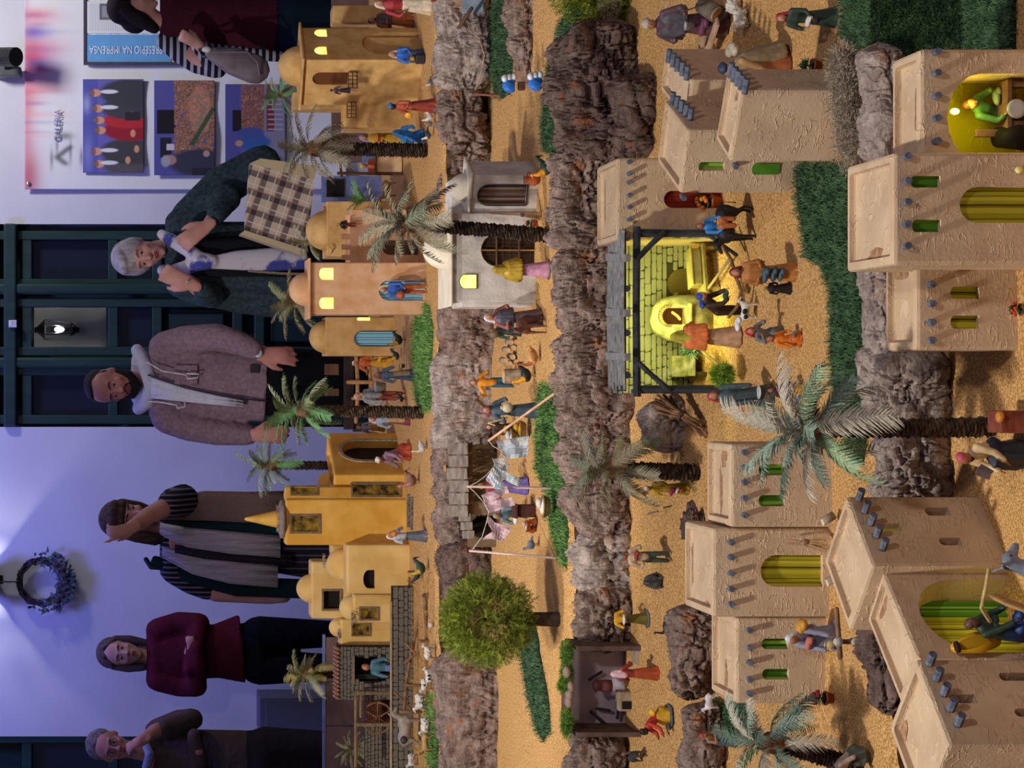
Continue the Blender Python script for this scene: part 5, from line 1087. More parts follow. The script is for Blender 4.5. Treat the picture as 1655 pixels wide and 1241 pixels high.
for q in (((1003, 1122), (998, 1160)), ((953, 1098), (972, 1086)), ((955, 1150), (975, 1168)), ((965, 1145), (985, 1148))): MB().tube([W3(q[0][0], q[0][1], wsD + .1), W3(q[1][0], q[1][1], wsD + .1)], .004, 6).build('hanging_tool', mat('iron_tool', '#3a3a44', metal=.3), ws)
rect(1026, 1052, 1086, 1160, wsD + .06, th=.05, bev=.004).build('stone_bench', mat('bench_stone', '#8f7a66', col2='#a99480', scale=40, bump=.5), ws); rect(1000, 1026, 1118, 1150, wsD + .06, th=.04, bev=.004).build('forge_block', _M['bench_stone'], ws); rect(1006, 1024, 1134, 1146, wsD + .055, th=.01).build('forge_mouth', M_dark, ws)
rect(1030, 1068, 1046, 1076, wsD - .0, th=.06, bev=.003).build('stone_table', _M['bench_stone'], ws)
for k, (y, w_) in enumerate(((1055, .03), (1088, .03), (1108, .02), (1168, .042))): 
    clump(('green moss tuft on the right end of the workshop roof', 'green moss tuft over the red-skirted woman on the workshop roof', 'small moss tuft on the middle of the workshop roof', 'bright green moss tuft on the left end of the workshop roof')[k], W3(916 if k != 2 else 912, y, wsD + .02), (w_, .03, .014), 1500, mat('moss_green', '#3c6a22', var=.3, scale=60, bump=0, col2='#86a840'), 90 + k, .009, 'moss', 'moss')
for k, (y, x) in enumerate(((1086, 916), (1122, 920), (1134, 919), (1110, 922))):
    o = MB().ell((0, 0, 0), (.016, .014, .010), n=10, m=7).build('pebble', mat('pebble', '#8a7264', col2='#a89084', scale=40, bump=.6), None, True); o.location = W3(x, y, wsD); tag(o, ('round pinkish stone on the workshop roof between two moss tufts', 'flat brown stone near the middle of the workshop roof', 'brown stone right of the left moss tuft on the workshop', 'grey stone beside the middle moss tuft on the workshop')[k], 'stone')
# ================================================================ PALMS AND TREES
def frond_mesh(name, n, L, droop, lw, m, seed, up=.25):
    """feather leaf along +x: arched rib with two rows of pointed leaflets"""
    rs = random.Random(seed); V = []; Fc = []
    def pt(t): return Vector((L * (t - .12 * droop * t * t), 0, L * (up * t * 1.2 - droop * t * t)))
    def quad(a, b, c, d): k = len(V); V.extend([a, b, c, d]); Fc.append((k, k + 1, k + 2, k + 3))
    for i in range(8):
        a, b = pt(i / 8), pt((i + 1) / 8); r = L * .014 * (1 - i / 10)
        for s in ((0, r, 0), (0, -r, 0)): quad(a + Vector(s), b + Vector(s), b + Vector((0, 0, -r)), a + Vector((0, 0, -r)))
    for i in range(n):
        t = .12 + .88 * i / (n - 1); p = pt(t); tg = (pt(min(1, t + .02)) - pt(t - .02)).normalized(); nz = Vector((-tg.z, 0, tg.x))
        ll = lw * (math.sin(math.pi * min(1, (t - .02) * .95)) ** .6 * .9 + .22) * rs.uniform(.85, 1.1)
        for s in (-1, 1):
            d = (tg * rs.uniform(.55, .75) + Vector((0, s, 0)) * .75 - nz * rs.uniform(.05, .4) + Vector((0, 0, -.1))).normalized(); w_ = tg * (L * .42 / n)
            m_ = p + d * ll * .55 + nz * ll * .05; e = p + d * ll - nz * ll * .1
            quad(p - w_, p + w_, m_ + w_ * .9, m_ - w_ * .9); k = len(V); V.extend([m_ - w_ * .9, m_ + w_ * .9, e]); Fc.append((k, k + 1, k + 2))
    me = bpy.data.meshes.new(name); me.from_pydata([tuple(v) for v in V], [], Fc); me.materials.append(m); me.update(); return me
def leafm(name, a, b): return mat(name, a, col2=b, scale=40, bump=0, rough=.65, spec=.25)
LF = {'grey': [leafm('frond_grey', '#6a6654', '#a29a82'), leafm('frond_greyb', '#545c48', '#8c9078'), leafm('frond_brown', '#6f6350', '#9c8f74')],
      'olive': [leafm('frond_olive', '#6c7444', '#a8ac78'), leafm('frond_oliveb', '#7c7a50', '#b4b08a'), leafm('frond_tan', '#86744c', '#aa9a70')],
      'green': [leafm('frond_green', '#4c8248', '#8fba80'), leafm('frond_pale', '#8a9c74', '#bcc8a4'), leafm('frond_oliveb2', '#6a7a50', '#a0ac80')],
      'silver': [leafm('frond_silver', '#5c7468', '#a4b8a4'), leafm('frond_mint', '#6c9068', '#b0c8a0'), leafm('frond_dark', '#34483c', '#6c8070'), leafm('frond_bone', '#9a9080', '#c8c0ac')],
      'yellow': [leafm('frond_yell', '#8f8440', '#c4b468'), leafm('frond_yell2', '#7a7a48', '#a8a878'), leafm('frond_pale2', '#9a9878', '#c4c2a0')]}
M_trk = mat('palm_trunk', '#1c1512', col2='#4c3e34', scale=60, bump=.8, bscale=200, rough=.9)
M_trk2 = mat('palm_trunk_brown', '#2c201a', col2='#6c584a', scale=60, bump=.8, bscale=200, rough=.9)
_fm = {}
def palm(label, base, crown, r, L, nf, tone, seed, ring=.0075, trunk=M_trk, droop=.75, el=(-35, 75), name='palm_tree', group=None):
    base, crown = Vector(base), Vector(crown); rt = root(name, base, label, 'tree', group); rs = random.Random(seed); H = (crown - base).length; n = max(6, int(H / ring)); mb = MB(); V = []; Fc = []; k = 12
    for i in range(n):
        for (f, rr) in ((0., .86), (.55, 1.06), (.92, 1.14)):
            c = base.lerp(crown, (i + f) / n)
            for j in range(k): a = 2 * math.pi * j / k + i * .26; q = r * rr * (1 - .12 * i / n) * (1 + .10 * math.cos(a * 6 / 2 + i * 2.4) + rs.uniform(-.05, .05)); V.append(c + Vector((q * math.cos(a), q * math.sin(a), H * .35 / n * math.cos(a * 3 + i * 1.3))))
    for i in range(len(V) // k - 1):
        for j in range(k): a = i * k + j; b = i * k + (j + 1) % k; Fc.append((a, b, b + k, a + k))
    Fc.append(tuple(range(k - 1, -1, -1))); Fc.append(tuple(range(len(V) - k, len(V))))
    npmesh('trunk', V, Fc, trunk, rt)
    MB().ell(crown, (r * 1.3, r * 1.3, r * 1.8), n=10, m=8).build('crown_heart', M_twig, rt)
    key = tone
    if key not in _fm: _fm[key] = [frond_mesh('frond', 27, 1., dr, .27, m, 3 + i * 7 + int(dr * 10)) for i, m in enumerate(LF[tone]) for dr in (.45, .8)]
    pool = _fm[key]
    nf = int(nf * 1.3)
    for i in range(nf):
        az = i * 2.39996 + rs.uniform(-.3, .3); t = (i + .5) / nf; e = R(el[0] + (el[1] - el[0]) * (t ** 1.1) + rs.uniform(-9, 9)); me = rs.choice(pool)
        o = bpy.data.objects.new('frond', me); COL.objects.link(o); o.parent = rt; o.location = crown - base + Vector((0, 0, r * (t - .3) * 2)); q = L * rs.uniform(.78, 1.12); o.scale = (q, q, q)
        o.rotation_euler = (rs.uniform(-.5, .5), -e, az)
    return rt
def behind(px, py, D, l=3): p = W3(px, py, D); return Vector((p.x, D, GZ(l, D)))
palm('small bright green palm behind the dome of the corner-on ochre house', behind(0, 152, 7.3), W3(458, 152, 7.3), .012, .085, 15, 'green', 1)
palm('grey-green palm with a thick dark trunk near the pressed market stall, upper right', G(690, 243, 3), W3(512, 240, G(690, 243, 3).y), .022, .135, 19, 'grey', 2)
p = G(886, 380, 2); palm('dark-trunked palm standing before the large white house', p, W3(668, 362, p.y), .0185, .135, 22, 'grey', 3)
palm('little olive palm crown behind the roof of the peach house', behind(0, 388, 7.4), W3(500, 390, 7.4), .010, .075, 13, 'yellow', 4)
palm('olive palm behind the left dome of the peach house', behind(0, 495, 7.35), W3(482, 492, 7.35), .012, .125, 18, 'olive', 5)
p = G(684, 667, 3); palm('palm with pale green fronds and ringed brown trunk in the rear centre', p, W3(492, 663, p.y), .0195, .128, 19, 'green', 6, trunk=M_trk2)
palm('palm behind the brick-edged arch of the golden house', behind(0, 752, 7.6), W3(440, 752, 7.6), .017, .115, 17, 'green', 7)
palm('yellowish bushy palm behind the stone barn, in front of the woman in dark red', behind(0, 1092, 7.6), W3(500, 1090, 7.6), .016, .10, 22, 'yellow', 8)
palm('olive palm crown beside the stepped shed at the lower left edge', behind(0, 1212, 7.45), W3(578, 1212, 7.45), .012, .085, 20, 'olive', 12)
p = G(1160, 768, 1); palm('dusty grey palm rising behind the clay house with two green windows', Vector((p.x, 4.42, GZ(1, 4.42))), W3(996, 758, 4.42), .0185, .108, 18, 'grey', 9)
p = G(1606, 690, 0); palm('tallest palm with long silvery fronds and ringed trunk, front centre', p, W3(1322, 693, p.y), .0150, .125, 20, 'silver', 10, trunk=M_trk2, ring=.006)
p = Vector(((U0 - 1240) / F * 3.5, 3.5, GZ(1, 3.5))); palm('front left palm with broad silvery and purple-grey fronds', p, W3(1250, 1200, 3.5), .016, .104, 17, 'silver', 14, ring=.006)
# small fern in front of the blue shed
fn = root('fern', W3(590, 322, 6.9), 'small bright green fern by the ochre house wall', 'plant')
for i in range(8):
    o = bpy.data.objects.new('frond', _fm['green'][i % 2]); COL.objects.link(o); o.parent = fn; o.scale = (.085,) * 3; o.rotation_euler = (random.uniform(-.4, .4), -R(random.uniform(35, 75)), i * .8); o.location = (0, 0, -.01)
# round feathery trees
def feather_tree(label, base, c, rad, r, n, a, b_, seed, hgt=.022):
    rt = root('round_tree', base, label, 'tree'); base, c = Vector(base), Vector(c)
    MB().tube([base, base.lerp(c, .5), c], [r, r * .9, r * .6], 12, round_=False, jit=.08).build('trunk', mat('tree_trunk_brown', '#2a1e18', col2='#4a3a30', scale=60, bump=.8), rt)
    mb = MB(); rs = np.random.RandomState(seed); d = rs.normal(0, 1, (60, 3)); d /= np.linalg.norm(d, axis=1)[:, None]
    for k in range(60): mb.tube([c, c + Vector(d[k] * rad * .55) + Vector((0, 0, .006)), c + Vector(d[k] * rad * .9)], [.0022, .0014, .0006], 4, round_=False)
    mb.build('branches', M_twig, rt)['kind'] = 'stuff'
    # sprigs: short twigs set with leaflets, radiating
    ns = n; d = rs.normal(0, 1, (ns, 3)); d /= np.linalg.norm(d, axis=1)[:, None]; q = rs.uniform(.30, 1, ns) ** .5; lump = .86 + .28 * fbm(d * 2.2 + 9, 2, seed)
    B = np.array(list(c)) + d * (q * lump)[:, None] * np.array(rad); e = d * .8 + rs.normal(0, .55, d.shape) + np.array([0, 0, .15]); e /= np.linalg.norm(e, axis=1)[:, None]
    s = np.cross(e, rs.normal(0, 1, e.shape)); s /= np.linalg.norm(s, axis=1)[:, None]; Ls = hgt * rs.uniform(.5, 1.1, ns)[:, None]; V = []
    for f in (0., .3, .6, .85):
        p = B + e * Ls * f
        for sg in (-1, 1):
            t = p + (s * sg * .75 + e * .7) * Ls * .32; w_ = e * Ls * .06; V.append(np.stack([p - w_, p + w_, t], 1))
    V.append(np.stack([B - s * .0005, B + s * .0005, B + e * Ls], 1)); V = np.concatenate(V).reshape(-1, 3)
    o = npmesh('foliage', V, np.arange(len(V)).reshape(-1, 3), mat('foliage_' + a, a, col2=b_, scale=35, bump=0, rough=.7), rt); o['kind'] = 'stuff'
    return rt
p = G(903, 1000, 2); feather_tree('round yellow-green tree with a short dark trunk on the middle terrace', p, W3(786, 1000, p.y), (.118, .10, .122), .019, 6500, '#4c5c14', '#98a438', 3)
feather_tree('feathery yellow-green tree cut by the right edge, above the big cork rock', Vector(((U0 + 20) / F * 4.9, 4.9, GZ(1, 4.9))), W3(975, -25, 4.9), (.108, .09, .125), .02, 5200, '#4c5c14', '#98a438', 4)
# ================================================================ FIGURINES
SK = '#b98468'
def TF(mb, M): mb.v = [tuple(M @ Vector(p)) for p in mb.v]; return mb
def fig(label, px, py, l, hpx, face=0, robe='#777', top=None, head=None, skin=SK, hair='#3a2a20', pose='stand', bend=0., LH=None, RH=None, D=None, base=None, lower='skirt', apron=None, cape=None, beard=None, hat=None, items=(), wide=1., name='figurine', group=None, fold=.10, lean=0.):
    """hand-painted figurine; local frame is one unit tall and faces the viewer before turning by face degrees"""
    if D: p0 = W3(px, py, D)
    else: p0 = G(px, py, l)
    H = hpx / F * p0.y; off = {'stand': 0, 'bend': 0, 'sit': -.22, 'kneel': -.26, 'squat': -.34}[pose]
    import math as _m
    eff = 1 + off - (0.42 * (1 - _m.cos(R(bend)))); S = H / eff
    r_ = root(name, p0, label, 'figurine', group); M = Matrix.Translation(p0) @ Matrix.Rotation(R(face), 4, 'Z') @ Matrix.Rotation(R(lean), 4, 'Y') @ Matrix.Scale(S, 4)
    top = top or robe; hip = .5 + off; rb = Matrix.Rotation(R(bend), 3, 'X')
    def U(x, y, z):
        p = Vector((x, y, z - .5)); p = rb @ p; return p + Vector((0, 0, hip))
    vox = S * .0165
    LH = LH or (-.16, -.06, .47); RH = RH or (.16, -.06, .47)
    def hand(h): return Vector(h) + Vector((0, 0, off))
    body = MB(); tun = MB()
    shl = [U(-.115 * wide, 0, .765), U(.115 * wide, 0, .765)]; hands = [hand(LH), hand(RH)]
    hc = U(0, -.022, .905)
    body.ell(hc, (.058, .068, .078), rb, 12, 10).ell(U(0, -.045, .868), (.036, .036, .036), rb, 8, 6).ell(U(0, -.095, .893), (.011, .017, .016), rb, 6, 5).ell(U(-.058, -.02, .895), (.01, .016, .02), rb, 6, 5).ell(U(.058, -.02, .895), (.01, .016, .02), rb, 6, 5)
    body.tube([U(0, 0, .87), U(0, 0, .76)], [.032, .04], 8).tube([U(0, 0, .74), U(0, 0, .52)], [.075, .07], 8)
    for sgn, sh, hd in ((-1, shl[0], hands[0]), (1, shl[1], hands[1])):
        mid = (sh + hd) / 2; ln = (hd - sh).length; sag = max(.02, math.sqrt(max(0., .36 ** 2 - ln ** 2)) * .5) if ln < .36 else .012; el = mid + Vector((sgn * sag * .55, .25 * sag, -sag * .8))
        body.tube([sh, el, hd], [.026, .024, .018], 7)
        dd = (hd - el).normalized(); body.ell(hd + dd * .022, (.017, .017, .026), dd.to_track_quat('Z', 'Y').to_matrix(), 7, 5)
        for k in range(4): o = Vector((sgn * 0, 0, 0)) + dd.cross(Vector((0, 1, .3))).normalized() * (.018 * (k / 3 - .5)); body.tube([hd + dd * .03 + o, hd + dd * .055 + o + Vector((0, -.008, -.004))], .0058, 5)
        tun.tube([sh, el, el.lerp(hd, .72)], [.050, .043, .036], 9)
    tun.tube([U(0, 0, .775), U(0, -.004, .68), U(0, 0, .56), U(0, 0, .5)], [.074 * wide, .092 * wide, .084 * wide, .09 * wide], 12, flat=1., side=(0, 1, 0)).tube([shl[0], shl[1]], .048, 8)
    sk = MB(); feet = []
    if pose in ('stand', 'bend'):
        if lower == 'skirt':
            sk.lathe((0, 0, 0), [(.155 * wide, .0), (.150 * wide, .03), (.125 * wide, .22), (.104 * wide, .40), (.088 * wide, .52), (.06, .56)], 30, fold, 7, px % 6); feet = [(-.05, -.13, .012), (.05, -.13, .012)]
        else:
            for s in (-1, 1): sk.tube([(s * .045, 0, .52), (s * .062, -.012, .28), (s * .068, 0, .07)], [.062, .05, .04], 9)
            feet = [(-.07, -.03, .016), (.07, -.03, .016)]
            for s in (-1, 1): body.tube([(s * .045, 0, .5), (s * .068, 0, .03)], [.04, .022], 7)
    elif pose == 'sit':
        for s in (-1, 1): sk.tube([(s * .05, 0, hip + .02), (s * .075, -.20, hip + .01), (s * .075, -.22, .06)], [.085, .068, .055], 9)
        sk.tube([(0, 0, hip), (0, -.18, hip - .02)], [.09, .08], 8); feet = [(-.075, -.25, .018), (.075, -.25, .018)]
        if lower == 'skirt': sk.lathe((0, -.10, 0), [(.15, 0), (.145, .05), (.12, hip)], 20, fold, 6, sy=1.2)
    else:
        sk.ell((0, .02, hip * .5), (.135, .20, hip * .6), None, 14, 9).lathe((0, -.0, 0), [(.17, 0), (.16, .04), (.10, hip + .03)], 24, fold, 7); feet = [(0, .2, .02)]
    for f in feet:
        if lower == 'skirt' or pose in ('sit', 'kneel'): body.tube([(f[0] * .6, .0, hip + .04), (f[0], f[1] * .5, hip * .5), (f[0], f[1] * .9, .035)], [.035, .028, .02], 7)
    for f in feet: body.ell(f, (.026, .05, .018), None, 8, 5)
    TF(body, M).blob('body', paint(skin), r_, vox, 1); TF(tun, M).blob('tunic', paint(top), r_, vox, 2); TF(sk, M).blob('skirt' if lower == 'skirt' else 'trousers', paint(robe), r_, vox, 1)
    if head:   # head cloth
        hs = MB().ell(U(0, .024, .918), (.070, .074, .082), rb, 14, 9)
        hs.tube([U(-.062, .01, .90), U(-.07, .02, .80), U(-.08, .0, .74)], [.028, .035, .03], 8).tube([U(.062, .01, .90), U(.07, .02, .80), U(.08, .0, .74)], [.028, .035, .03], 8).tube([U(0, .05, .92), U(0, .06, .72)], [.05, .07], 9)
        TF(hs, M).blob('head_scarf', paint(head), r_, vox, 1)
    elif hat:
        h2 = MB(); q = rb
        if hat[0] == 'turban': h2.ell(U(0, .0, .945), (.075, .078, .045), rb, 14, 8).ell(U(0, .0, .975), (.05, .05, .035), rb, 10, 6)
        elif hat[0] == 'brim': h2.lathe(U(0, 0, .945), [(.11, 0), (.11, .012), (.06, .018), (.055, .06), (.02, .075)], 16, rot=rb)
        elif hat[0] == 'cap': h2.ell(U(0, .004, .935), (.066, .074, .055), rb, 12, 8)
        TF(h2, M).blob('hat', paint(hat[1]), r_, vox, 1)
    else:
        TF(MB().ell(U(0, .012, .93), (.064, .07, .066), rb, 12, 8).ell(U(0, .035, .88), (.05, .045, .06), rb, 10, 6), M).blob('hair', paint(hair), r_, vox, 1)
    if beard: TF(MB().ell(U(0, -.055, .848), (.036, .034, .045), rb, 9, 7), M).blob('beard', paint(beard), r_, vox, 1)
    if hpx > 80:
        for s in (-1, 1): TF(MB().ell(U(s * .022, -.082, .912), (.008, .006, .006), None, 6, 5), M).build('eye', paint('#1a1210'), r_)
    if apron: TF(MB().lathe((0, -.035, 0), [(.115, .12), (.105, .3), (.085, hip - .0 + .02)], 20, .06, 5, sx=.8, sy=1.05), M).blob('apron', paint(apron), r_, vox, 1)
    if cape:
        cp = MB(); zz = off + .50
        for k_ in range(16):
            an = 2 * math.pi * k_ / 16; ca_, sa_ = math.cos(an), math.sin(an)
            if sa_ < -.55 and len(cape) < 8 and lower == 'legs': continue
            cp.tube([U(.060 * ca_, .045 * sa_ + .01, .80), U(.135 * wide * ca_, .085 * sa_ + .015, .72), U(.150 * wide * ca_, .105 * sa_ + .02, .58), U((.160 + .012 * (k_ % 2)) * wide * ca_, .125 * sa_ + .03, zz)], [.026, .034, .034, .030], 7)
        TF(cp, M).blob('cape', paint(cape), r_, vox, 2)
    r_['_m'] = 0; del r_['_m']
    for it in items:
        k, pos, c = it[0], Vector(it[1]), it[2]; sz = it[3] if len(it) > 3 else 1.; mb = MB()
        if it[1] == 'L': pos = hands[0] + Vector((0, -.03, 0))
        if it[1] == 'R': pos = hands[1] + Vector((0, -.03, 0))
        if k == 'pot': mb.lathe(pos, [(.03 * sz, -.06 * sz), (.055 * sz, -.03 * sz), (.06 * sz, 0), (.035 * sz, .04 * sz), (.028 * sz, .055 * sz), (.042 * sz, .065 * sz)], 14)
        elif k == 'basket': mb.lathe(pos, [(.05 * sz, -.03 * sz), (.08 * sz, .02 * sz), (.086 * sz, .025 * sz), (.075 * sz, .028 * sz)], 16)
        elif k == 'disc': mb.lathe(pos, [(.075 * sz, -.01), (.08 * sz, 0), (.075 * sz, .01)], 18, rot=Euler((R(75), 0, .3)).to_matrix())
        elif k == 'tray': mb.lathe(pos, [(.10 * sz, -.006), (.12 * sz, .006), (.11 * sz, .010)], 18)
        elif k == 'sack': mb.ell(pos, (.07 * sz, .06 * sz, .075 * sz), None, 12, 8).ell(pos + Vector((0, 0, .075 * sz)), (.03 * sz, .03 * sz, .02 * sz), None, 8, 5)
        elif k == 'staff': mb.tube([pos + Vector((0, 0, .45 * sz)), pos + Vector((.01, 0, 0)), pos + Vector((0, 0, -pos.z))], .010, 6)
        elif k == 'bar': mb.tube([pos, Vector(it[4])], .014 * sz, 6)
        elif k == 'cloth': mb.ell(pos, (.09 * sz, .05 * sz, .035 * sz), None, 12, 7).ell(pos + Vector((.05 * sz, -.03 * sz, -.02)), (.05 * sz, .04 * sz, .03 * sz), None, 10, 6)
        elif k == 'book': mb.box(pos + Vector((-.035, 0, 0)), (.07 * sz, .008, .10 * sz), (R(-35), 0, .25)).box(pos + Vector((.035, 0, 0)), (.07 * sz, .008, .10 * sz), (R(-35), 0, -.25))
        elif k == 'base': mb.lathe((pos.x, pos.y, 0), [(.19 * sz, -.01), (.195 * sz, .015), (.17 * sz, .03)], 22, .06, 5)
        elif k == 'box': mb.box(pos, (.10 * sz, .08 * sz, .10 * sz), None, .008)
        elif k == 'bucket': mb.lathe(pos, [(.05 * sz, -.07 * sz), (.068 * sz, .05 * sz), (.072 * sz, .055 * sz), (.062 * sz, .055 * sz), (.05 * sz, 0)], 16)
        nm = {'tray': 'tray', 'sack': 'sack', 'cloth': 'bundle', 'bar': 'pole', 'base': 'plinth', 'disc': 'tambourine'}.get(k, k)
        TF(mb, M).build(nm, paint(c), r_, k not in ('box', 'book'))
    return r_
# ------------------------------------------------ rear terrace people
fig('cream-skirted figurine with red bodice at the upper right corner by the ochre house', 697, 6, 3, 92, 10, '#cdbba2', '#9c2f34', head='#d9c4b8', apron='#d8c8ac', LH=(-.2, -.1, .5), wide=1.3)
fig('bearded figurine in an orange robe kneeling right of the ochre corner house', 668, 33, 3, 74, 20, '#a85a24', '#8c4a2c', hair='#2c201a', beard='#33261e', pose='stand', cape='#4c4440', LH=(-.1, -.16, .6), RH=(.12, -.15, .58))
fig('blue-clad seated figurine working at a small dark bench before the ochre porch', 684, 88, 3, 56, -25, '#3a4a6a', '#2860b4', head='#c8b8a8', pose='sit', LH=(-.1, -.22, .55), RH=(.1, -.22, .55), items=(('box', (0, -.36, .12), '#2c2c30', 2.), ('pot', (0, -.34, .28), '#c08a2a', .9)))
fig('small dark figurine with a black hat on the balcony of the corner ochre house', 566, 146, 3, 32, 10, '#3a2c38', '#5a4654', skin='#6a4436', hat=('brim', '#2a2020'), D=6.5, pose='stand')
fig('figurine in a long red dress with blue turban holding a yellow tambourine', 704, 171, 3, 77, -65, '#8c3426', '#a24a34', skin='#2e2220', hat=('turban', '#2f72b8'), LH=(-.14, -.18, .58), RH=(.16, -.16, .62), items=(('disc', (0, -.24, .58), '#d89a2c', 1.), ('base', (0, 0, 0), '#a8843a', .8)))
fig('figurine in a bright blue robe bent at the market wares', 684, 220, 3, 48, 150, '#1f6cb0', '#2a80c8', head='#2a7ac0', pose='kneel', bend=30, wide=1.2)
fig('figurine in yellow with a white and violet head cloth at the market', 662, 222, 3, 82, -10, '#b08a28', '#b8922c', head='#8c86c0', D=6.9, LH=(-.1, -.2, .62), RH=(.1, -.2, .62), items=(('basket', (0, -.26, .64), '#c4713c', 1.1),))
fig('pale small figurine standing in the market shade', 640, 205, 3, 60, 0, '#7a5c4a', '#8a6c58', hair='#5a4030', D=7.2, LH=(-.1, -.15, .6))
fig('yellow turbaned figurine leaning over the stall counter', 648, 268, 3, 66, 10, '#a44a28', '#b45a34', hat=('turban', '#d8b43c'), D=7.06, items=(('cloth', (0, -.2, .62), '#c4602c', 1.2),))
fig('dark bearded figurine standing on the terrace of the peach house', 577, 363, 3, 33, 5, '#7c2c1c', '#26221e', hat=('cap', '#241e1c'), D=6.60, beard='#1c1410', cape='#201c1a', LH=(-.17, -.02, .6), lower='legs')
fig('figurine with blue waistcoat and cream head cloth in the peach house doorway', 690, 467, 3, 78, -30, '#b0582a', '#23509c', head='#c2b48c', LH=(-.1, -.2, .62), RH=(.12, -.18, .5), items=(('pot', (-.02, -.22, .58), '#a85634', 1.5),), lower='legs')
fig('figurine with white cap and yellow tunic standing at the log fence', 634, 587, 3, 66, -20, '#c4922c', '#b45a2a', hat=('cap', '#ddd0c4'), LH=(-.16, -.15, .62), items=(('basket', (-.15, -.2, .62), '#8a6428', 1.1), ('cloth', (.12, -.05, .32), '#d8ac30', 1.1)))
fig('figurine with rose head scarf, blue-grey dress and beige apron near the bright grass strip', 670, 606, 3, 66, 25, '#43566a', '#5c6c84', head='#9c4c50', apron='#a88c68', RH=(.14, -.18, .5), items=(('box', (.2, -.1, .28), '#33302a', .8),))
fig('grey-vested figurine with a big metal bucket, by the ringed palm', 655, 640, 3, 84, 40, '#8a4434', '#8f8f90', hair='#c0ac88', beard='#c0ac88', cape='#a8a8ac', LH=(-.16, -.05, .42), RH=(.16, -.05, .42), lower='legs', items=(('bucket', (.10, -.16, .5), '#8e9694', 1.6),))
fig('little maroon-skirted figurine half behind the ringed palm trunk', 662, 678, 3, 66, 0, '#7c3a42', '#8c98a8', head='#d8c4c0', apron='#a88a5c')
fig('distant figurine in grey and ochre beside the golden arch house', 622, 691, 3, 46, -20, '#9c7a24', '#8a8f98', hat=('cap', '#a8aab0'), D=7.3, items=(('bar', (-.1, -.1, .75), '#3c3c3c', .8, (-.18, -.1, .2)),))
fig('figurine with white turban, mauve blouse and orange skirt tending the white goose', 663, 731, 3, 58, -50, '#b44c30', '#8a6a7c', hat=('turban', '#d8ccc0'), skin='#7c4c3c', pose='kneel', bend=25, LH=(-.1, -.3, .5), RH=(.1, -.3, .45), items=(('cloth', (0, .02, .22), '#b8503a', 1.2),))
fig('figurine in a long grey dress and white scarf holding a jug beside the golden tower', 690, 866, 3, 66, 20, '#5c6272', '#a4a8b4', head='#e0dcdc', LH=(-.12, -.18, .66), RH=(.12, -.18, .66), items=(('pot', (0, -.22, .84), '#c07a30', 1.4),))
fig('red-haired figurine in teal and violet standing in the barn doorway', 664, 1078, 3, 80, -15, '#34303c', '#4a7480', skin='#c08060', hair='#a8542c', apron='#6c84b8', LH=(-.12, -.2, .5), items=(('cloth', (-.05, -.2, .40), '#c8ac78', 1.1), ('cloth', (.02, -.1, .1), '#b84a1c', 1.2)), D=6.95)
# ------------------------------------------------ middle terrace people
fig('brown-robed figurine under the plank roof at the upper right', 790, 30, 2, 52, 30, '#4a221a', '#6c3426', hair='#20140f', pose='sit', LH=(-.12, -.22, .55), items=(('cloth', (.1, -.2, .2), '#a8762c', 1.2), ('cloth', (-.14, -.1, .4), '#8a3a2c', 1.)))
fig('figurine with mustard shawl and pink skirt on a grey base before the lattice arch', 887, 436, 2, 92, 185, '#c08ca8', '#a08428', head='#a88c2c', cape='#b0902c', fold=.05, items=(('base', (0, 0, 0), '#5c5a5e', .9),))
fig('white-veiled figurine in dull red leading the pack donkey', 874, 513, 2, 92, 15, '#5c4650', '#8c4c48', head='#d0ccd0', cape='#4c4c58', LH=(-.14, -.14, .62), RH=(.14, -.14, .6))
fig('figurine with dark green glossy robe beside the donkey, next to the logs', 851, 536, 2, 60, 20, '#20383a', '#2c4a4a', head='#6c564c', items=(('sack', (-.12, -.12, .9), '#6c5c44', 1.7),), D=5.62)
fig('figurine in an orange tunic and blue trousers standing at the chopping stump', 836, 618, 2, 78, 10, '#2f5a70', '#d0861e', hair='#6a3c2c', lower='legs', D=5.75, LH=(-.30, -.08, .80), RH=(.22, -.05, .62))
fig('figurine with plum scarf and blue-grey skirt carrying a cream sack and curved horn', 870, 663, 2, 92, 15, '#3f505c', '#46586a', head='#7c4658', LH=(-.16, -.14, .66), RH=(.14, -.14, .58), items=(('sack', (.02, -.12, .56), '#c8b896', 1.35), ('bar', (-.16, -.1, .58), '#cdbb90', 1.3, (-.26, -.12, .90)), ('bar', (-.30, -.12, .80), '#cdbb90', 1.1, (-.26, -.12, .90))))
fig('dark figurine behind the slanting pole with bundles in hand', 846, 690, 2, 62, 10, '#33241e', '#3c2c26', hair='#5a4038', D=5.7, items=(('cloth', (-.1, -.2, .52), '#c09a30', 1.1),))
fig('figurine with red blouse and violet skirt behind the washing line', 852, 785, 2, 82, 0, '#6c5cae', '#8c3438', hair='#30201a', wide=1.2, LH=(-.2, -.14, .55), RH=(.2, -.14, .55))
fig('grey-haired figurine in slate blue bending over the dark wash table', 868, 828, 2, 74, -20, '#3c4c58', '#5c7480', skin='#9c705c', hair='#8c8078', bend=25, D=5.55, LH=(-.1, -.25, .52), RH=(.1, -.25, .5), items=(('cloth', (0, -.3, .5), '#cfc8c4', 1.6),))
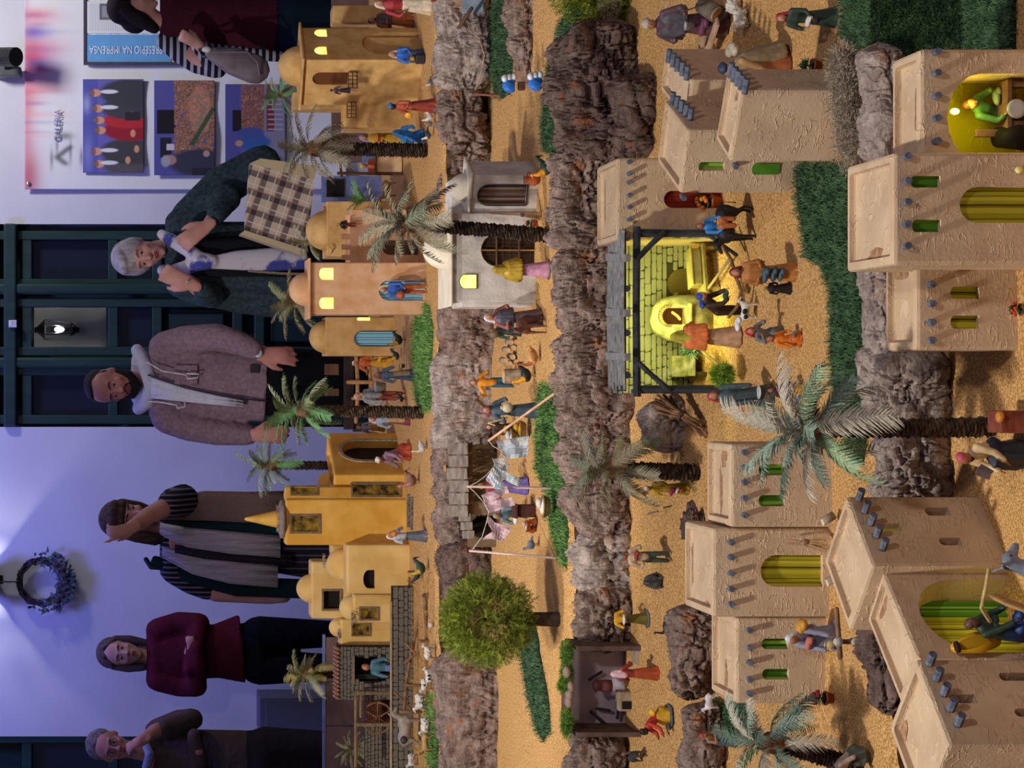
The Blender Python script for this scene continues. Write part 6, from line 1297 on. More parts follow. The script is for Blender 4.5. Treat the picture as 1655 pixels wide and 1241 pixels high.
# ------------------------------------------------ front terrace people
fig('figurine in green trousers and dark red waistcoat with grey turban on the sand', 1085, 900, 1, 86, 15, '#3c4c42', '#bfa486', skin='#a87050', hat=('turban', '#7c8c8c'), lower='legs', LH=(-.14, -.12, .56), RH=(.14, -.12, .6), items=(('cloth', (0, -.08, .68), '#8a3a30', 1.1), ('bar', (.1, .1, .76), '#a87a50', 1., (.12, .1, .1))))
fig('yellow-clad vendor figurine on a round base with a white tray and small ducks', 1046, 1000, 1, 66, 0, '#6c6428', '#d09c20', skin='#3c2a20', hat=('cap', '#463c34'), LH=(-.16, -.16, .62), RH=(.16, -.16, .62), items=(('tray', (0, -.22, .62), '#dcdce0', 1.1), ('base', (0, 0, 0), '#5c6268', 1.2)))
fig('pink-scarfed figurine in a red skirt standing in the smithy stage', 1066, 1088, 1, 80, 150, '#a84a28', '#8c3428', head='#d8b4bc', D=4.66, LH=(-.14, -.18, .6), RH=(.14, -.16, .66), items=(('base', (0, 0, 0), '#5c463c', .8),))
fig('dark figurine with yellow and red wrap crouching at the foot of the smithy stage', 1082, 1158, 1, 52, -60, '#c89a20', '#b8382c', skin='#34241e', hat=('cap', '#20181c'), pose='kneel', bend=45, LH=(-.1, -.4, .5), RH=(.1, -.42, .45), items=(('cloth', (0, .08, .34), '#d8aa28', 1.4), ('base', (0, 0, 0), '#4c5260', 1.3)))
fig('white-headed figurine in yellow, crimson and orange beside the grey palm trunk', 1112, 789, 1, 72, -15, '#9c8420', '#b8962c', hat=('turban', '#dcd8d8'), LH=(-.12, -.2, .54), RH=(.12, -.2, .5), items=(('cloth', (-.02, -.18, .42), '#9c2450', 1.2), ('cloth', (0, -.18, .3), '#cfc0bc', .9), ('pot', (0, -.14, .2), '#b85a2c', 1.2)))
fig('red-hooded figurine in a long slate dress holding a grey washbasin, left of the stable', 1247, 640, 1, 104, 15, '#3c4c50', '#465a5e', head='#a83a40', wide=1.25, LH=(-.12, -.2, .3), RH=(.14, -.16, .3), items=(('tray', (-.0, -.22, .26), '#b8bcc0', .9), ('cloth', (0, -.1, .1), '#6a5648', 1.5)))
fig('small seated figurine with maroon top and pale cloths by the silvery palm', 1295, 630, 1, 56, -20, '#d8a840', '#4c2028', skin='#8c5a48', hair='#20161a', pose='sit', items=(('cloth', (.02, -.2, .42), '#c8cce0', 1.6), ('cloth', (-.14, -.24, .15), '#2c54a8', 1.2)))
fig('orange-shawled baker figurine in a long beige dress before the domed oven', 1194, 544, 1, 112, 170, '#bc9678', '#d8783c', head='#b8b040', cape='#dc7a42', wide=1.1, fold=.05, LH=(-.10, -.28, .70), RH=(.1, -.25, .68), items=(('bar', (0, -.25, .68), '#a8a068', 1., (.02, -.52, .74)),))
fig('bent figurine with blue cap and green sleeves pulling at the branches in the stable', 1212, 502, 1, 92, 55, '#33221c', '#3c2a20', hat=('cap', '#2c50b4'), bend=40, lower='legs', D=4.14, LH=(-.14, -.34, .42), RH=(.1, -.34, .4), items=(('cloth', (-.04, -.28, .44), '#3c6458', 1.2), ('cloth', (0, -.12, .78), '#2f56b8', 1.2)))
fig('figurine with crimson head wrap, ochre robe and blue drape, right of the spotted dog', 1285, 440, 1, 106, -10, '#b87a3c', '#a86c34', head='#8c2c34', fold=.05, cape='#a87038', LH=(-.08, -.16, .6), RH=(.1, -.16, .58), items=(('cloth', (-.03, -.14, .50), '#3f5666', 1.4), ('cloth', (-.02, -.15, .38), '#3a5060', 1.3), ('cloth', (-.02, -.15, .27), '#3f5666', 1.2)))
fig('squat dark figurine like a child in black glazed clothes beside the ochre robed one', 1278, 466, 1, 44, 20, '#1c1a1c', '#242226', skin='#8a7440', hair='#a08448', wide=1.5, items=(('base', (0, 0, 0), '#5a3c34', 1.),))
fig('grey-clad figurine with red hood lifting a white cloth beside the kneeling orange child', 1262, 540, 1, 62, 15, '#5f6266', '#74767a', head='#b02c38', pose='kneel', bend=25, LH=(-.12, -.3, .7), RH=(.12, -.34, .66), items=(('cloth', (.12, -.2, .84), '#d8d8dc', 1.5), ('cloth', (0, .05, .2), '#54582a', 1.4)))
fig('kneeling child figurine in an orange robe at the front of the lit stable', 1294, 548, 1, 56, 25, '#d86c20', '#e07a28', skin='#a86a50', hair='#8a5648', pose='kneel', items=(('cloth', (.0, -.2, .2), '#5c5c60', .9), ('base', (0, 0, 0), '#4c444c', .9)))
fig('seated figurine with blue cap and tan robe resting beside the tallest clay wall', 1272, 98, 1, 112, -75, '#9c5c34', '#a88458', hair='#2c2a34', hat=('turban', '#2c3c58'), pose='sit', cape='#8c7a60', bend=12, LH=(-.06, -.34, .52), RH=(.1, -.22, .44), items=(('cloth', (0, -.2, .16), '#8c2c34', 1.5), ('box', (0, -.05, .08), '#6c5048', 2.2), ('cloth', (.02, .12, .62), '#b8ac98', 1.5)))
fig('tall figurine in a grey cloak and plum robe with white turban, upper right', 1172, 38, 1, 134, -35, '#5c3c48', '#5a4450', hat=('turban', '#b8a8a0'), skin='#a87454', cape='#56545e', wide=1.15, LH=(-.14, -.16, .62), RH=(.2, -.14, .56), items=(('bucket', (.04, -.16, .48), '#9a9c98', .8), ('bar', (.2, -.14, .6), '#4c3a34', .7, (.34, -.18, .34)), ('cloth', (0, -.1, .3), '#6a3c54', 1.4)))
fig('red-veiled figurine in a dark green dress with white sash at the right edge', 1352, 28, 1, 98, -40, '#33473a', '#2c3c34', head='#b0343a', wide=1.1, LH=(-.1, -.2, .55), RH=(.12, -.18, .5), items=(('cloth', (0, -.14, .50), '#cfc8c0', 1.3), ('pot', (.06, -.2, .42), '#2c2c30', 1.2), ('base', (0, 0, 0), '#6a5658', 1.)))
fig('white-hooded figurine with an ochre wrap crouching over jars by the flat clay house', 1345, 1022, 1, 82, -20, '#7a7c94', '#8c90a8', head='#c8ccd8', skin='#9c6448', pose='sit', bend=30, LH=(-.12, -.34, .36), RH=(.1, -.32, .34), items=(('cloth', (.1, -.1, .50), '#c08a30', 1.9), ('cloth', (-.04, -.26, .42), '#b86858', 1.2), ('pot', (0, -.36, .16), '#c0b088', 1.1), ('base', (0, -.1, 0), '#6c6874', 1.2)))
fig('red-turbaned figurine in blue climbing behind the front left palm', 1190, 1198, 1, 62, 50, '#46566a', '#8c6a50', hat=('turban', '#b0443c'), bend=30, LH=(-.1, -.3, .6), RH=(.14, -.28, .45), D=4.1)
fig('bent pink-armed figurine cut off by the lower edge beside the palm trunk', 1395, 1222, 1, 62, -60, '#4c5450', '#a89488', hair='#4a5a50', pose='kneel', bend=40, D=3.45, items=(('pot', (0, -.3, .2), '#7c8468', 1.2),))
fig('reading figurine with pink cap and cream coat seated by the tallest palm trunk', 1646, 722, 0, 108, -48, '#2c3440', '#d0b488', hat=('cap', '#b84a5c'), skin='#a0603c', hair='#2a2226', pose='sit', bend=22, LH=(-.08, -.30, .46), RH=(.08, -.30, .46), items=(('book', (0, -.36, .48), '#4a3a38', 1.5),), beard='#2a2022')
fig('dark green robed figurine hugging a yellow jar inside the large lit arch', 1692, 1022, 0, 140, 50, '#22304c', '#24382c', skin='#5a3c30', hat=('cap', '#5a3a34'), D=2.99, bend=20, LH=(-.1, -.3, .45), RH=(.12, -.3, .5), items=(('cloth', (0, -.14, .36), '#34508c', 1.7), ('cloth', (0, -.1, .62), '#2c4434', 1.4)))
fig('carpenter figurine with brown hair and green shirt bending in the lit yellow arch', 1672, 182, 0, 128, 20, '#3c4c2c', '#4c7a48', hair='#5a341c', D=3.085, bend=30, lower='legs', LH=(-.18, -.3, .5), RH=(.14, -.3, .62), items=(('cloth', (.1, -.2, .52), '#8a9c78', 1.2),))
# ================================================================ ANIMALS
def quad(label, cat, px, py, l, lpx, face, col, D=None, leg=.42, neck=(.0, .22), headk=1., fat=.17, fleece=0., tail='thin', ears=.05, patches=(), horns=None, lying=False, name=None, mane=None, muzzle=None):
    """four-legged animal of unit length looking along -x, turned by face degrees"""
    p0 = W3(px, py, D) if D else G(px, py, l); S = lpx / F * p0.y; r_ = root(name or cat, p0, label, cat); M = Matrix.Translation(p0) @ Matrix.Rotation(R(face), 4, 'Z') @ Matrix.Scale(S, 4)
    zb = (fat * .95 if lying else leg + fat * .55); b = MB(); b.ell((-.16, 0, zb), (.20, fat * .92, fat * 1.08), None, 14, 10).ell((.16, 0, zb + .01), (.21, fat * .95, fat * 1.0), None, 14, 10).tube([(-.2, 0, zb), (.2, 0, zb)], [fat * .9, fat * .86], 12)
    hx_, hz = -.34 - neck[0], zb + fat * .5 + neck[1] * .8; b.tube([(-.24, 0, zb + fat * .2), (-.32 - neck[0] * .5, 0, zb + fat * .5 + neck[1] * .4), (hx_, 0, hz)], [fat * .62, fat * .45, fat * .38], 10)
    b.ell((hx_ - .03, 0, hz + .01), (.085 * headk, .06 * headk, .065 * headk), None, 10, 8).tube([(hx_ - .05, 0, hz), (hx_ - .15 * headk, 0, hz - .055 * headk)], [.05 * headk, .034 * headk], 9)
    for s in (-1, 1): b.tube([(hx_ + .02, s * .035 * headk, hz + .05 * headk), (hx_ + .04, s * (.06 + ears * .6) * headk, hz + (.06 + ears) * headk)], [.018 * headk, .010 * headk], 6)
    legs_ = []
    if not lying:
        for sx, s in ((-.24, -1), (-.24, 1), (.26, -1), (.26, 1)):
            y = s * fat * .55; legm = b
            if fleece: legm = MB(); legs_.append(legm)
            if sx < 0: legm.tube([(sx, y, zb - fat * .3), (sx - .012, y, leg * .52), (sx, y, .03), (sx - .02, y, .012)], [.058, .034, .024, .028], 7)
            else: legm.tube([(sx - .01, y, zb - fat * .2), (sx - .045, y, leg * .66), (sx + .035, y, leg * .38), (sx + .015, y, .03), (sx - .01, y, .012)], [.085, .05, .03, .024, .028], 7)
    else:
        for s in (-1, 1): b.tube([(-.26, s * fat * .7, .06), (-.38, s * fat * .6, .035), (-.28, s * fat * .7, .025)], [.04, .03, .025], 7).tube([(.22, s * fat * .8, .09), (.08, s * fat * 1.0, .035)], [.08, .03], 7)
    if tail == 'thin': b.tube([(.35, 0, zb + fat * .4), (.42, .01, zb), (.41, .02, zb - .22)], [.02, .013, .018], 6)
    elif tail == 'up': b.tube([(.34, 0, zb + fat * .3), (.44, 0, zb + .12), (.45, 0, zb + .2)], [.022, .018, .012], 6)
    elif tail == 'stub': b.ell((.36, 0, zb + fat * .1), (.04, .03, .05), None, 7, 5)
    v = S * .018; TF(b, M).blob('body', paint(col), r_, v, 1)
    if fleece:
        fl_ = MB(); rs = random.Random(int(px))
        for k in range(46): t = rs.uniform(-.28, .30); a = rs.uniform(0, 2 * math.pi); fl_.ell((t, fat * .85 * math.cos(a), zb + fat * .95 * math.sin(a)), rs.uniform(.05, .075), None, 6, 5)
        fl_.tube([(-.2, 0, zb), (.22, 0, zb)], fat * .95, 10); TF(fl_, M).blob('fleece', paint(col), r_, v * .8, 0); [TF(lm, M).build('leg', paint(muzzle or '#8c7c70'), r_, True) for lm in legs_]
    for q in patches:
        x, y, z, rx, c = q
        for y_ in ((y, -y) if abs(y) > .5 else (y,)): TF(MB().ell((x, y_ * fat * .85, zb + z * fat), (rx * 1.4, fat * .42, rx * 1.2), None, 10, 7), M).build('patch', paint(c), r_, True)
    if horns:
        for s in (-1, 1): TF(MB().tube([(hx_ + .01, s * .03, hz + .05), (hx_ - .01, s * .07, hz + .10), (hx_ - .05, s * .075, hz + .15)], [.014, .010, .004], 6), M).build('horn', paint(horns), r_, True)
    if mane: TF(MB().tube([(hx_ + .03, 0, hz + .07), (-.28, 0, zb + fat * 1.0)], [.02, .02], 6), M).build('mane', paint(mane), r_, True)
    if lpx > 36:
        for s in (-1, 1): TF(MB().ell((hx_ - .06, s * .052 * headk, hz + .02), (.011, .007, .011), None, 6, 5), M).build('eye', paint('#0c0a0a'), r_)
    return r_
def bird(label, cat, px, py, l, hpx, face, col, neckc=None, D=None, kind='hen', comb='#b82c1c', tailc=None, legc='#b08040', name=None):
    p0 = W3(px, py, D) if D else G(px, py, l); S = hpx / F * p0.y; r_ = root(name or cat, p0, label, cat); M = Matrix.Translation(p0) @ Matrix.Rotation(R(face), 4, 'Z') @ Matrix.Scale(S, 4); v = S * .024
    b = MB(); n_ = MB()
    if kind == 'hen':
        b.ell((0, 0, .38), (.28, .17, .20), (0, R(-12), 0), 12, 9).tube([(.16, 0, .44), (.32, 0, .62), (.42, 0, .70)], [.13, .10, .05], 9, flat=.5); n_.tube([(-.14, 0, .46), (-.24, 0, .66), (-.25, 0, .82)], [.14, .085, .06], 10).ell((-.26, 0, .87), (.075, .06, .07), None, 9, 7)
        hx_, hz = -.26, .87
    elif kind == 'goose':
        b.ell((.02, 0, .30), (.32, .18, .19), (0, R(-8), 0), 12, 9).tube([(.2, 0, .34), (.42, 0, .42)], [.11, .03], 8); n_.tube([(-.18, 0, .34), (-.30, 0, .52), (-.26, 0, .80)], [.12, .06, .045], 9).ell((-.29, 0, .86), (.07, .05, .055), None, 9, 7); hx_, hz = -.29, .86
    else:
        b.ell((0, 0, .45), (.30, .17, .19), (0, R(-18), 0), 12, 9).tube([(.2, 0, .46), (.55, 0, .44)], [.10, .05], 8, flat=.5); n_.tube([(-.18, 0, .52), (-.26, 0, .74)], [.12, .07], 9).ell((-.28, 0, .82), (.08, .07, .07), None, 9, 7); hx_, hz = -.28, .82
    TF(b, M).blob('body', paint(col), r_, v, 1); TF(n_, M).blob('neck', paint(neckc or col), r_, v, 1)
    TF(MB().tube([(hx_ - .05, 0, hz), (hx_ - .15, 0, hz - .02)], [.028, .008], 6), M).build('beak', paint('#c88a30'), r_, True)
    if kind == 'hen': TF(MB().ell((hx_ + .0, 0, hz + .08), (.06, .014, .04), None, 8, 6), M).build('comb', paint(comb), r_, True)
    if kind == 'hen':
        for k in range(4): TF(MB().tube([(.30, (k - 1.5) * .03, .58), (.44, (k - 1.5) * .05, .74 - .04 * k), (.52, (k - 1.5) * .06, .62 - .07 * k)], [.03, .028, .008], 6, flat=.5), M).build('tail_feather', paint(tailc or col), r_, True)
    for s in (-1, 1):
        TF(MB().tube([(.0, s * .07, .24), (0, s * .08, .02), (-.09, s * .08, .012)], [.022, .016, .012], 6), M).build('leg', paint(legc), r_, True); TF(MB().ell((.03, s * .15, .40 if kind != 'goose' else .31), (.2, .04, .11), (0, R(-14), 0), 9, 7), M).build('wing', paint(col, .8), r_, True)
    return r_
WSH = '#cfc8be'
quad('white lamb at the right end of the sheep pen', 'sheep', 704, 1055, 3, 30, 180, WSH, fleece=1, leg=.32, tail='stub'); quad('white lamb with black stripes by the pen post', 'sheep', 706, 1092, 3, 32, 160, WSH, fleece=1, leg=.3, tail='stub', patches=((-.1, -1, .2, .06, '#1c1818'), (.1, -1, .1, .06, '#1c1818')))
quad('small white lamb with one black band between two others', 'sheep', 698, 1106, 3, 28, 10, WSH, fleece=1, leg=.32, tail='stub', patches=((-.05, -.9, .2, .05, '#1c1818'),)); quad('white lamb standing left of the banded lambs', 'sheep', 694, 1133, 3, 36, 15, WSH, fleece=1, leg=.34, tail='stub', ears=.02)
quad('big grey-beige cow with a dark patch standing in the pen', 'cow', 682, 1180, 3, 70, 180, '#9c8c80', leg=.3, fat=.16, patches=((.2, -1., .3, .07, '#3a3638'),), horns='#cbb898'); quad('curly white sheep before the big cow', 'sheep', 700, 1172, 3, 34, 0, WSH, fleece=1, leg=.28, tail='stub')
quad('tan dog with a dark brown head beside the big cow', 'dog', 704, 1200, 3, 42, 0, '#b08a54', leg=.34, fat=.12, tail='up', patches=((-.36, 0, .9, .06, '#8a5420'),)); quad('white lamb at the far lower left corner of the pen', 'sheep', 676, 1228, 3, 28, 0, WSH, fleece=1, leg=.3, tail='stub')
quad('brown goat with pale horns lying by the blue shed', 'goat', 640, 306, 3, 40, 0, '#8a6a4c', leg=.3, fat=.16, horns='#d8ccb8', neck=(0, .26), D=6.9)
quad('brown pack donkey following the white-veiled figurine', 'donkey', 880, 527, 2, 64, 70, '#6a4438', leg=.46, fat=.15, ears=.10, neck=(.02, .2), mane='#3a2620')
quad('black donkey carrying the blue-shirted rider at the right of the stable', 'donkey', 1216, 362, 1, 92, 180, '#1e1c1d', leg=.42, fat=.15, ears=.09, neck=(.04, .16), mane='#0f0e0f') if False else quad('black donkey carrying the blue-shirted rider at the right of the stable', 'donkey', 1218, 362, 1, 92, 15, '#1e1c1d', leg=.42, fat=.15, ears=.09, neck=(.04, .10), mane='#0f0e0f')
quad('black and white spotted dog in front of the bent figurine', 'dog', 1224, 502, 1, 44, 165, '#d0ccc4', leg=.36, fat=.15, tail='up', patches=((.0, -1., .3, .08, '#151414'), (.2, -1, .0, .07, '#151414'), (-.38, -.3, 1., .05, '#151414')))
quad('white puppy on the grass beside the flat clay house', 'dog', 1160, 1134, 1, 36, 0, '#cfcdd2', leg=.3, fat=.17, tail='stub', D=4.0)
quad('grey donkey lying on a base behind the figurine in green trousers', 'donkey', 1066, 940, 1, 58, 90, '#4c5056', fat=.2, lying=True, ears=.08)
quad('dark grey dog turned away at the lower left by the open workshop', 'dog', 1042, 1222, 1, 42, 120, '#3c4046', leg=.36, fat=.16, tail='up')
quad('white sheep at the right edge of the front terrace', 'sheep', 1212, 30, 1, 48, 20, '#cdc8bc', fleece=1, leg=.2, fat=.2, tail='stub'); quad('white sheep partly cut by the right edge behind the curly one', 'sheep', 1200, 3, 1, 50, 190, '#cdc8bc', fleece=1, leg=.2, fat=.2, tail='stub')
quad('dark brown sheep between the two white ones at the right edge', 'sheep', 1205, 12, 1, 36, 90, '#4c3a30', fleece=1, leg=.2, fat=.2, tail='stub', D=4.25)
dk = quad('grey donkey with a tan girth and rope halter at the large lit arch', 'donkey', 1788, 972, 0, 178, -155, '#7c8496', leg=.42, fat=.17, ears=.10, neck=(.02, .24), headk=1.15, mane='#16181e', D=2.93)
fig('grey-haired rider figurine in a blue shirt on the black donkey', 1186, 366, 1, 62, 20, '#a8643a', '#2c7ac4', hair='#4a4a4c', skin='#9a6848', pose='sit', D=G(1218, 362, 1).y - .0, lower='legs', LH=(-.14, -.2, .5), RH=(.14, -.18, .5), items=(('cloth', (.05, -.1, .32), '#d89a28', 1.2),))
bird('dark rooster with an orange head under the peach house door', 'rooster', 656, 549, 3, 30, -10, '#2c3c30', '#c8962c'); bird('smaller dark hen left of the rooster beside the log fence', 'hen', 650, 575, 3, 26, 20, '#33403c', '#c8a02c')
bird('speckled hen with a yellow head near the ringed palm', 'hen', 656, 644, 3, 22, 10, '#3a3026', '#c8b490'); bird('white goose in front of the orange-skirted kneeling figurine', 'goose', 690, 722, 3, 28, 20, '#d0ccc8', kind='goose')
bird('pinkish brown hen pecking beside the golden tower', 'hen', 680, 776, 3, 38, -15, '#8a6050', '#a8746c', comb='#b86a6a'); bird('green-black rooster with orange neck on the rear terrace by the pale cubes', 'rooster', 694, 918, 3, 36, 10, '#2c4438', '#b89a30', comb='#d85a18')
bird('dark bird standing behind the green-black rooster', 'hen', 684, 930, 3, 26, 170, '#28363a', '#34444a'); bird('grey dove on the terrace edge before the ochre house', 'dove', 704, 133, 3, 18, 0, '#5c5c60', '#cfccca', kind='dove')
bird('grey dove left of the red dress', 'dove', 704, 200, 3, 22, 90, '#6c6c6c', '#8c8c88', kind='dove'); bird('dark dove with a white head near the grey-green palm foot', 'dove', 702, 218, 3, 24, 10, '#3a3c40', '#cfcccc', kind='dove'); bird('white hen at the feet of the red dress', 'hen', 704, 188, 3, 24, 0, '#d0ccc8', '#dcd8d4')
bird('green-black rooster with orange neck beside the small white house', 'rooster', 898, 272, 2, 44, 10, '#22382e', '#d89020', comb='#c83c18'); bird('tan turkey with rust brown wing by the logs', 'turkey', 874, 577, 2, 44, 0, '#c08a50', '#a85c3c', kind='goose'); bird('black and golden rooster left of the tan turkey', 'rooster', 866, 606, 2, 42, 5, '#1c2626', '#e0a01c', comb='#d0401c')
bird('blue-grey dove on the sand by the left washing pole', 'dove', 872, 880, 2, 30, -30, '#586474', '#687484', kind='dove'); bird('black goose on the sand before the vendor figurine', 'goose', 1088, 1013, 1, 34, 0, '#1c1e22', kind='goose')
# ================================================================ SMALL PROPS
def prop(name, label, cat, px, py, l=None, D=None, group=None):
    p = W3(px, py, D) if D else G(px, py, l); return root(name, p, label, cat, group), p
M_terra = mat('terracotta', '#9c4c28', col2='#b8643a', scale=60, bump=.2, rough=.7)
def potplant(label, px, py, l, s, leaf, fl=None, nfl=8):
    s = s * .56; r_, p = prop('potted_plant', label, 'plant', px, py, l); MB().lathe(p, [(.010 * s, 0), (.015 * s, .018 * s), (.0175 * s, .018 * s), (.0175 * s, .023 * s), (.014 * s, .023 * s), (.012 * s, .018 * s)], 16).build('pot', M_terra, r_, True)
    mb = MB(); c = p + Vector((0, 0, .032 * s))
    for k in range(110): d = Vector((random.gauss(0, 1), random.gauss(0, 1), random.gauss(.3, .9))).normalized(); q = c + d * random.uniform(.004, .015) * s; w_ = d.cross(Vector((.3, .2, 1))).normalized() * .003 * s; mb.add([q - w_, q + d * .004 * s + w_, q + d * .011 * s, q + d * .004 * s - w_ * 2], [(0, 1, 2, 3)])
    mb.build('leaves', mat('pot_leaf_' + leaf, leaf, var=.4, scale=80, bump=0), r_, fix=False)['kind'] = 'stuff'
    MB().tube([p + Vector((0, 0, .015 * s)), c], .0025 * s, 6).build('stem', paint('#4a5a30'), r_)
    if fl:
        for k in range(nfl): d = Vector((random.gauss(0, .6), -abs(random.gauss(.3, .5)), random.gauss(.7, .5))).normalized(); MB().ell(c + d * .018 * s, (.0052 * s, .0052 * s, .0045 * s), None, 7, 5).build('flower', paint(fl), r_)
potplant('potted plant with red flowers in front of the flat left clay house', 1348, 1128, 1, 1.35, '#3c5c34', '#c02c34', 9)
potplant('potted plant with one big orange-red bloom between two clay houses, centre', 1338, 815, 1, 1.35, '#4c6c48', '#e04820', 5)
potplant('green leafy potted plant without blooms near the tallest clay wall', 1328, 106, 1, 1.4, '#4c7c5c')
potplant('pot with orange and yellow blooms beside the red door of the clay house', 1165, 326, 1, 1.9, '#5c7c38', '#e07c24', 9)
potplant('little pot with red blooms at the foot of the front clay house', 1662, 500, 0, 1.0, '#4c6c38', '#d83c20', 7)
potplant('tiny terracotta pot with orange bloom beside the large white house', 868, 362, 2, 1.1, '#5c6c38', '#e04c20', 3)
r_, p = prop('clay_jug', 'terracotta jug by the small white house, beside the rooster', 'jug', 872, 291, 2); MB().lathe(p, [(.008, 0), (.016, .011), (.017, .019), (.009, .031), (.008, .036), (.012, .041)], 18).build('jug_body', M_terra, r_, True); MB().tube([p + Vector((.008, 0, .035)), p + Vector((.022, 0, .030)), p + Vector((.016, 0, .018))], .002, 6).build('handle', M_terra, r_, True)
def broom(label, x0, y0, x1, y1, D, hair='#b08a60', split=.55):
    r_, p = prop('broom', label, 'broom', x1, y1, None, D); a = W3(x0, y0, D + .01); b = W3(x1, y1, D - .01); m_ = a.lerp(b, split)
    MB().tube([a, m_], .0022, 6).build('broomstick', paint('#b89070'), r_, True); mb = MB()
    for k in range(26): q = b + Vector((random.uniform(-.013, .013), random.uniform(-.004, .004), random.uniform(-.004, .006))); mb.bar(m_, q, .0016, .0012)
    mb.build('bristles', mat('broom_hair', hair, var=.3, scale=80, bump=0), r_)['kind'] = 'stuff'; MB().lathe(m_.lerp(b, .2), [(.005, -.004), (.006, 0), (.005, .004)], 8, rot=(b - m_).to_track_quat('Z', 'Y').to_matrix()).build('binding', paint('#7a5a40'), r_)
broom('little broom leaning on the front of the small white house', 790, 345, 874, 349, 5.36); broom('pale broom leaning against the clay house with the yellow arch', 1270, 873, 1332, 878, 3.64, '#c8a488', .4)
# fire wood logs stacked
M_bk = mat('log_bark', '#7c705c', col2='#a0927c', scale=60, bump=.5); M_end = mat('log_end', '#b88a5c', col2='#dab88c', scale=80, bump=.1)
LD = 5.68
for k, (x, y) in enumerate(((826, 553), (835, 553), (830, 562), (821, 566), (829, 577), (835, 585), (817, 583), (824, 588), (840, 573), (839, 562))):
    o = root('firewood_log', W3(x, y, LD), 'short pale-ended log in the stack before the broad cork log', 'log', 'stacked firewood logs'); r = .0083; a = W3(x, y, LD); MB().tube([a, a + Vector((.004, .045, .002))], r, 10, round_=False).build('bark_side', M_bk, o, True); MB().tube([a - Vector((0, .0012, 0)), a + Vector((0, .0005, 0))], r * .93, 10, round_=False).build('cut_end', M_end, o)
def stump(label, px, py, l, r, h, D=None, m=M_bk): r_, p = prop('tree_stump', label, 'stump', px, py, l, D); MB().lathe(p, [(r * 1.15, -.004), (r, .3 * h), (r * .95, h)], 16, .08, 5).build('stump_body', m, r_); MB().lathe(p + Vector((0, 0, h)), [(r * .85, -.001), (r * .85, .0015)], 16).build('cut_face', M_end, r_)
stump('grey stump beside the orange-tunic figurine', 838, 608, 2, .022, .042)
for k, (x, y) in enumerate(((1330, 843), (1337, 941))):
    a = W3(x, y, 3.60); o = root('log', a, ('short white-ended log sticking out behind the diamond roof by the broom', 'short white-ended log at the foot of the yellow striped arch')[k], 'log'); MB().tube([a, a + Vector((.012, -.0, -.02))], .008, 12, round_=False).build('bark_side', M_bk, o, True); MB().tube([a + Vector((-.0005, 0, .001)), a + Vector((0, 0, -.0005))], .0076, 12, round_=False).build('cut_end', mat('white_end', '#d8c8b0'), o)
# wash place
def cyl_pole(label, a, b, D0, D1, r, c, group=None): return stick('wooden_pole', label, 'pole', [W3(a[0], a[1], D0), W3(b[0], b[1], D1)], r, c, group, 8)
M_pl = mat('pole_pale', '#c09070', col2='#d8b090', scale=40, bump=.1)
pd = G(905, 632, 2).y; cyl_pole('slanting washing-line pole right of the shack', (903, 631), (790, 712), 4.95, 5.2, .0036, M_pl); cyl_pole('middle upright washing-line pole', (897, 789), (756, 786), 5.2, 5.2, .0034, mat('pole_pink', '#d8b8ac', col2='#e8ccc0', bump=.1)); cyl_pole('left washing-line pole, nearest the round green tree', (904, 902), (760, 890), 5.15, 5.2, .0034, _M['pole_pink'])
r_, p = prop('washing_line', 'sagging white cord strung between the three poles', 'line', 757, 786, None, 5.2)
def cord(pts, D=5.2): return MB().tube([W3(a, b, D) for a, b in pts], .0011, 5).build('cord', paint('#d8d0c8'), r_, True)
cord([(790, 712), (796, 720), (812, 730), (800, 752), (786, 768), (770, 780), (757, 786)]); cord([(757, 786), (768, 796), (782, 812), (790, 828), (786, 845), (779, 868), (762, 890)])
M_c1 = stripes('cloth_pastel', [('#b8c4d0', 3), ('#8cacbc', 1), ('#c4ccd4', 3), ('#cfa4b0', 1), ('#c8ccd4', 3), ('#c8c090', 1)], 'D', .022, wob=.001); M_c2 = mat('cloth_pink', '#c8a4ac', col2='#d8bcc4', scale=70, bump=.2, ramp=(.45, .55)); M_c3 = mat('cloth_grey', '#b8b0ac', col2='#ccc6c2', scale=40, bump=.2)
def cloth(name, label, poly, D, m, wv=.006):
    P = [W3(a, b, D) for a, b in poly]; c = P[0]; uv = [(p.x - c.x, p.z - c.z) for p in P]
    T = tessellate_polygon([[Vector((u, v, 0)) for u, v in uv]]); bm = bmesh.new(); vs = [bm.verts.new((u, 0, v)) for u, v in uv]
    for t in T: 
        try: bm.faces.new([vs[i] for i in t])
        except ValueError: pass
    bmesh.ops.subdivide_edges(bm, edges=bm.edges[:], cuts=4, use_grid_fill=True)
    for v in bm.verts: v.co.y += wv * math.sin(v.co.x * 160 + v.co.z * 40) + .5 * wv * math.sin(v.co.x * 60 - v.co.z * 130)
    me = bpy.data.meshes.new(name); bm.to_mesh(me); bm.free(); me.materials.append(m); o = bpy.data.objects.new(name, me); COL.objects.link(o); o.location = c; s = o.modifiers.new('s', 'SOLIDIFY'); s.thickness = .0012; return tag(o, label, 'laundry', 'washing on the line')
cloth('small_dress', 'pastel patterned sheet hanging at the right end of the washing line', [(802, 713), (854, 704), (854, 731), (850, 738), (818, 742), (810, 733), (816, 728), (806, 724)], 5.19, M_c1); cloth('small_trousers', 'pastel patterned trousers right of the middle pole', [(798, 750), (812, 760), (845, 776), (838, 786), (808, 772), (824, 792), (800, 790), (786, 776)], 5.19, M_c1)
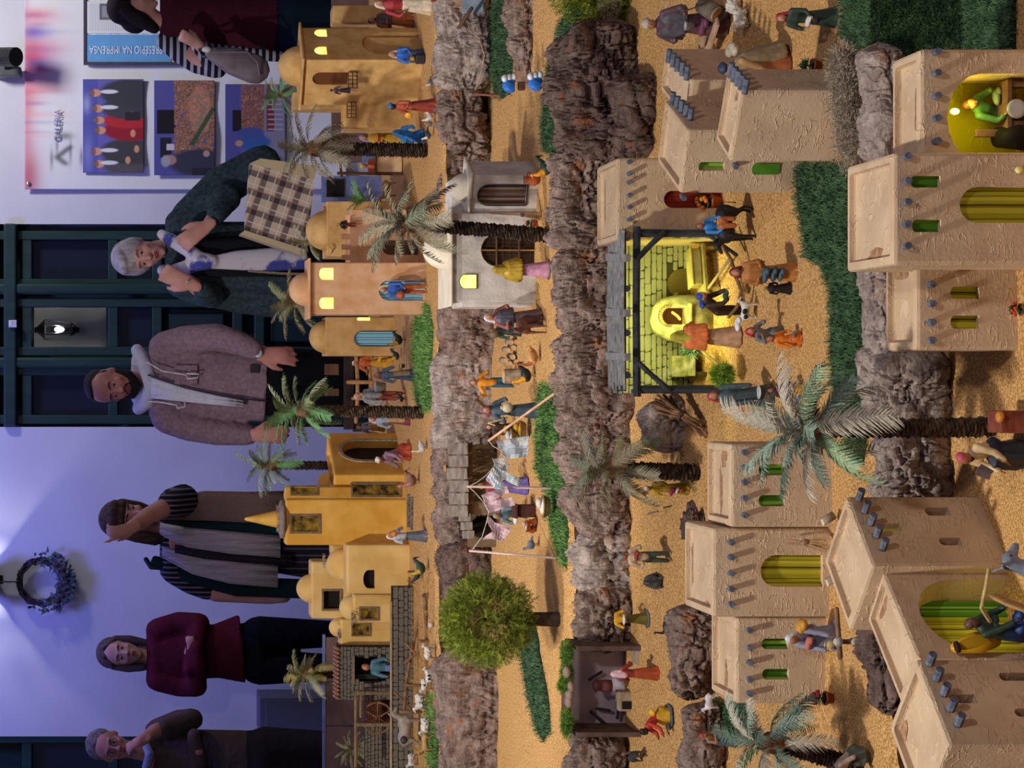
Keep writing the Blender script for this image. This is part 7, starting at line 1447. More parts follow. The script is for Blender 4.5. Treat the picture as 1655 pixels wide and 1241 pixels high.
cloth('small_cloth', 'plain grey-white cloth between the two patterned pieces', [(796, 742), (812, 740), (824, 752), (820, 762), (800, 756)], 5.2, M_c3); cloth('small_trousers', 'pink dotted trousers left of the middle pole', [(778, 800), (820, 786), (822, 796), (796, 808), (828, 803), (832, 816), (790, 829)], 5.19, M_c2); cloth('small_shirt', 'pink dotted shirt near the left pole', [(789, 834), (800, 844), (826, 852), (814, 876), (794, 870), (780, 872), (784, 866), (796, 858), (786, 842)], 5.19, M_c2)
r_, p = prop('wash_table', 'dark brown wash table left of the middle pole', 'table', 872, 828, 2); a, b = W3(834, 838, 5.42), W3(834, 814, 5.42); MB().box(((a.x + b.x) / 2, 5.44, a.z), (b.x - a.x, .06, .008), None, .002).build('tabletop', mat('table_dark', '#3c2018', col2='#52302a'), r_)
rect(838, 872, 816, 836, 5.42, th=.04, bev=.002).build('table_side', _M['table_dark'], r_)
def basket(label, px, py, D, s, cloth_c, group=None, wick='#8a6c44'):
    p = W3(px, py, D); r_ = root('basket', p, label, 'basket'); MB().lathe(p, [(.018 * s, -.012 * s), (.024 * s, .002 * s), (.026 * s, .005 * s), (.021 * s, .005 * s)], 20, sx=1.15).build('wicker', mat('wicker' + wick, wick, var=.35, scale=150, bump=.8), r_); TF(MB(), Matrix())
    MB().ell(p + Vector((0, 0, .005 * s)), (.022 * s, .016 * s, .007 * s), None, 12, 7).ell(p + Vector((.008 * s, -.004, .014 * s)), (.014 * s, .01 * s, .008 * s), None, 10, 6).build('cloth', paint(cloth_c), r_, True)
basket('oval wicker basket filled with white linen on the grass edge', 880, 818, 5.12, 1.05, '#d8d0c4'); basket('basket of yellow cloth behind the slanting pole', 842, 695, 5.5, 1., '#c09420'); basket('basket of white cloth beside the yellow one', 828, 708, 5.5, .9, '#c0c0c8')
basket('basket of grey linen by the laundress', 852, 850, 5.4, .62, '#b8a898', wick='#a85c34')
for k, (x, y, c, s) in enumerate(((866, 855, '#9c5030', .62), (868, 843, '#a8583c', .5))): r_, p = prop('clay_jug', ('brown jug on the ground beside the laundress', 'smaller red-brown jug by the wash table')[k], 'jug', x, y, 2, None); MB().lathe(p, [(.010 * s, 0), (.020 * s, .014 * s), (.012 * s, .034 * s), (.015 * s, .042 * s)], 14).build('jug_body', paint(c), r_, True)
# stall of dark wares by the large white house
r_, p = prop('ware_stall', 'dark little stall piled with pots and goods before the white house wall', 'stall', 862, 466, 2); MB().box(p + Vector((0, 0, .03)), (.052, .035, .06), None, .004).build('counter', mat('ware_wood', '#3c342e', col2='#6a5c52', scale=60, bump=.6), r_)
for k in range(16): MB().ell(p + Vector((random.uniform(-.024, .024), -.012 + random.uniform(-.012, .01), random.uniform(.05, .105))), random.uniform(.006, .010), None, 8, 6).build('ware', paint(random.choice(('#2c3430', '#6a4c3c', '#4c443e', '#8a7c70', '#363c40'))), r_, True)
# plank roof and goods, upper right on the middle terrace
stick('plank', 'brown plank sloping beside the brown-robed figurine', 'plank', [W3(742, 44, 5.7), W3(762, 14, 5.66)], .006, M_wood); r_, p = prop('blue_canopy', 'slate-blue cloth canopy over the brown stall at the upper right edge', 'canopy', 770, 10, None, 5.75); MB().bar(W3(748, 6, 5.75), W3(782, 2, 5.7), .06, .006).build('canopy_cloth', mat('canopy_blue', '#6c7884', var=.2, scale=40), r_)
stick('plank', 'rust-brown beam at the very top right on the terrace edge', 'plank', [W3(698, 2, 6.1), W3(730, 0, 6.1)], .004, paint('#8a4430')); stick('rope', 'thin pale rope winding from the brown stall down to the sand', 'rope', [W3(757, 40, 5.75), W3(760, 50, 5.74), W3(775, 62, 5.7), W3(783, 90, 5.7), W3(778, 115, 5.75), W3(768, 145, 5.8)], .0018, paint('#b08c6c'))
stick('stake', 'reddish stake beside the blue bundles', 'stake', [W3(768, 152, 5.6), W3(808, 155, 5.55)], .004, paint('#7c4430')); r_, p = prop('sacking', 'lump of grey sacking on the upper terrace near the reddish stake', 'sack', 792, 142, 2); MB().ell(p + Vector((0, 0, .012)), (.018, .014, .014)).build('sack_body', mat('sacking', '#8c8064', var=.3, scale=150, bump=.8), r_, True)
for k, (x, y) in enumerate(((824, 138), (866, 135))):
    r_, p = prop('cloth_bundle', ('blue cloth bundle with white sacks, the farther one beside the stake', 'blue cloth bundle with white sacks, the nearer one on open sand')[k], 'bundle', x + 12, y, None, 5.3 - .12 * k)
    c = W3(x, y, 5.3 - .12 * k); MB().ell(c, (.020, .016, .020), None, 12, 8).box(c + Vector((-.006, -.010, 0)), (.024, .014, .028), (0, .5, 0), .005).build('blue_cloth', paint('#2a6cc4'), r_, True)
    for j in range(3): MB().ell(c + Vector((.018 + .002 * j, -.004, .014 - .012 * j)), (.011, .010, .009), None, 10, 7).build('white_sack', paint('#c8ccd0'), r_, True)
r_, p = prop('small_chest', 'small brown chest between the two blue bundles', 'chest', 850, 138, None, 5.22); MB().box(W3(843, 139, 5.22), (.022, .018, .018), None, .003).build('chest_body', paint('#5c3a30'), r_); MB().box(W3(835, 139, 5.22), (.024, .02, .006), None, .002).build('lid', paint('#b08a40'), r_)
# front terrace wood and planks near the twin-roofed houses
M_pk = mat('pale_plank', '#a8866c', col2='#c4a288', scale=30, bump=.3)
def plank(label, a, b, D0, D1, wd, th=.006, m=M_pk): o = MB().bar(W3(a[0], a[1], D0), W3(b[0], b[1], D1), wd, th, bev=.001).build('plank', m, None); c = W3(a[0], a[1], D0); o.data.transform(Matrix.Translation(-c)); o.location = c; return tag(o, label, 'plank')
plank('dark board behind the row of pegs at the right', (1082, 92), (1145, 95), 4.35, 4.3, .022, m=M_wood); plank('pale plank lying beside the plum-robed figurine', (1130, 88), (1140, 52), 4.36, 4.3, .02); plank('broad pale plank slanting behind the seated blue-capped figurine', (1142, 88), (1160, 34), 4.3, 4.2, .022); plank('pale plank against the boulder at the upper right', (1075, 12), (1150, 2), 4.6, 4.55, .03)
r_, p = prop('grey_barrel', 'grey overturned barrel at the feet of the plum-robed figurine', 'barrel', 1158, 15, None, 4.22); MB().tube([W3(1135, 8, 4.24), W3(1158, 22, 4.2)], [.018, .020], 14, round_=False).build('barrel_body', mat('barrel_grey', '#6c6258', var=.3, scale=60, bump=.5), r_, True); MB().tube([W3(1158, 22, 4.199), W3(1159, 22.6, 4.198)], .016, 14, round_=False).build('barrel_head', M_end, r_)
MB_ = None
# drying rack below the white-hooded figurine
r_, p = prop('drying_rack', 'thin wooden rack of two poles tied with string below the white-hooded figurine', 'rack', 1400, 1040, 1)
for a, b in (((1352, 985), (1358, 1062)), ((1376, 1035), (1404, 1035))): MB().tube([W3(a[0], a[1], 3.42), W3(b[0], b[1], 3.42)], .0045, 7).build('pole', M_log, r_, True)
MB().tube([W3(1352, 1037, 3.43), W3(1400, 1037, 3.43)], .0045, 7).build('pole', M_log, r_, True)
for x in (1355, 1384): MB().ell(W3(x, 1037, 3.41), (.009, .007, .009), None, 8, 6).build('string_knot', paint('#a8a49c'), r_)
# carpenter's bench inside the lit arch, lower right
r_, p = prop('workbench', 'dark workbench with boards and a round mirror in the lit yellow arch', 'workbench', 1655, 150, None, 3.06)
rect(1628, 1636, 128, 208, 3.04, th=.04, bev=.001).build('bench_top', mat('bench_brown', '#6c4c3c', col2='#8a6a58', scale=30), r_); rect(1636, 1700, 132, 140, 3.045, th=.02).build('leg', _M['bench_brown'], r_); rect(1636, 1700, 196, 204, 3.045, th=.02).build('leg', _M['bench_brown'], r_)
rect(1578, 1626, 209, 221, 3.055, th=.01, bev=.001).build('upright_board', _M['bench_brown'], r_); MB().lathe(W3(1642, 176, 3.03), [(.014, -.001), (.015, .002), (.010, .003)], 18, rot=Euler((R(90), 0, 0)).to_matrix()).build('mirror', mat('mirror_pale', '#b8bcc8', rough=.2), r_, True)
r_, p = prop('dark_barrel', 'black barrel lying beside the carpenter in the lit yellow arch', 'barrel', 1650, 222, None, 3.06); MB().tube([W3(1612, 222, 3.07), W3(1654, 222, 3.03)], [.016, .02], 14, round_=False).build('barrel_body', mat('barrel_black', '#15120f', var=.3, scale=60), r_, True)
# big yellow jar and rope halter at the large arch
jr, p = prop('yellow_jar', 'large glazed yellow jar lying in the big lit arch beside the dark robed figurine', 'jar', 1560, 1044, None, 3.0); MB().tube([W3(1546, 1046, 3.0), W3(1556, 1043, 3.0), W3(1580, 1038, 3.0), W3(1604, 1034, 3.0)], [.009, .012, .017, .013], 18).build('jar_body', mat('yellow_glaze', '#c08a14', col2='#e0b020', rough=.3, scale=20, bump=0), jr, True)
MB().tube([W3(1545, 1046, 2.985), W3(1549, 1045, 2.985)], .009, 16, round_=False).build('jar_mouth', mat('jar_dark', '#2a1408'), jr)
g_ = G(1725, 930, 0)
MB().tube([W3(1598, 920, 2.90), W3(1593, 950, 2.90), W3(1586, 982, 2.92), W3(1600, 1004, 2.95)], .003, 6).build('halter_rope', paint('#b8a068'), dk, True)
MB().tube([W3(1612, 965, 2.86), W3(1632, 975, 2.83), W3(1660, 985, 2.82)], .011, 8, flat=.4).build('girth_strap', paint('#a8804c'), dk, True)
# crate by the reader, ear-like shell and hand by the right arch
r_, p = prop('crate', 'reddish brown crate with a pale cloth beside the reading figurine', 'crate', 1640, 680, None, 3.05); rect(1618, 1662, 664, 700, 3.05, th=.05, bev=.002).build('crate_body', mat('crate_red', '#6c3428', col2='#8a4a3a', scale=30, stretch=(1, 1, 4)), r_); MB().ell(W3(1616, 674, 3.05), (.010, .01, .006), None, 8, 6).build('fruit', paint('#c88030'), r_)
r_, p = prop('clay_vessel', 'pinkish clay vessel hanging at the edge of the lit yellow arch', 'jug', 1648, 106, None, 3.03); MB().lathe(W3(1654, 106, 3.03), [(.004, -.008), (.014, 0), (.012, .014), (.005, .026)], 14).build('vessel_body', paint('#b8805c'), r_, True)
# rock bits and dried sprig near the grey palm
stick('dry_twig', 'dried blue-grey sprig on the sand left of the grey palm', 'twig', [W3(1048, 830, 4.6), W3(1064, 826, 4.55)], .002, paint('#6c6c70'))
r_, p = prop('white_pot', 'tiny white pot among the green tuft on the rear terrace by the large white house', 'pot', 700, 1010, 3); MB().lathe(p, [(.006, 0), (.010, .008), (.006, .016)], 10).build('pot_body', paint('#c8c4bc'), r_, True)
# ================================================================ VISITORS BEHIND THE VILLAGE
M_skin = mat('skin', '#b98474', col2='#c8958a', rough=.55, scale=12, bump=.1, bscale=200)
M_skin_r = mat('skin_ruddy', '#b0746a', col2='#c08478', rough=.55, scale=12, bump=.1, bscale=200)
M_lip = mat('lips', '#8c4444', bump=0, var=.05, rough=.4); M_eyew = mat('eye_white', '#d0c8c8', bump=0, var=0, rough=.3); M_iris = mat('eye_dark', '#1c1412', bump=0, var=0, rough=.2)
def fabric(n, a, b, sc=300, **k): return mat(n, a, col2=b, scale=sc, rough=.9, bump=.5, bscale=12, dist=.03, spec=.1, detail=2, **k)
class Person:
    def __init__(s, label, D, py, skin=None):
        s.D = D; p = W3(0, py, D); s.r = root('person', (p.x, D, 0), label, 'person'); s.k = D / F; s.body = MB(); s.skin = skin or M_skin; s.vox = .0075
    def q(s, px, py, dy=0.): return W3(px, py, s.D) + Vector((0, dy, 0))
    def t(s, mb, pts, rad, flat=1., n=14): 
        P = [s.q(*p) for p in pts]; mb.tube(P, [x * s.k for x in rad], n if flat == 1. else 24, flat=flat, round_=(flat in (1., .501)), side=(0, 1, 0) if flat != 1. else None); return mb
    def head(s, px, py, hp, roll=0, yaw=0, pitch=0, dy=0., brows='#2c201c', female=False, mouth=.24):
        """px, py: chin point; hp: chin to crown in pixels"""
        h = hp * s.k; M = Matrix.Translation(s.q(px, py, dy)) @ (Matrix.Rotation(R(roll), 4, 'Y') @ Matrix.Rotation(R(yaw), 4, 'Z') @ Matrix.Rotation(R(pitch), 4, 'X')) @ Matrix.Scale(h, 4); s.HM = M
        b = MB(); b.ell((0, .07, .62), (.315, .385, .365), None, 20, 14).ell((0, -.05, .42), (.262, .29, .36), None, 18, 12).ell((0, -.10, .20), (.175 if female else .20, .20, .17), None, 14, 10).ell((0, -.21, .075), (.085, .08, .065), None, 10, 8)
        b.tube([(0, -.325, .54), (0, -.365, .45), (0, -.415, .375)], [.026, .034, .046], 8).ell((-.042, -.375, .362), .032, None, 8, 6).ell((.042, -.375, .362), .032, None, 8, 6)
        b.ell((0, -.27, .595), (.20, .075, .045), None, 12, 8)
        for g in (-1, 1): b.ell((g * .145, -.225, .38), (.085, .09, .085), None, 10, 8).ell((g * .315, .05, .46), (.032, .065, .11), (R(-12), 0, 0), 10, 8)
        b.ell((0, -.30, mouth), (.095, .05, .05), None, 10, 8)
        b.tube([(0, .06, .25), (0, .10, -.05), (0, .12, -.30)], [.19, .185, .21], 14)
        TF(b, M); s.body.v, s.body.f = s.body.v, s.body.f; s.body.add(b.v, b.f)
        lp = TF(MB().ell((0, -.340, mouth + .016), (.078, .022, .014), None, 12, 6).ell((0, -.338, mouth - .012), (.070, .024, .017), None, 12, 6), M).build('lips', M_lip, s.r, True)
        for g in (-1, 1):
            TF(MB().ell((g * .115, -.272, .50), (.052, .05, .030), None, 12, 8), M).build('eye', M_eyew, s.r, True); TF(MB().ell((g * .115, -.312, .50), (.024, .014, .025), None, 10, 8), M).build('iris', M_iris, s.r, True)
            TF(MB().tube([(g * .055, -.325, .515), (g * .115, -.338, .532), (g * .175, -.300, .512)], [.007, .010, .006], 6), M).build('eyelid', s.skin, s.r, True)
            TF(MB().tube([(g * .05, -.345, .59), (g * .12, -.345, .615), (g * .19, -.295, .59)], [.012, .016, .008], 6, flat=.8), M).build('eyebrow', paint(brows), s.r, True)
    def hair(s, prims, m, name='hair', vox=.007):
        mb = MB()
        for p in prims:
            if p[0] == 'e': mb.ell(p[1], p[2], None, 18, 12)
            else: mb.tube(p[1], p[2], 12, flat=p[3] if len(p) > 3 else 1.)
        TF(mb, s.HM); return mb.blob(name, m, s.r, vox, 2)
    def arm(s, pts, rad): s.t(s.body, pts, rad)
    def hand(s, w, d, up, side=1, curl=.5, size=1., spread=1., point=False):
        """w: wrist world point, d: direction of the palm, up: normal out of the back of the hand"""
        d = Vector(d).normalized(); up = Vector(up); up = (up - d * up.dot(d)).normalized(); sd = d.cross(up) * side; z = size * .0105 / .0105
        def P(a, b, c): return w + d * (a * size) + sd * (b * size) + up * (c * size)
        mb = s.body; mb.tube([P(-.03, 0, 0), P(.02, 0, 0), P(.075, .0, 0)], [.025 * size, .034 * size, .037 * size], 12, flat=.5, side=up)
        for i, (o, L) in enumerate(((.030, .072), (.011, .082), (-.009, .076), (-.028, .060))):
            c = curl * (1 if not (point and i == 0) else 0); L *= 1. 
            k = [P(.078, o, 0), P(.078 + L * .42, o * 1.12 * spread, -c * .012), P(.078 + L * (.75 - .25 * c), o * 1.15 * spread, -c * .038), P(.078 + L * (1 - .62 * c), o * 1.15 * spread, -c * .066)]
            mb.tube(k, [.0098 * size, .0092 * size, .0085 * size, .0072 * size], 8)
        mb.tube([P(.012, .026, -.004), P(.045, .048, -.014), P(.078, .052, -.026)], [.014 * size, .0115 * size, .009 * size], 8)
    def torso(s, pts, rad, flat=.55): s.t(s.body, pts, rad, flat)
    def legs(s, hip_px, y0, y1, r=30, m='#15161c', hem=None, shoe='#181414', stop=0.10):
        T = MB(); floor = PX0 + HC / s.k
        for y in (y0, y1):
            s.t(s.body, [(hip_px + r, y), ((hip_px + floor) / 2, y), (floor - 22, y)], [r * .6, r * .5, r * .36]); s.t(s.body, [(hip_px - 20, y * .4 + (y0 + y1) * .3), (hip_px + r, y)], [r * .55, r * .6]); s.t(T, [(hip_px + r * .8, y), ((hip_px + floor) / 2, y, -.01), (floor - 28, y)], [r, r * .72, r * .52])
            a = s.q(floor - 12, y); MB().tube([a + Vector((0, .05, 0)), a + Vector((0, -.06, -.004)), a + Vector((0, -.15, -.012))], [.042, .042, .034], 10, flat=.9).build('shoe', paint(shoe), s.r, True)
        s.t(T, [(hip_px + r * .7, y0), (hip_px + r * .7, y1)], [r * .95, r * .95]); s.t(T, [(hip_px - 34, (y0 + y1) / 2), (hip_px + r * .9, (y0 + y1) / 2)], [r * 1.45, r * 1.6], .5); T.blob('trousers', m if not isinstance(m, str) else fabric('trousers' + m, m, m), s.r, .011, 1)
    def cloth(s, name, tubes, m, vox=.009, it=3):
        mb = MB()
        ff = .55 if name in ('hood', 'scarf', 'green_vest', 'shirt_collar') else .75 if name == 'sweater' and s.D > 10 else 1.
        for pts, rad, *fl in tubes: s.t(mb, [(*p[:2], p[2] * ff) if len(p) > 2 else p for p in pts], rad, fl[0] if fl else 1.)
        return mb.blob(name, m, s.r, vox, it)
    def done(s): s.body.blob('body', s.skin, s.r, s.vox, 2)
def stripv(P, pts, wd, m, name, th=.012, dy=-.0):
    """hanging band of cloth through pixel points, wd in pixels per point"""
    V = []; q = [P.q(p[0], p[1], p[2] * .5) for p in pts]; k = P.k; mb = MB(); n = 7
    for i, p in enumerate(q):
        w_ = wd[i] * k
        for j in range(n): u = j / (n - 1) - .5; V.append(p + Vector((u * w_, -abs(math.cos(u * 3)) * .012 - .006 * math.sin(u * 22 + i * .4), 0)))
    Fc = [(i * n + j, i * n + j + 1, (i + 1) * n + j + 1, (i + 1) * n + j) for i in range(len(q) - 1) for j in range(n - 1)]
    o = npmesh(name, V, Fc, m, P.r, True); s_ = o.modifiers.new('s', 'SOLIDIFY'); s_.thickness = th; s_.offset = 0; return o
# ---- bearded man
P = Person('bearded man in an open mauve jacket over a pale hooded top before the green door', 8.6, 612, M_skin_r)
P.head(222, 615, 84, roll=-9, yaw=-18, pitch=8, brows='#1c1412')
P.hair((('e', (0, .17, .74), (.325, .36, .29)), ('e', (0, .08, .92), (.22, .26, .09)), ('t', [(-.31, .02, .66), (-.315, .02, .44)], [.03, .02]), ('t', [(.31, .02, .66), (.315, .02, .44)], [.03, .02])), mat('hair_short', '#231a18', var=.4, scale=90, bump=.8))
P.hair((('t', [(-.27, -.02, .36), (-.21, -.16, .16), (0, -.27, .06), (.21, -.16, .16), (.27, -.02, .36)], [.055, .085, .115, .085, .055]), ('t', [(-.10, -.33, .20), (-.09, -.36, .295), (0, -.375, .315), (.09, -.36, .295), (.10, -.33, .20)], [.022, .025, .022, .025, .022]), ('e', (0, -.24, .10), (.16, .11, .11))), mat('beard_black', '#120e0e', var=.5, scale=120, bump=1), 'beard')
P.torso([(255, 618), (320, 620), (425, 622)], [42, 50, 46]); P.arm([(268, 562), (345, 545, -.06), (410, 566, -.14)], [20, 15, 11]); P.arm([(272, 680), (350, 700), (408, 700)], [20, 15, 11])
P.hand(P.q(420, 574, -.16), (-.02, -.05, -1), (.3, -1, 0), 1, .35, 1.08); P.hand(P.q(412, 703, -.03), (0, -.1, -1), (-.3, -1, 0), -1, .4, 1.05)
MJ = fabric('jacket_mauve', '#7a6470', '#8c7482', 60)
P.cloth('jacket', (([(258, 618), (300, 616), (370, 618), (430, 620)], [46, 60, 58, 62], .5), ([(262, 568), (262, 668)], [22, 22]), ([(266, 562), (300, 551, -.04), (350, 546, -.10), (385, 556, -.15), (406, 566, -.165)], [27, 25, 23, 20, 17]), ([(270, 674), (305, 688), (352, 698), (400, 702)], [27, 25, 22, 18])), MJ, .009, 3)
P.cloth('hood', (([(222, 566, .03), (234, 590, -.05), (244, 622, -.09), (238, 650, -.05), (224, 660, .03)], [11, 12, 12, 13, 11]), ([(228, 580, .06), (226, 640, .06)], [16, 16])), fabric('hoodie_pale', '#b4b4c8', '#c8c8d8'), .007, 3)
stripv(P, [(244, 626, -.16), (290, 636, -.18), (340, 645, -.19), (392, 652, -.18)], [34, 24, 16, 10], _M['hoodie_pale'], 'inner_top')
for pts in ([(238, 586, -.14), (262, 600, -.20), (300, 606, -.21), (302, 612, -.215), (318, 611, -.215), (320, 605, -.215), (302, 604, -.212)], [(238, 648, -.12), (262, 650, -.17), (284, 654, -.19), (286, 659, -.19), (298, 657, -.19), (298, 651, -.19)]):
    MB().tube([P.q(p[0], p[1], p[2] * .56) for p in pts], .0035, 6).build('drawstring', paint('#c8c4c8'), P.r, True)
MB().tube([P.q(240, 606, -.08), P.q(300, 628, -.098), P.q(360, 640, -.098), P.q(428, 648, -.09)], .004, 6).build('zipper', paint('#2c2838'), P.r, True)
MB().box(P.q(300, 606, -.088), (.085, .006, .10), (0, 0, .1), .004).build('chest_pocket', MJ, P.r); MB().box(P.q(410, 596, -.082), (.036, .006, .04), None, .002).build('cloth_label', paint('#1c1c20'), P.r)
MB().lathe(P.q(413, 570, -.155), [(.036, -.012), (.037, 0), (.036, .012)], 20, sy=.75).build('watch_strap', paint('#5a4438'), P.r, True); MB().lathe(P.q(413, 572, -.192), [(.017, -.004), (.019, 0), (.016, .005)], 18, rot=Euler((R(90), 0, 0)).to_matrix()).build('watch_face', paint('#c8ccd4'), P.r, True)
P.legs(430, 595, 645, 34, '#0e0e14'); P.done()
# ---- grey haired woman
P = Person('grey-haired woman in a dark blue-green coat with a white and blue scarf', 8.45, 400, M_skin)
P.head(266, 402, 82, roll=-14, yaw=-16, pitch=6, brows='#7c706c', female=True)
P.hair((('e', (0, .10, .72), (.365, .42, .36)), ('e', (.0, -.10, .90), (.28, .26, .13)), ('e', (-.24, .06, .62), (.14, .28, .24)), ('e', (.24, .06, .62), (.14, .28, .24))), mat('hair_grey', '#8f8a90', col2='#c0bcc4', scale=40, bump=1, stretch=(1, 1, .3)))
P.torso([(290, 408), (360, 408), (500, 412)], [34, 44, 48]); P.arm([(298, 360), (360, 330, -.05), (335, 368, -.14)], [19, 15, 11]); P.arm([(300, 455), (335, 478, -.05), (300, 455, -.15)], [19, 15, 11])
P.hand(P.q(330, 372, -.17), (-.55, -.1, .75), (0, -1, .1), 1, .7, 1.0); P.hand(P.q(306, 462, -.17), (.35, -.1, .8), (0, -1, .1), -1, .6, 1.0)
MC = fabric('coat_bluegreen', '#28343c', '#384850', 60)
P.cloth('coat', (([(285, 412), (340, 412), (420, 416), (520, 420)], [40, 54, 58, 62], .5), ([(286, 368), (286, 452)], [20, 20]), ([(290, 362), (330, 338), (366, 322, -.04)], [25, 25, 24]), ([(366, 322, -.04), (348, 350, -.12)], [22, 17]), ([(290, 456), (320, 470), (342, 478, -.05), (326, 472, -.12)], [25, 24, 22, 16]), ([(300, 350, .03), (360, 300, .03), (425, 262, .03)], [26, 34, 30], .501), ([(330, 470, .05), (400, 482, .05), (480, 488, .05)], [24, 26, 30], .6)), MC, .010, 3)
stripv(P, [(285, 415, -.13), (340, 418, -.19), (420, 416, -.20), (500, 416, -.20)], [44, 62, 66, 70], fabric('shirt_black', '#12141a', '#1a1c24'), 'black_top')
MS = mat('scarf_print', '#c0bcc8', col2='#3c4490', rough=.85, scale=11, bump=.4, bscale=20, dist=.01, ramp=(.52, .60))
P.cloth('scarf', (([(262, 378, .04), (280, 392, -.14), (310, 412, -.22), (328, 426, -.24)], [9, 11, 11, 12]), ([(262, 436, .04), (284, 438, -.13), (310, 432, -.21), (328, 426, -.24)], [9, 11, 12, 12]), ([(326, 426, -.26), (340, 426, -.27)], [15, 12]), ([(336, 428, -.26), (380, 424, -.25), (440, 422, -.24), (492, 420, -.23)], [10, 16, 19, 18], .5)), MS, .007, 2)
MB().ell(P.q(301, 459, -.205), (.006, .006, .006)).build('ring', paint('#b8b8c0'), P.r, True)
MB().tube([P.q(400, 440, -.11), P.q(450, 444, -.12), P.q(500, 446, -.12)], .006, 8).build('bag_strap', mat('strap_chain', '#5a4c3c', col2='#9c8c70', scale=200), P.r, True)
P.legs(500, 390, 435, 32, '#14161c'); P.done()
# plaid bag
bp_ = root('plaid_bag', W3(450, 330, 8.1), 'beige carrier bag with a dark blue tartan pattern held by the grey-haired woman', 'bag')
mpl = mat('plaid', '#b8a890', var=.03, bump=0, rough=.8); nt = mpl.node_tree; N = nt.nodes; L = nt.links; b_ = N['Principled BSDF']; tc = N.new('ShaderNodeTexCoord'); sx = N.new('ShaderNodeSeparateXYZ'); mpp = N.new('ShaderNodeMapping'); mpp.inputs['Rotation'].default_value = (0, R(-19), 0); L.new(tc.outputs['Object'], mpp.inputs[0]); L.new(mpp.outputs[0], sx.inputs[0])
prev = None
for ch, per, off, w_, col in (('X', .075, 0, .30, '#5c5c84'), ('Z', .075, 0, .30, '#5c5c84'), ('X', .075, .45, .07, '#d8d0c8'), ('Z', .075, .45, .07, '#d8d0c8'), ('X', .075, .7, .06, '#9c6c54'), ('Z', .075, .7, .06, '#9c6c54')):
    d = N.new('ShaderNodeMath'); d.operation = 'MULTIPLY_ADD'; d.inputs[1].default_value = 1 / per; d.inputs[2].default_value = 50 + off; L.new(sx.outputs[ch], d.inputs[0]); f_ = N.new('ShaderNodeMath'); f_.operation = 'FRACT'; L.new(d.outputs[0], f_.inputs[0]); c_ = N.new('ShaderNodeMath'); c_.operation = 'LESS_THAN'; c_.inputs[1].default_value = w_; L.new(f_.outputs[0], c_.inputs[0])
    m2 = N.new('ShaderNodeMath'); m2.operation = 'MULTIPLY'; m2.inputs[1].default_value = .72; L.new(c_.outputs[0], m2.inputs[0]); mx = N.new('ShaderNodeMix'); mx.data_type = 'RGBA'; mx.blend_type = 'MIX' if col[1] in 'd9' else 'MULTIPLY'; L.new(m2.outputs[0], mx.inputs['Factor']); mx.inputs['B'].default_value = (*hx('#1c2268' if col == '#5c5c84' else col), 1)
    if prev is None: mx.inputs['A'].default_value = (*hx('#c4b49c'), 1)
    else: L.new(prev, mx.inputs['A'])
    prev = mx.outputs['Result']
L.new(prev, b_.inputs['Base Color'])
mbeige = mat('bag_beige', '#c0b08c', var=.06, scale=10, bump=.2)
def quadbox(name, pts, D, th, m, par): q = [W3(a, b, D) for a, b in pts]; V = q + [p + Vector((0, th, 0)) for p in q]; return MB().add(V, [(0, 1, 2, 3), (7, 6, 5, 4), (0, 4, 5, 1), (1, 5, 6, 2), (2, 6, 7, 3), (3, 7, 4, 0)]).build(name, m, par)
quadbox('plaid_front', [(404, 264), (396, 372), (496, 404), (508, 290)], 8.10, .10, mpl, bp_); quadbox('beige_flap', [(421, 256), (404, 264), (508, 290), (512, 268)], 8.095, .11, mbeige, bp_); quadbox('beige_flap', [(396, 372), (388, 378), (486, 412), (496, 404)], 8.095, .11, mbeige, bp_)
# ---- woman in striped cardigan
P = Person('dark-haired woman in a maroon dress and striped black and white cardigan', 8.7, 30)
P.head(250, 22, 74, roll=14, yaw=62, pitch=10, brows='#1c1412', female=True)
P.hair((('e', (0, .12, .70), (.36, .43, .36)), ('e', (0, -.10, .86), (.27, .24, .15)), ('e', (0, .38, .36), (.22, .24, .30)), ('t', [(-.26, .1, .6), (-.24, .18, .2), (-.2, .25, -.12)], [.16, .17, .12]), ('t', [(.26, .16, .6), (.24, .26, .2), (.2, .3, -.05)], [.12, .14, .1])), mat('hair_dark', '#1a1014', var=.5, scale=60, bump=1, stretch=(1, 1, .3)))
P.torso([(275, 28), (340, 34), (450, 38)], [26, 32, 38]); P.arm([(285, 78), (345, 108, -.05), (320, 85, -.18)], [18, 14, 10]); P.arm([(285, -20), (360, -38), (420, -30)], [18, 14, 10])
P.hand(P.q(318, 84, -.19), (.25, -.2, .5), (.0, -1, .2), 1, .95, .7)
P.cloth('dress', (([(272, 30), (330, 34), (400, 38), (448, 40)], [34, 44, 46, 52], .55), ([(274, -2), (274, 62)], [16, 16])), fabric('maroon_knit', '#3c1420', '#4a1c2a'), .009, 3)
MST = stripes('cardigan_stripes', [('#1a1a22', 1), ('#9c98a8', .85)], 'D', .052)
P.cloth('cardigan', (([(268, 66), (290, 80), (320, 100), (350, 110, -.03)], [16, 21, 20, 19]), ([(350, 110, -.03), (330, 92, -.14), (318, 84, -.17)], [17, 15, 12]), ([(280, 66, -.0), (340, 82, -.02), (400, 88, -.02), (458, 92, -.02)], [12, 12, 11, 10], .8), ([(278, -6), (340, -8), (460, -6)], [14, 14, 12])), mat('tmp', '#000000') if False else None or stripes('cardigan_stripes_h', [('#17171f', 1), ('#a4a0b0', .8)], 'Z', .030), .009, 2)
P.legs(448, 20, 60, 34, '#10202c'); P.done()
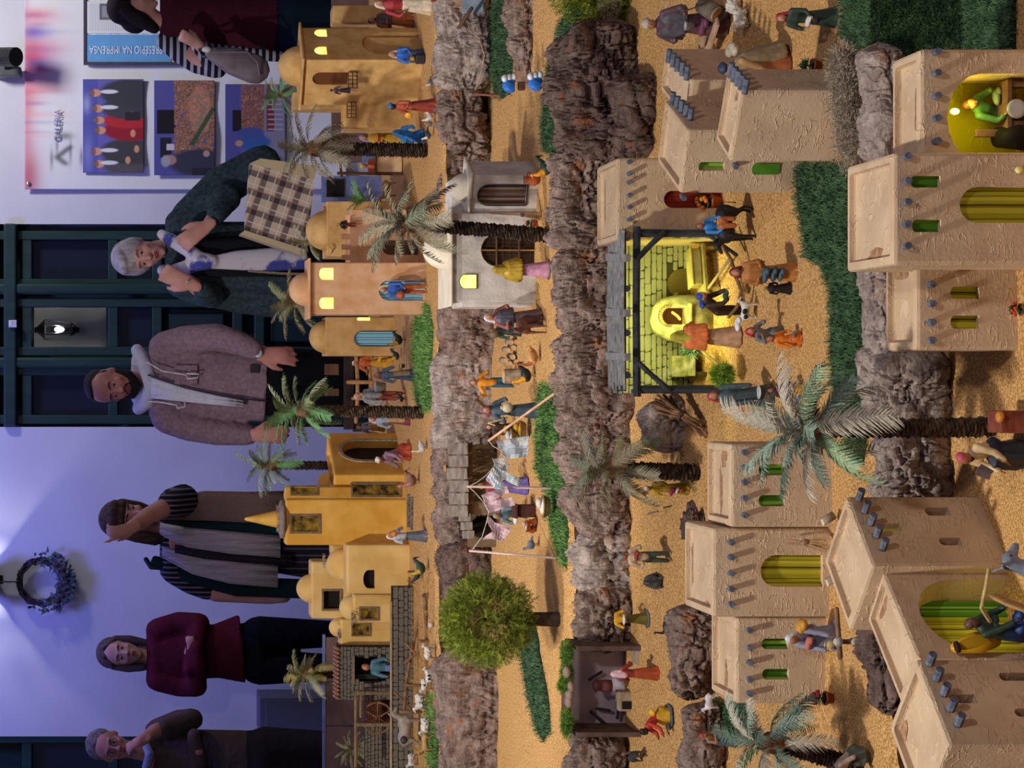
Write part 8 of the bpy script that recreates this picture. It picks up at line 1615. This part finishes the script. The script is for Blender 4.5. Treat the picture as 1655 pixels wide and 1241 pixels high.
hb = root('handbag', W3(335, 85, 8.4), 'grey-beige leather handbag hanging from the arm of the woman in stripes', 'bag'); MBG = mat('bag_taupe', '#6a6066', col2='#7c7278', rough=.5, scale=20, bump=.2)
mb = MB(); mb.tube([W3(345, 88, 8.42), W3(375, 98, 8.42), W3(412, 112, 8.42)], [.034, .062, .066], 14, flat=.45, side=(0, 1, 0)); mb.blob('bag_body', MBG, hb, .008, 2)
MB().tube([W3(345, 84, 8.38), W3(400, 84, 8.36), W3(416, 100, 8.36), W3(420, 122, 8.38)], .005, 6).build('bag_seam', MBG, hb, True); MB().tube([W3(348, 92, 8.42), W3(328, 92, 8.45), W3(322, 80, 8.46), W3(340, 76, 8.42)], .007, 7).build('bag_handle', paint('#2c2420'), hb, True); MB().ell(W3(334, 80, 8.40), (.014, .012, .02), None, 8, 6).build('charm', paint('#cfd0d4'), hb, True)
# ---- pointing woman
P = Person('woman with long brown hair pointing, in a beige vest and long white scarf', 8.8, 850)
P.head(248, 846, 84, roll=6, yaw=26, pitch=12, brows='#2c201c', female=True)
P.hair((('e', (0, .10, .70), (.36, .42, .36)), ('e', (0, -.16, .84), (.27, .20, .13)), ('t', [(-.30, .02, .66), (-.30, .04, .30), (-.30, .02, -.08), (-.26, .0, -.28)], [.10, .13, .13, .07]), ('t', [(.30, .02, .66), (.30, .06, .30), (.27, .08, .0)], [.10, .12, .09]), ('t', [(0, .30, .5), (0, .32, 0), (0, .30, -.25)], [.28, .27, .2]), ('t', [(-.20, -.29, .70), (0, -.33, .71), (.20, -.29, .70)], [.05, .055, .05])), mat('hair_brown', '#33241f', col2='#5c4438', var=.4, scale=40, bump=1, stretch=(1, 1, .2)))
P.torso([(272, 865), (340, 868), (450, 872)], [38, 44, 46]); P.arm([(285, 815), (286, 806, -.15), (240, 826, -.30), (212, 842, -.40)], [19, 17, 14, 10]); P.arm([(285, 925), (350, 958), (420, 965)], [19, 15, 11])
P.hand(P.q(214, 843, -.41), (-.22, -.2, .9), (-.3, -1, 0), -1, .9, .85, point=True); P.hand(P.q(425, 966, -.02), (.1, 0, -1), (-.6, -1, 0), -1, .5, 1.)
P.cloth('top', (([(272, 866), (340, 868), (450, 872)], [40, 50, 52], .5), ([(276, 820), (276, 916)], [18, 18]), ([(278, 812), (296, 806, -.08), (272, 812, -.20)], [24, 26, 21]), ([(280, 920), (310, 940), (335, 952)], [23, 21, 18])), stripes('top_stripes', [('#14141c', 1.2), ('#6c6474', .7)], 'X', .022), .009, 2)
stripv(P, [(262, 822, -.10), (330, 816, -.17), (400, 818, -.18), (470, 818, -.18)], [34, 46, 48, 52], fabric('vest_beige', '#6c5850', '#7c665c'), 'vest'); P.cloth('green_vest', (([(262, 845, -.13), (340, 850, -.17), (470, 852, -.18)], [7, 9, 10], .6), ([(245, 905, .0), (300, 925, -.08), (380, 945, -.10), (490, 950, -.08)], [9, 15, 16, 16], .7)), fabric('vest_green', '#0e2428', '#142e32'), .008, 2)
MSW = mat('scarf_white', '#a89ca8', col2='#c4bac4', rough=.9, scale=16, bump=.9, bscale=50, dist=.01, stretch=(6, 1, .3))
stripv(P, [(258, 852, -.17), (300, 866, -.21), (370, 874, -.22), (450, 880, -.22)], [16, 30, 34, 34], MSW, 'scarf_end'); stripv(P, [(262, 890, -.13), (310, 910, -.20), (370, 922, -.22), (446, 928, -.21)], [16, 28, 34, 34], MSW, 'scarf_end')
stripv(P, [(282, 884, -.19), (340, 896, -.20), (470, 902, -.20)], [10, 14, 20], fabric('inner_stripe', '#1c1820', '#3c3440', 200), 'inner_top'); MB().tube([P.q(236, 905, .02), P.q(244, 916, -.01), P.q(256, 918, -.01), P.q(252, 908, -.01)], .012, 8).build('ribbon_bow', paint('#101014'), P.r, True)
P.cloth('skirt', (([(448, 872), (520, 880), (640, 880)], [54, 58, 62], .6),), stripes('skirt_stripes', [('#18161e', 1.6), ('#4c4654', .5)], 'X', .030), .011, 2); P.legs(560, 855, 900, 26, '#14141a'); P.done()
# ---- woman in dark red
P = Person('woman in a dark red sweater with folded arms, standing at the blue wall', 10.2, 1058)
P.head(230, 1058, 70, roll=4, yaw=10, pitch=4, brows='#3c2c26', female=True); P.vox = .008
P.hair((('e', (0, .16, .71), (.37, .40, .36)), ('t', [(-.31, .0, .66), (-.32, .02, .30), (-.28, .0, -.06)], [.09, .11, .09]), ('t', [(.31, .0, .66), (.32, .02, .30), (.28, .0, -.06)], [.09, .11, .09]), ('t', [(0, .30, .5), (0, .32, 0)], [.28, .25]), ('t', [(-.27, -.12, .70), (-.12, -.18, .90)], [.06, .05]), ('t', [(.27, -.12, .70), (.10, -.18, .91)], [.06, .05])), mat('hair_lightbrown', '#3c2e2c', col2='#5c4c48', scale=40, bump=1, stretch=(1, 1, .2)))
P.torso([(250, 1058), (320, 1056), (390, 1052)], [32, 36, 40]); P.arm([(258, 1020), (318, 1006), (305, 1050, -.13)], [15, 12, 9]); P.arm([(258, 1096), (315, 1108), (312, 1064, -.13)], [15, 12, 9])
P.hand(P.q(308, 1046, -.15), (.9, -.1, .1), (0, -1, 0), 1, .8, .62)
P.cloth('sweater', (([(246, 1058), (300, 1056), (350, 1052), (392, 1048)], [36, 42, 44, 56], .5), ([(252, 1022), (252, 1094)], [16, 16]), ([(254, 1018), (290, 1006), (322, 1006, -.04)], [19, 18, 17]), ([(322, 1006, -.04), (312, 1050, -.17), (306, 1076, -.19)], [16, 15, 13]), ([(254, 1098), (290, 1108), (318, 1108, -.04)], [19, 18, 17]), ([(318, 1108, -.04), (318, 1070, -.19), (316, 1040, -.21)], [16, 15, 12])), fabric('sweater_red', '#4c1424', '#5c1c2c'), .009, 3)
P.legs(395, 1024, 1078, 29, '#0c0e16'); P.done()
# ---- man with hand at his chin
P = Person('man in brown sweater and glasses with a hand raised to his chin', 9.8, 1215, M_skin_r)
P.head(214, 1212, 74, roll=10, yaw=8, pitch=10, brows='#4c4440'); P.vox = .008
P.hair((('e', (0, .14, .70), (.35, .40, .33)), ('e', (0, .0, .88), (.22, .22, .09))), mat('hair_greybrown', '#4c403c', col2='#7c706c', scale=40, bump=1))
P.torso([(240, 1225), (320, 1225), (400, 1225)], [36, 42, 42]); P.arm([(255, 1182), (306, 1158, -.08), (250, 1168, -.22), (226, 1182, -.28)], [17, 14, 11, 9]); P.arm([(255, 1268), (320, 1275, -.05), (318, 1200, -.22)], [17, 14, 10])
P.hand(P.q(232, 1180, -.28), (-.35, .05, .8), (.8, -.6, 0), 1, .9, .8); 
P.cloth('sweater', (([(244, 1226), (310, 1226), (400, 1228)], [40, 48, 48], .5), ([(252, 1186), (252, 1266)], [18, 18]), ([(254, 1182), (290, 1164, -.04), (310, 1158, -.08)], [21, 20, 18]), ([(308, 1158, -.09), (262, 1166, -.20)], [17, 13]), ([(254, 1270), (300, 1278), (326, 1272, -.06)], [21, 19, 17]), ([(326, 1272, -.07), (320, 1215, -.20), (312, 1176, -.22)], [16, 14, 12])), fabric('sweater_brown', '#4a3a38', '#584642'), .009, 3)
P.cloth('shirt_collar', (([(232, 1192, -.10), (242, 1212, -.17), (236, 1236, -.12)], [7, 8, 7]),), paint('#8c92b0'), .007, 1)
for g in (-1, 1): TF(MB().tube([(g * .115 + .085 * math.cos(t), -.36, .50 + .06 * math.sin(t)) for t in np.linspace(0, 6.28, 13)], .008, 5, round_=False), P.HM).build('glasses_rim', paint('#1c1a1c'), P.r, True)
P.legs(402, 1205, 1250, 31, '#2c2428'); P.done()
finalize()
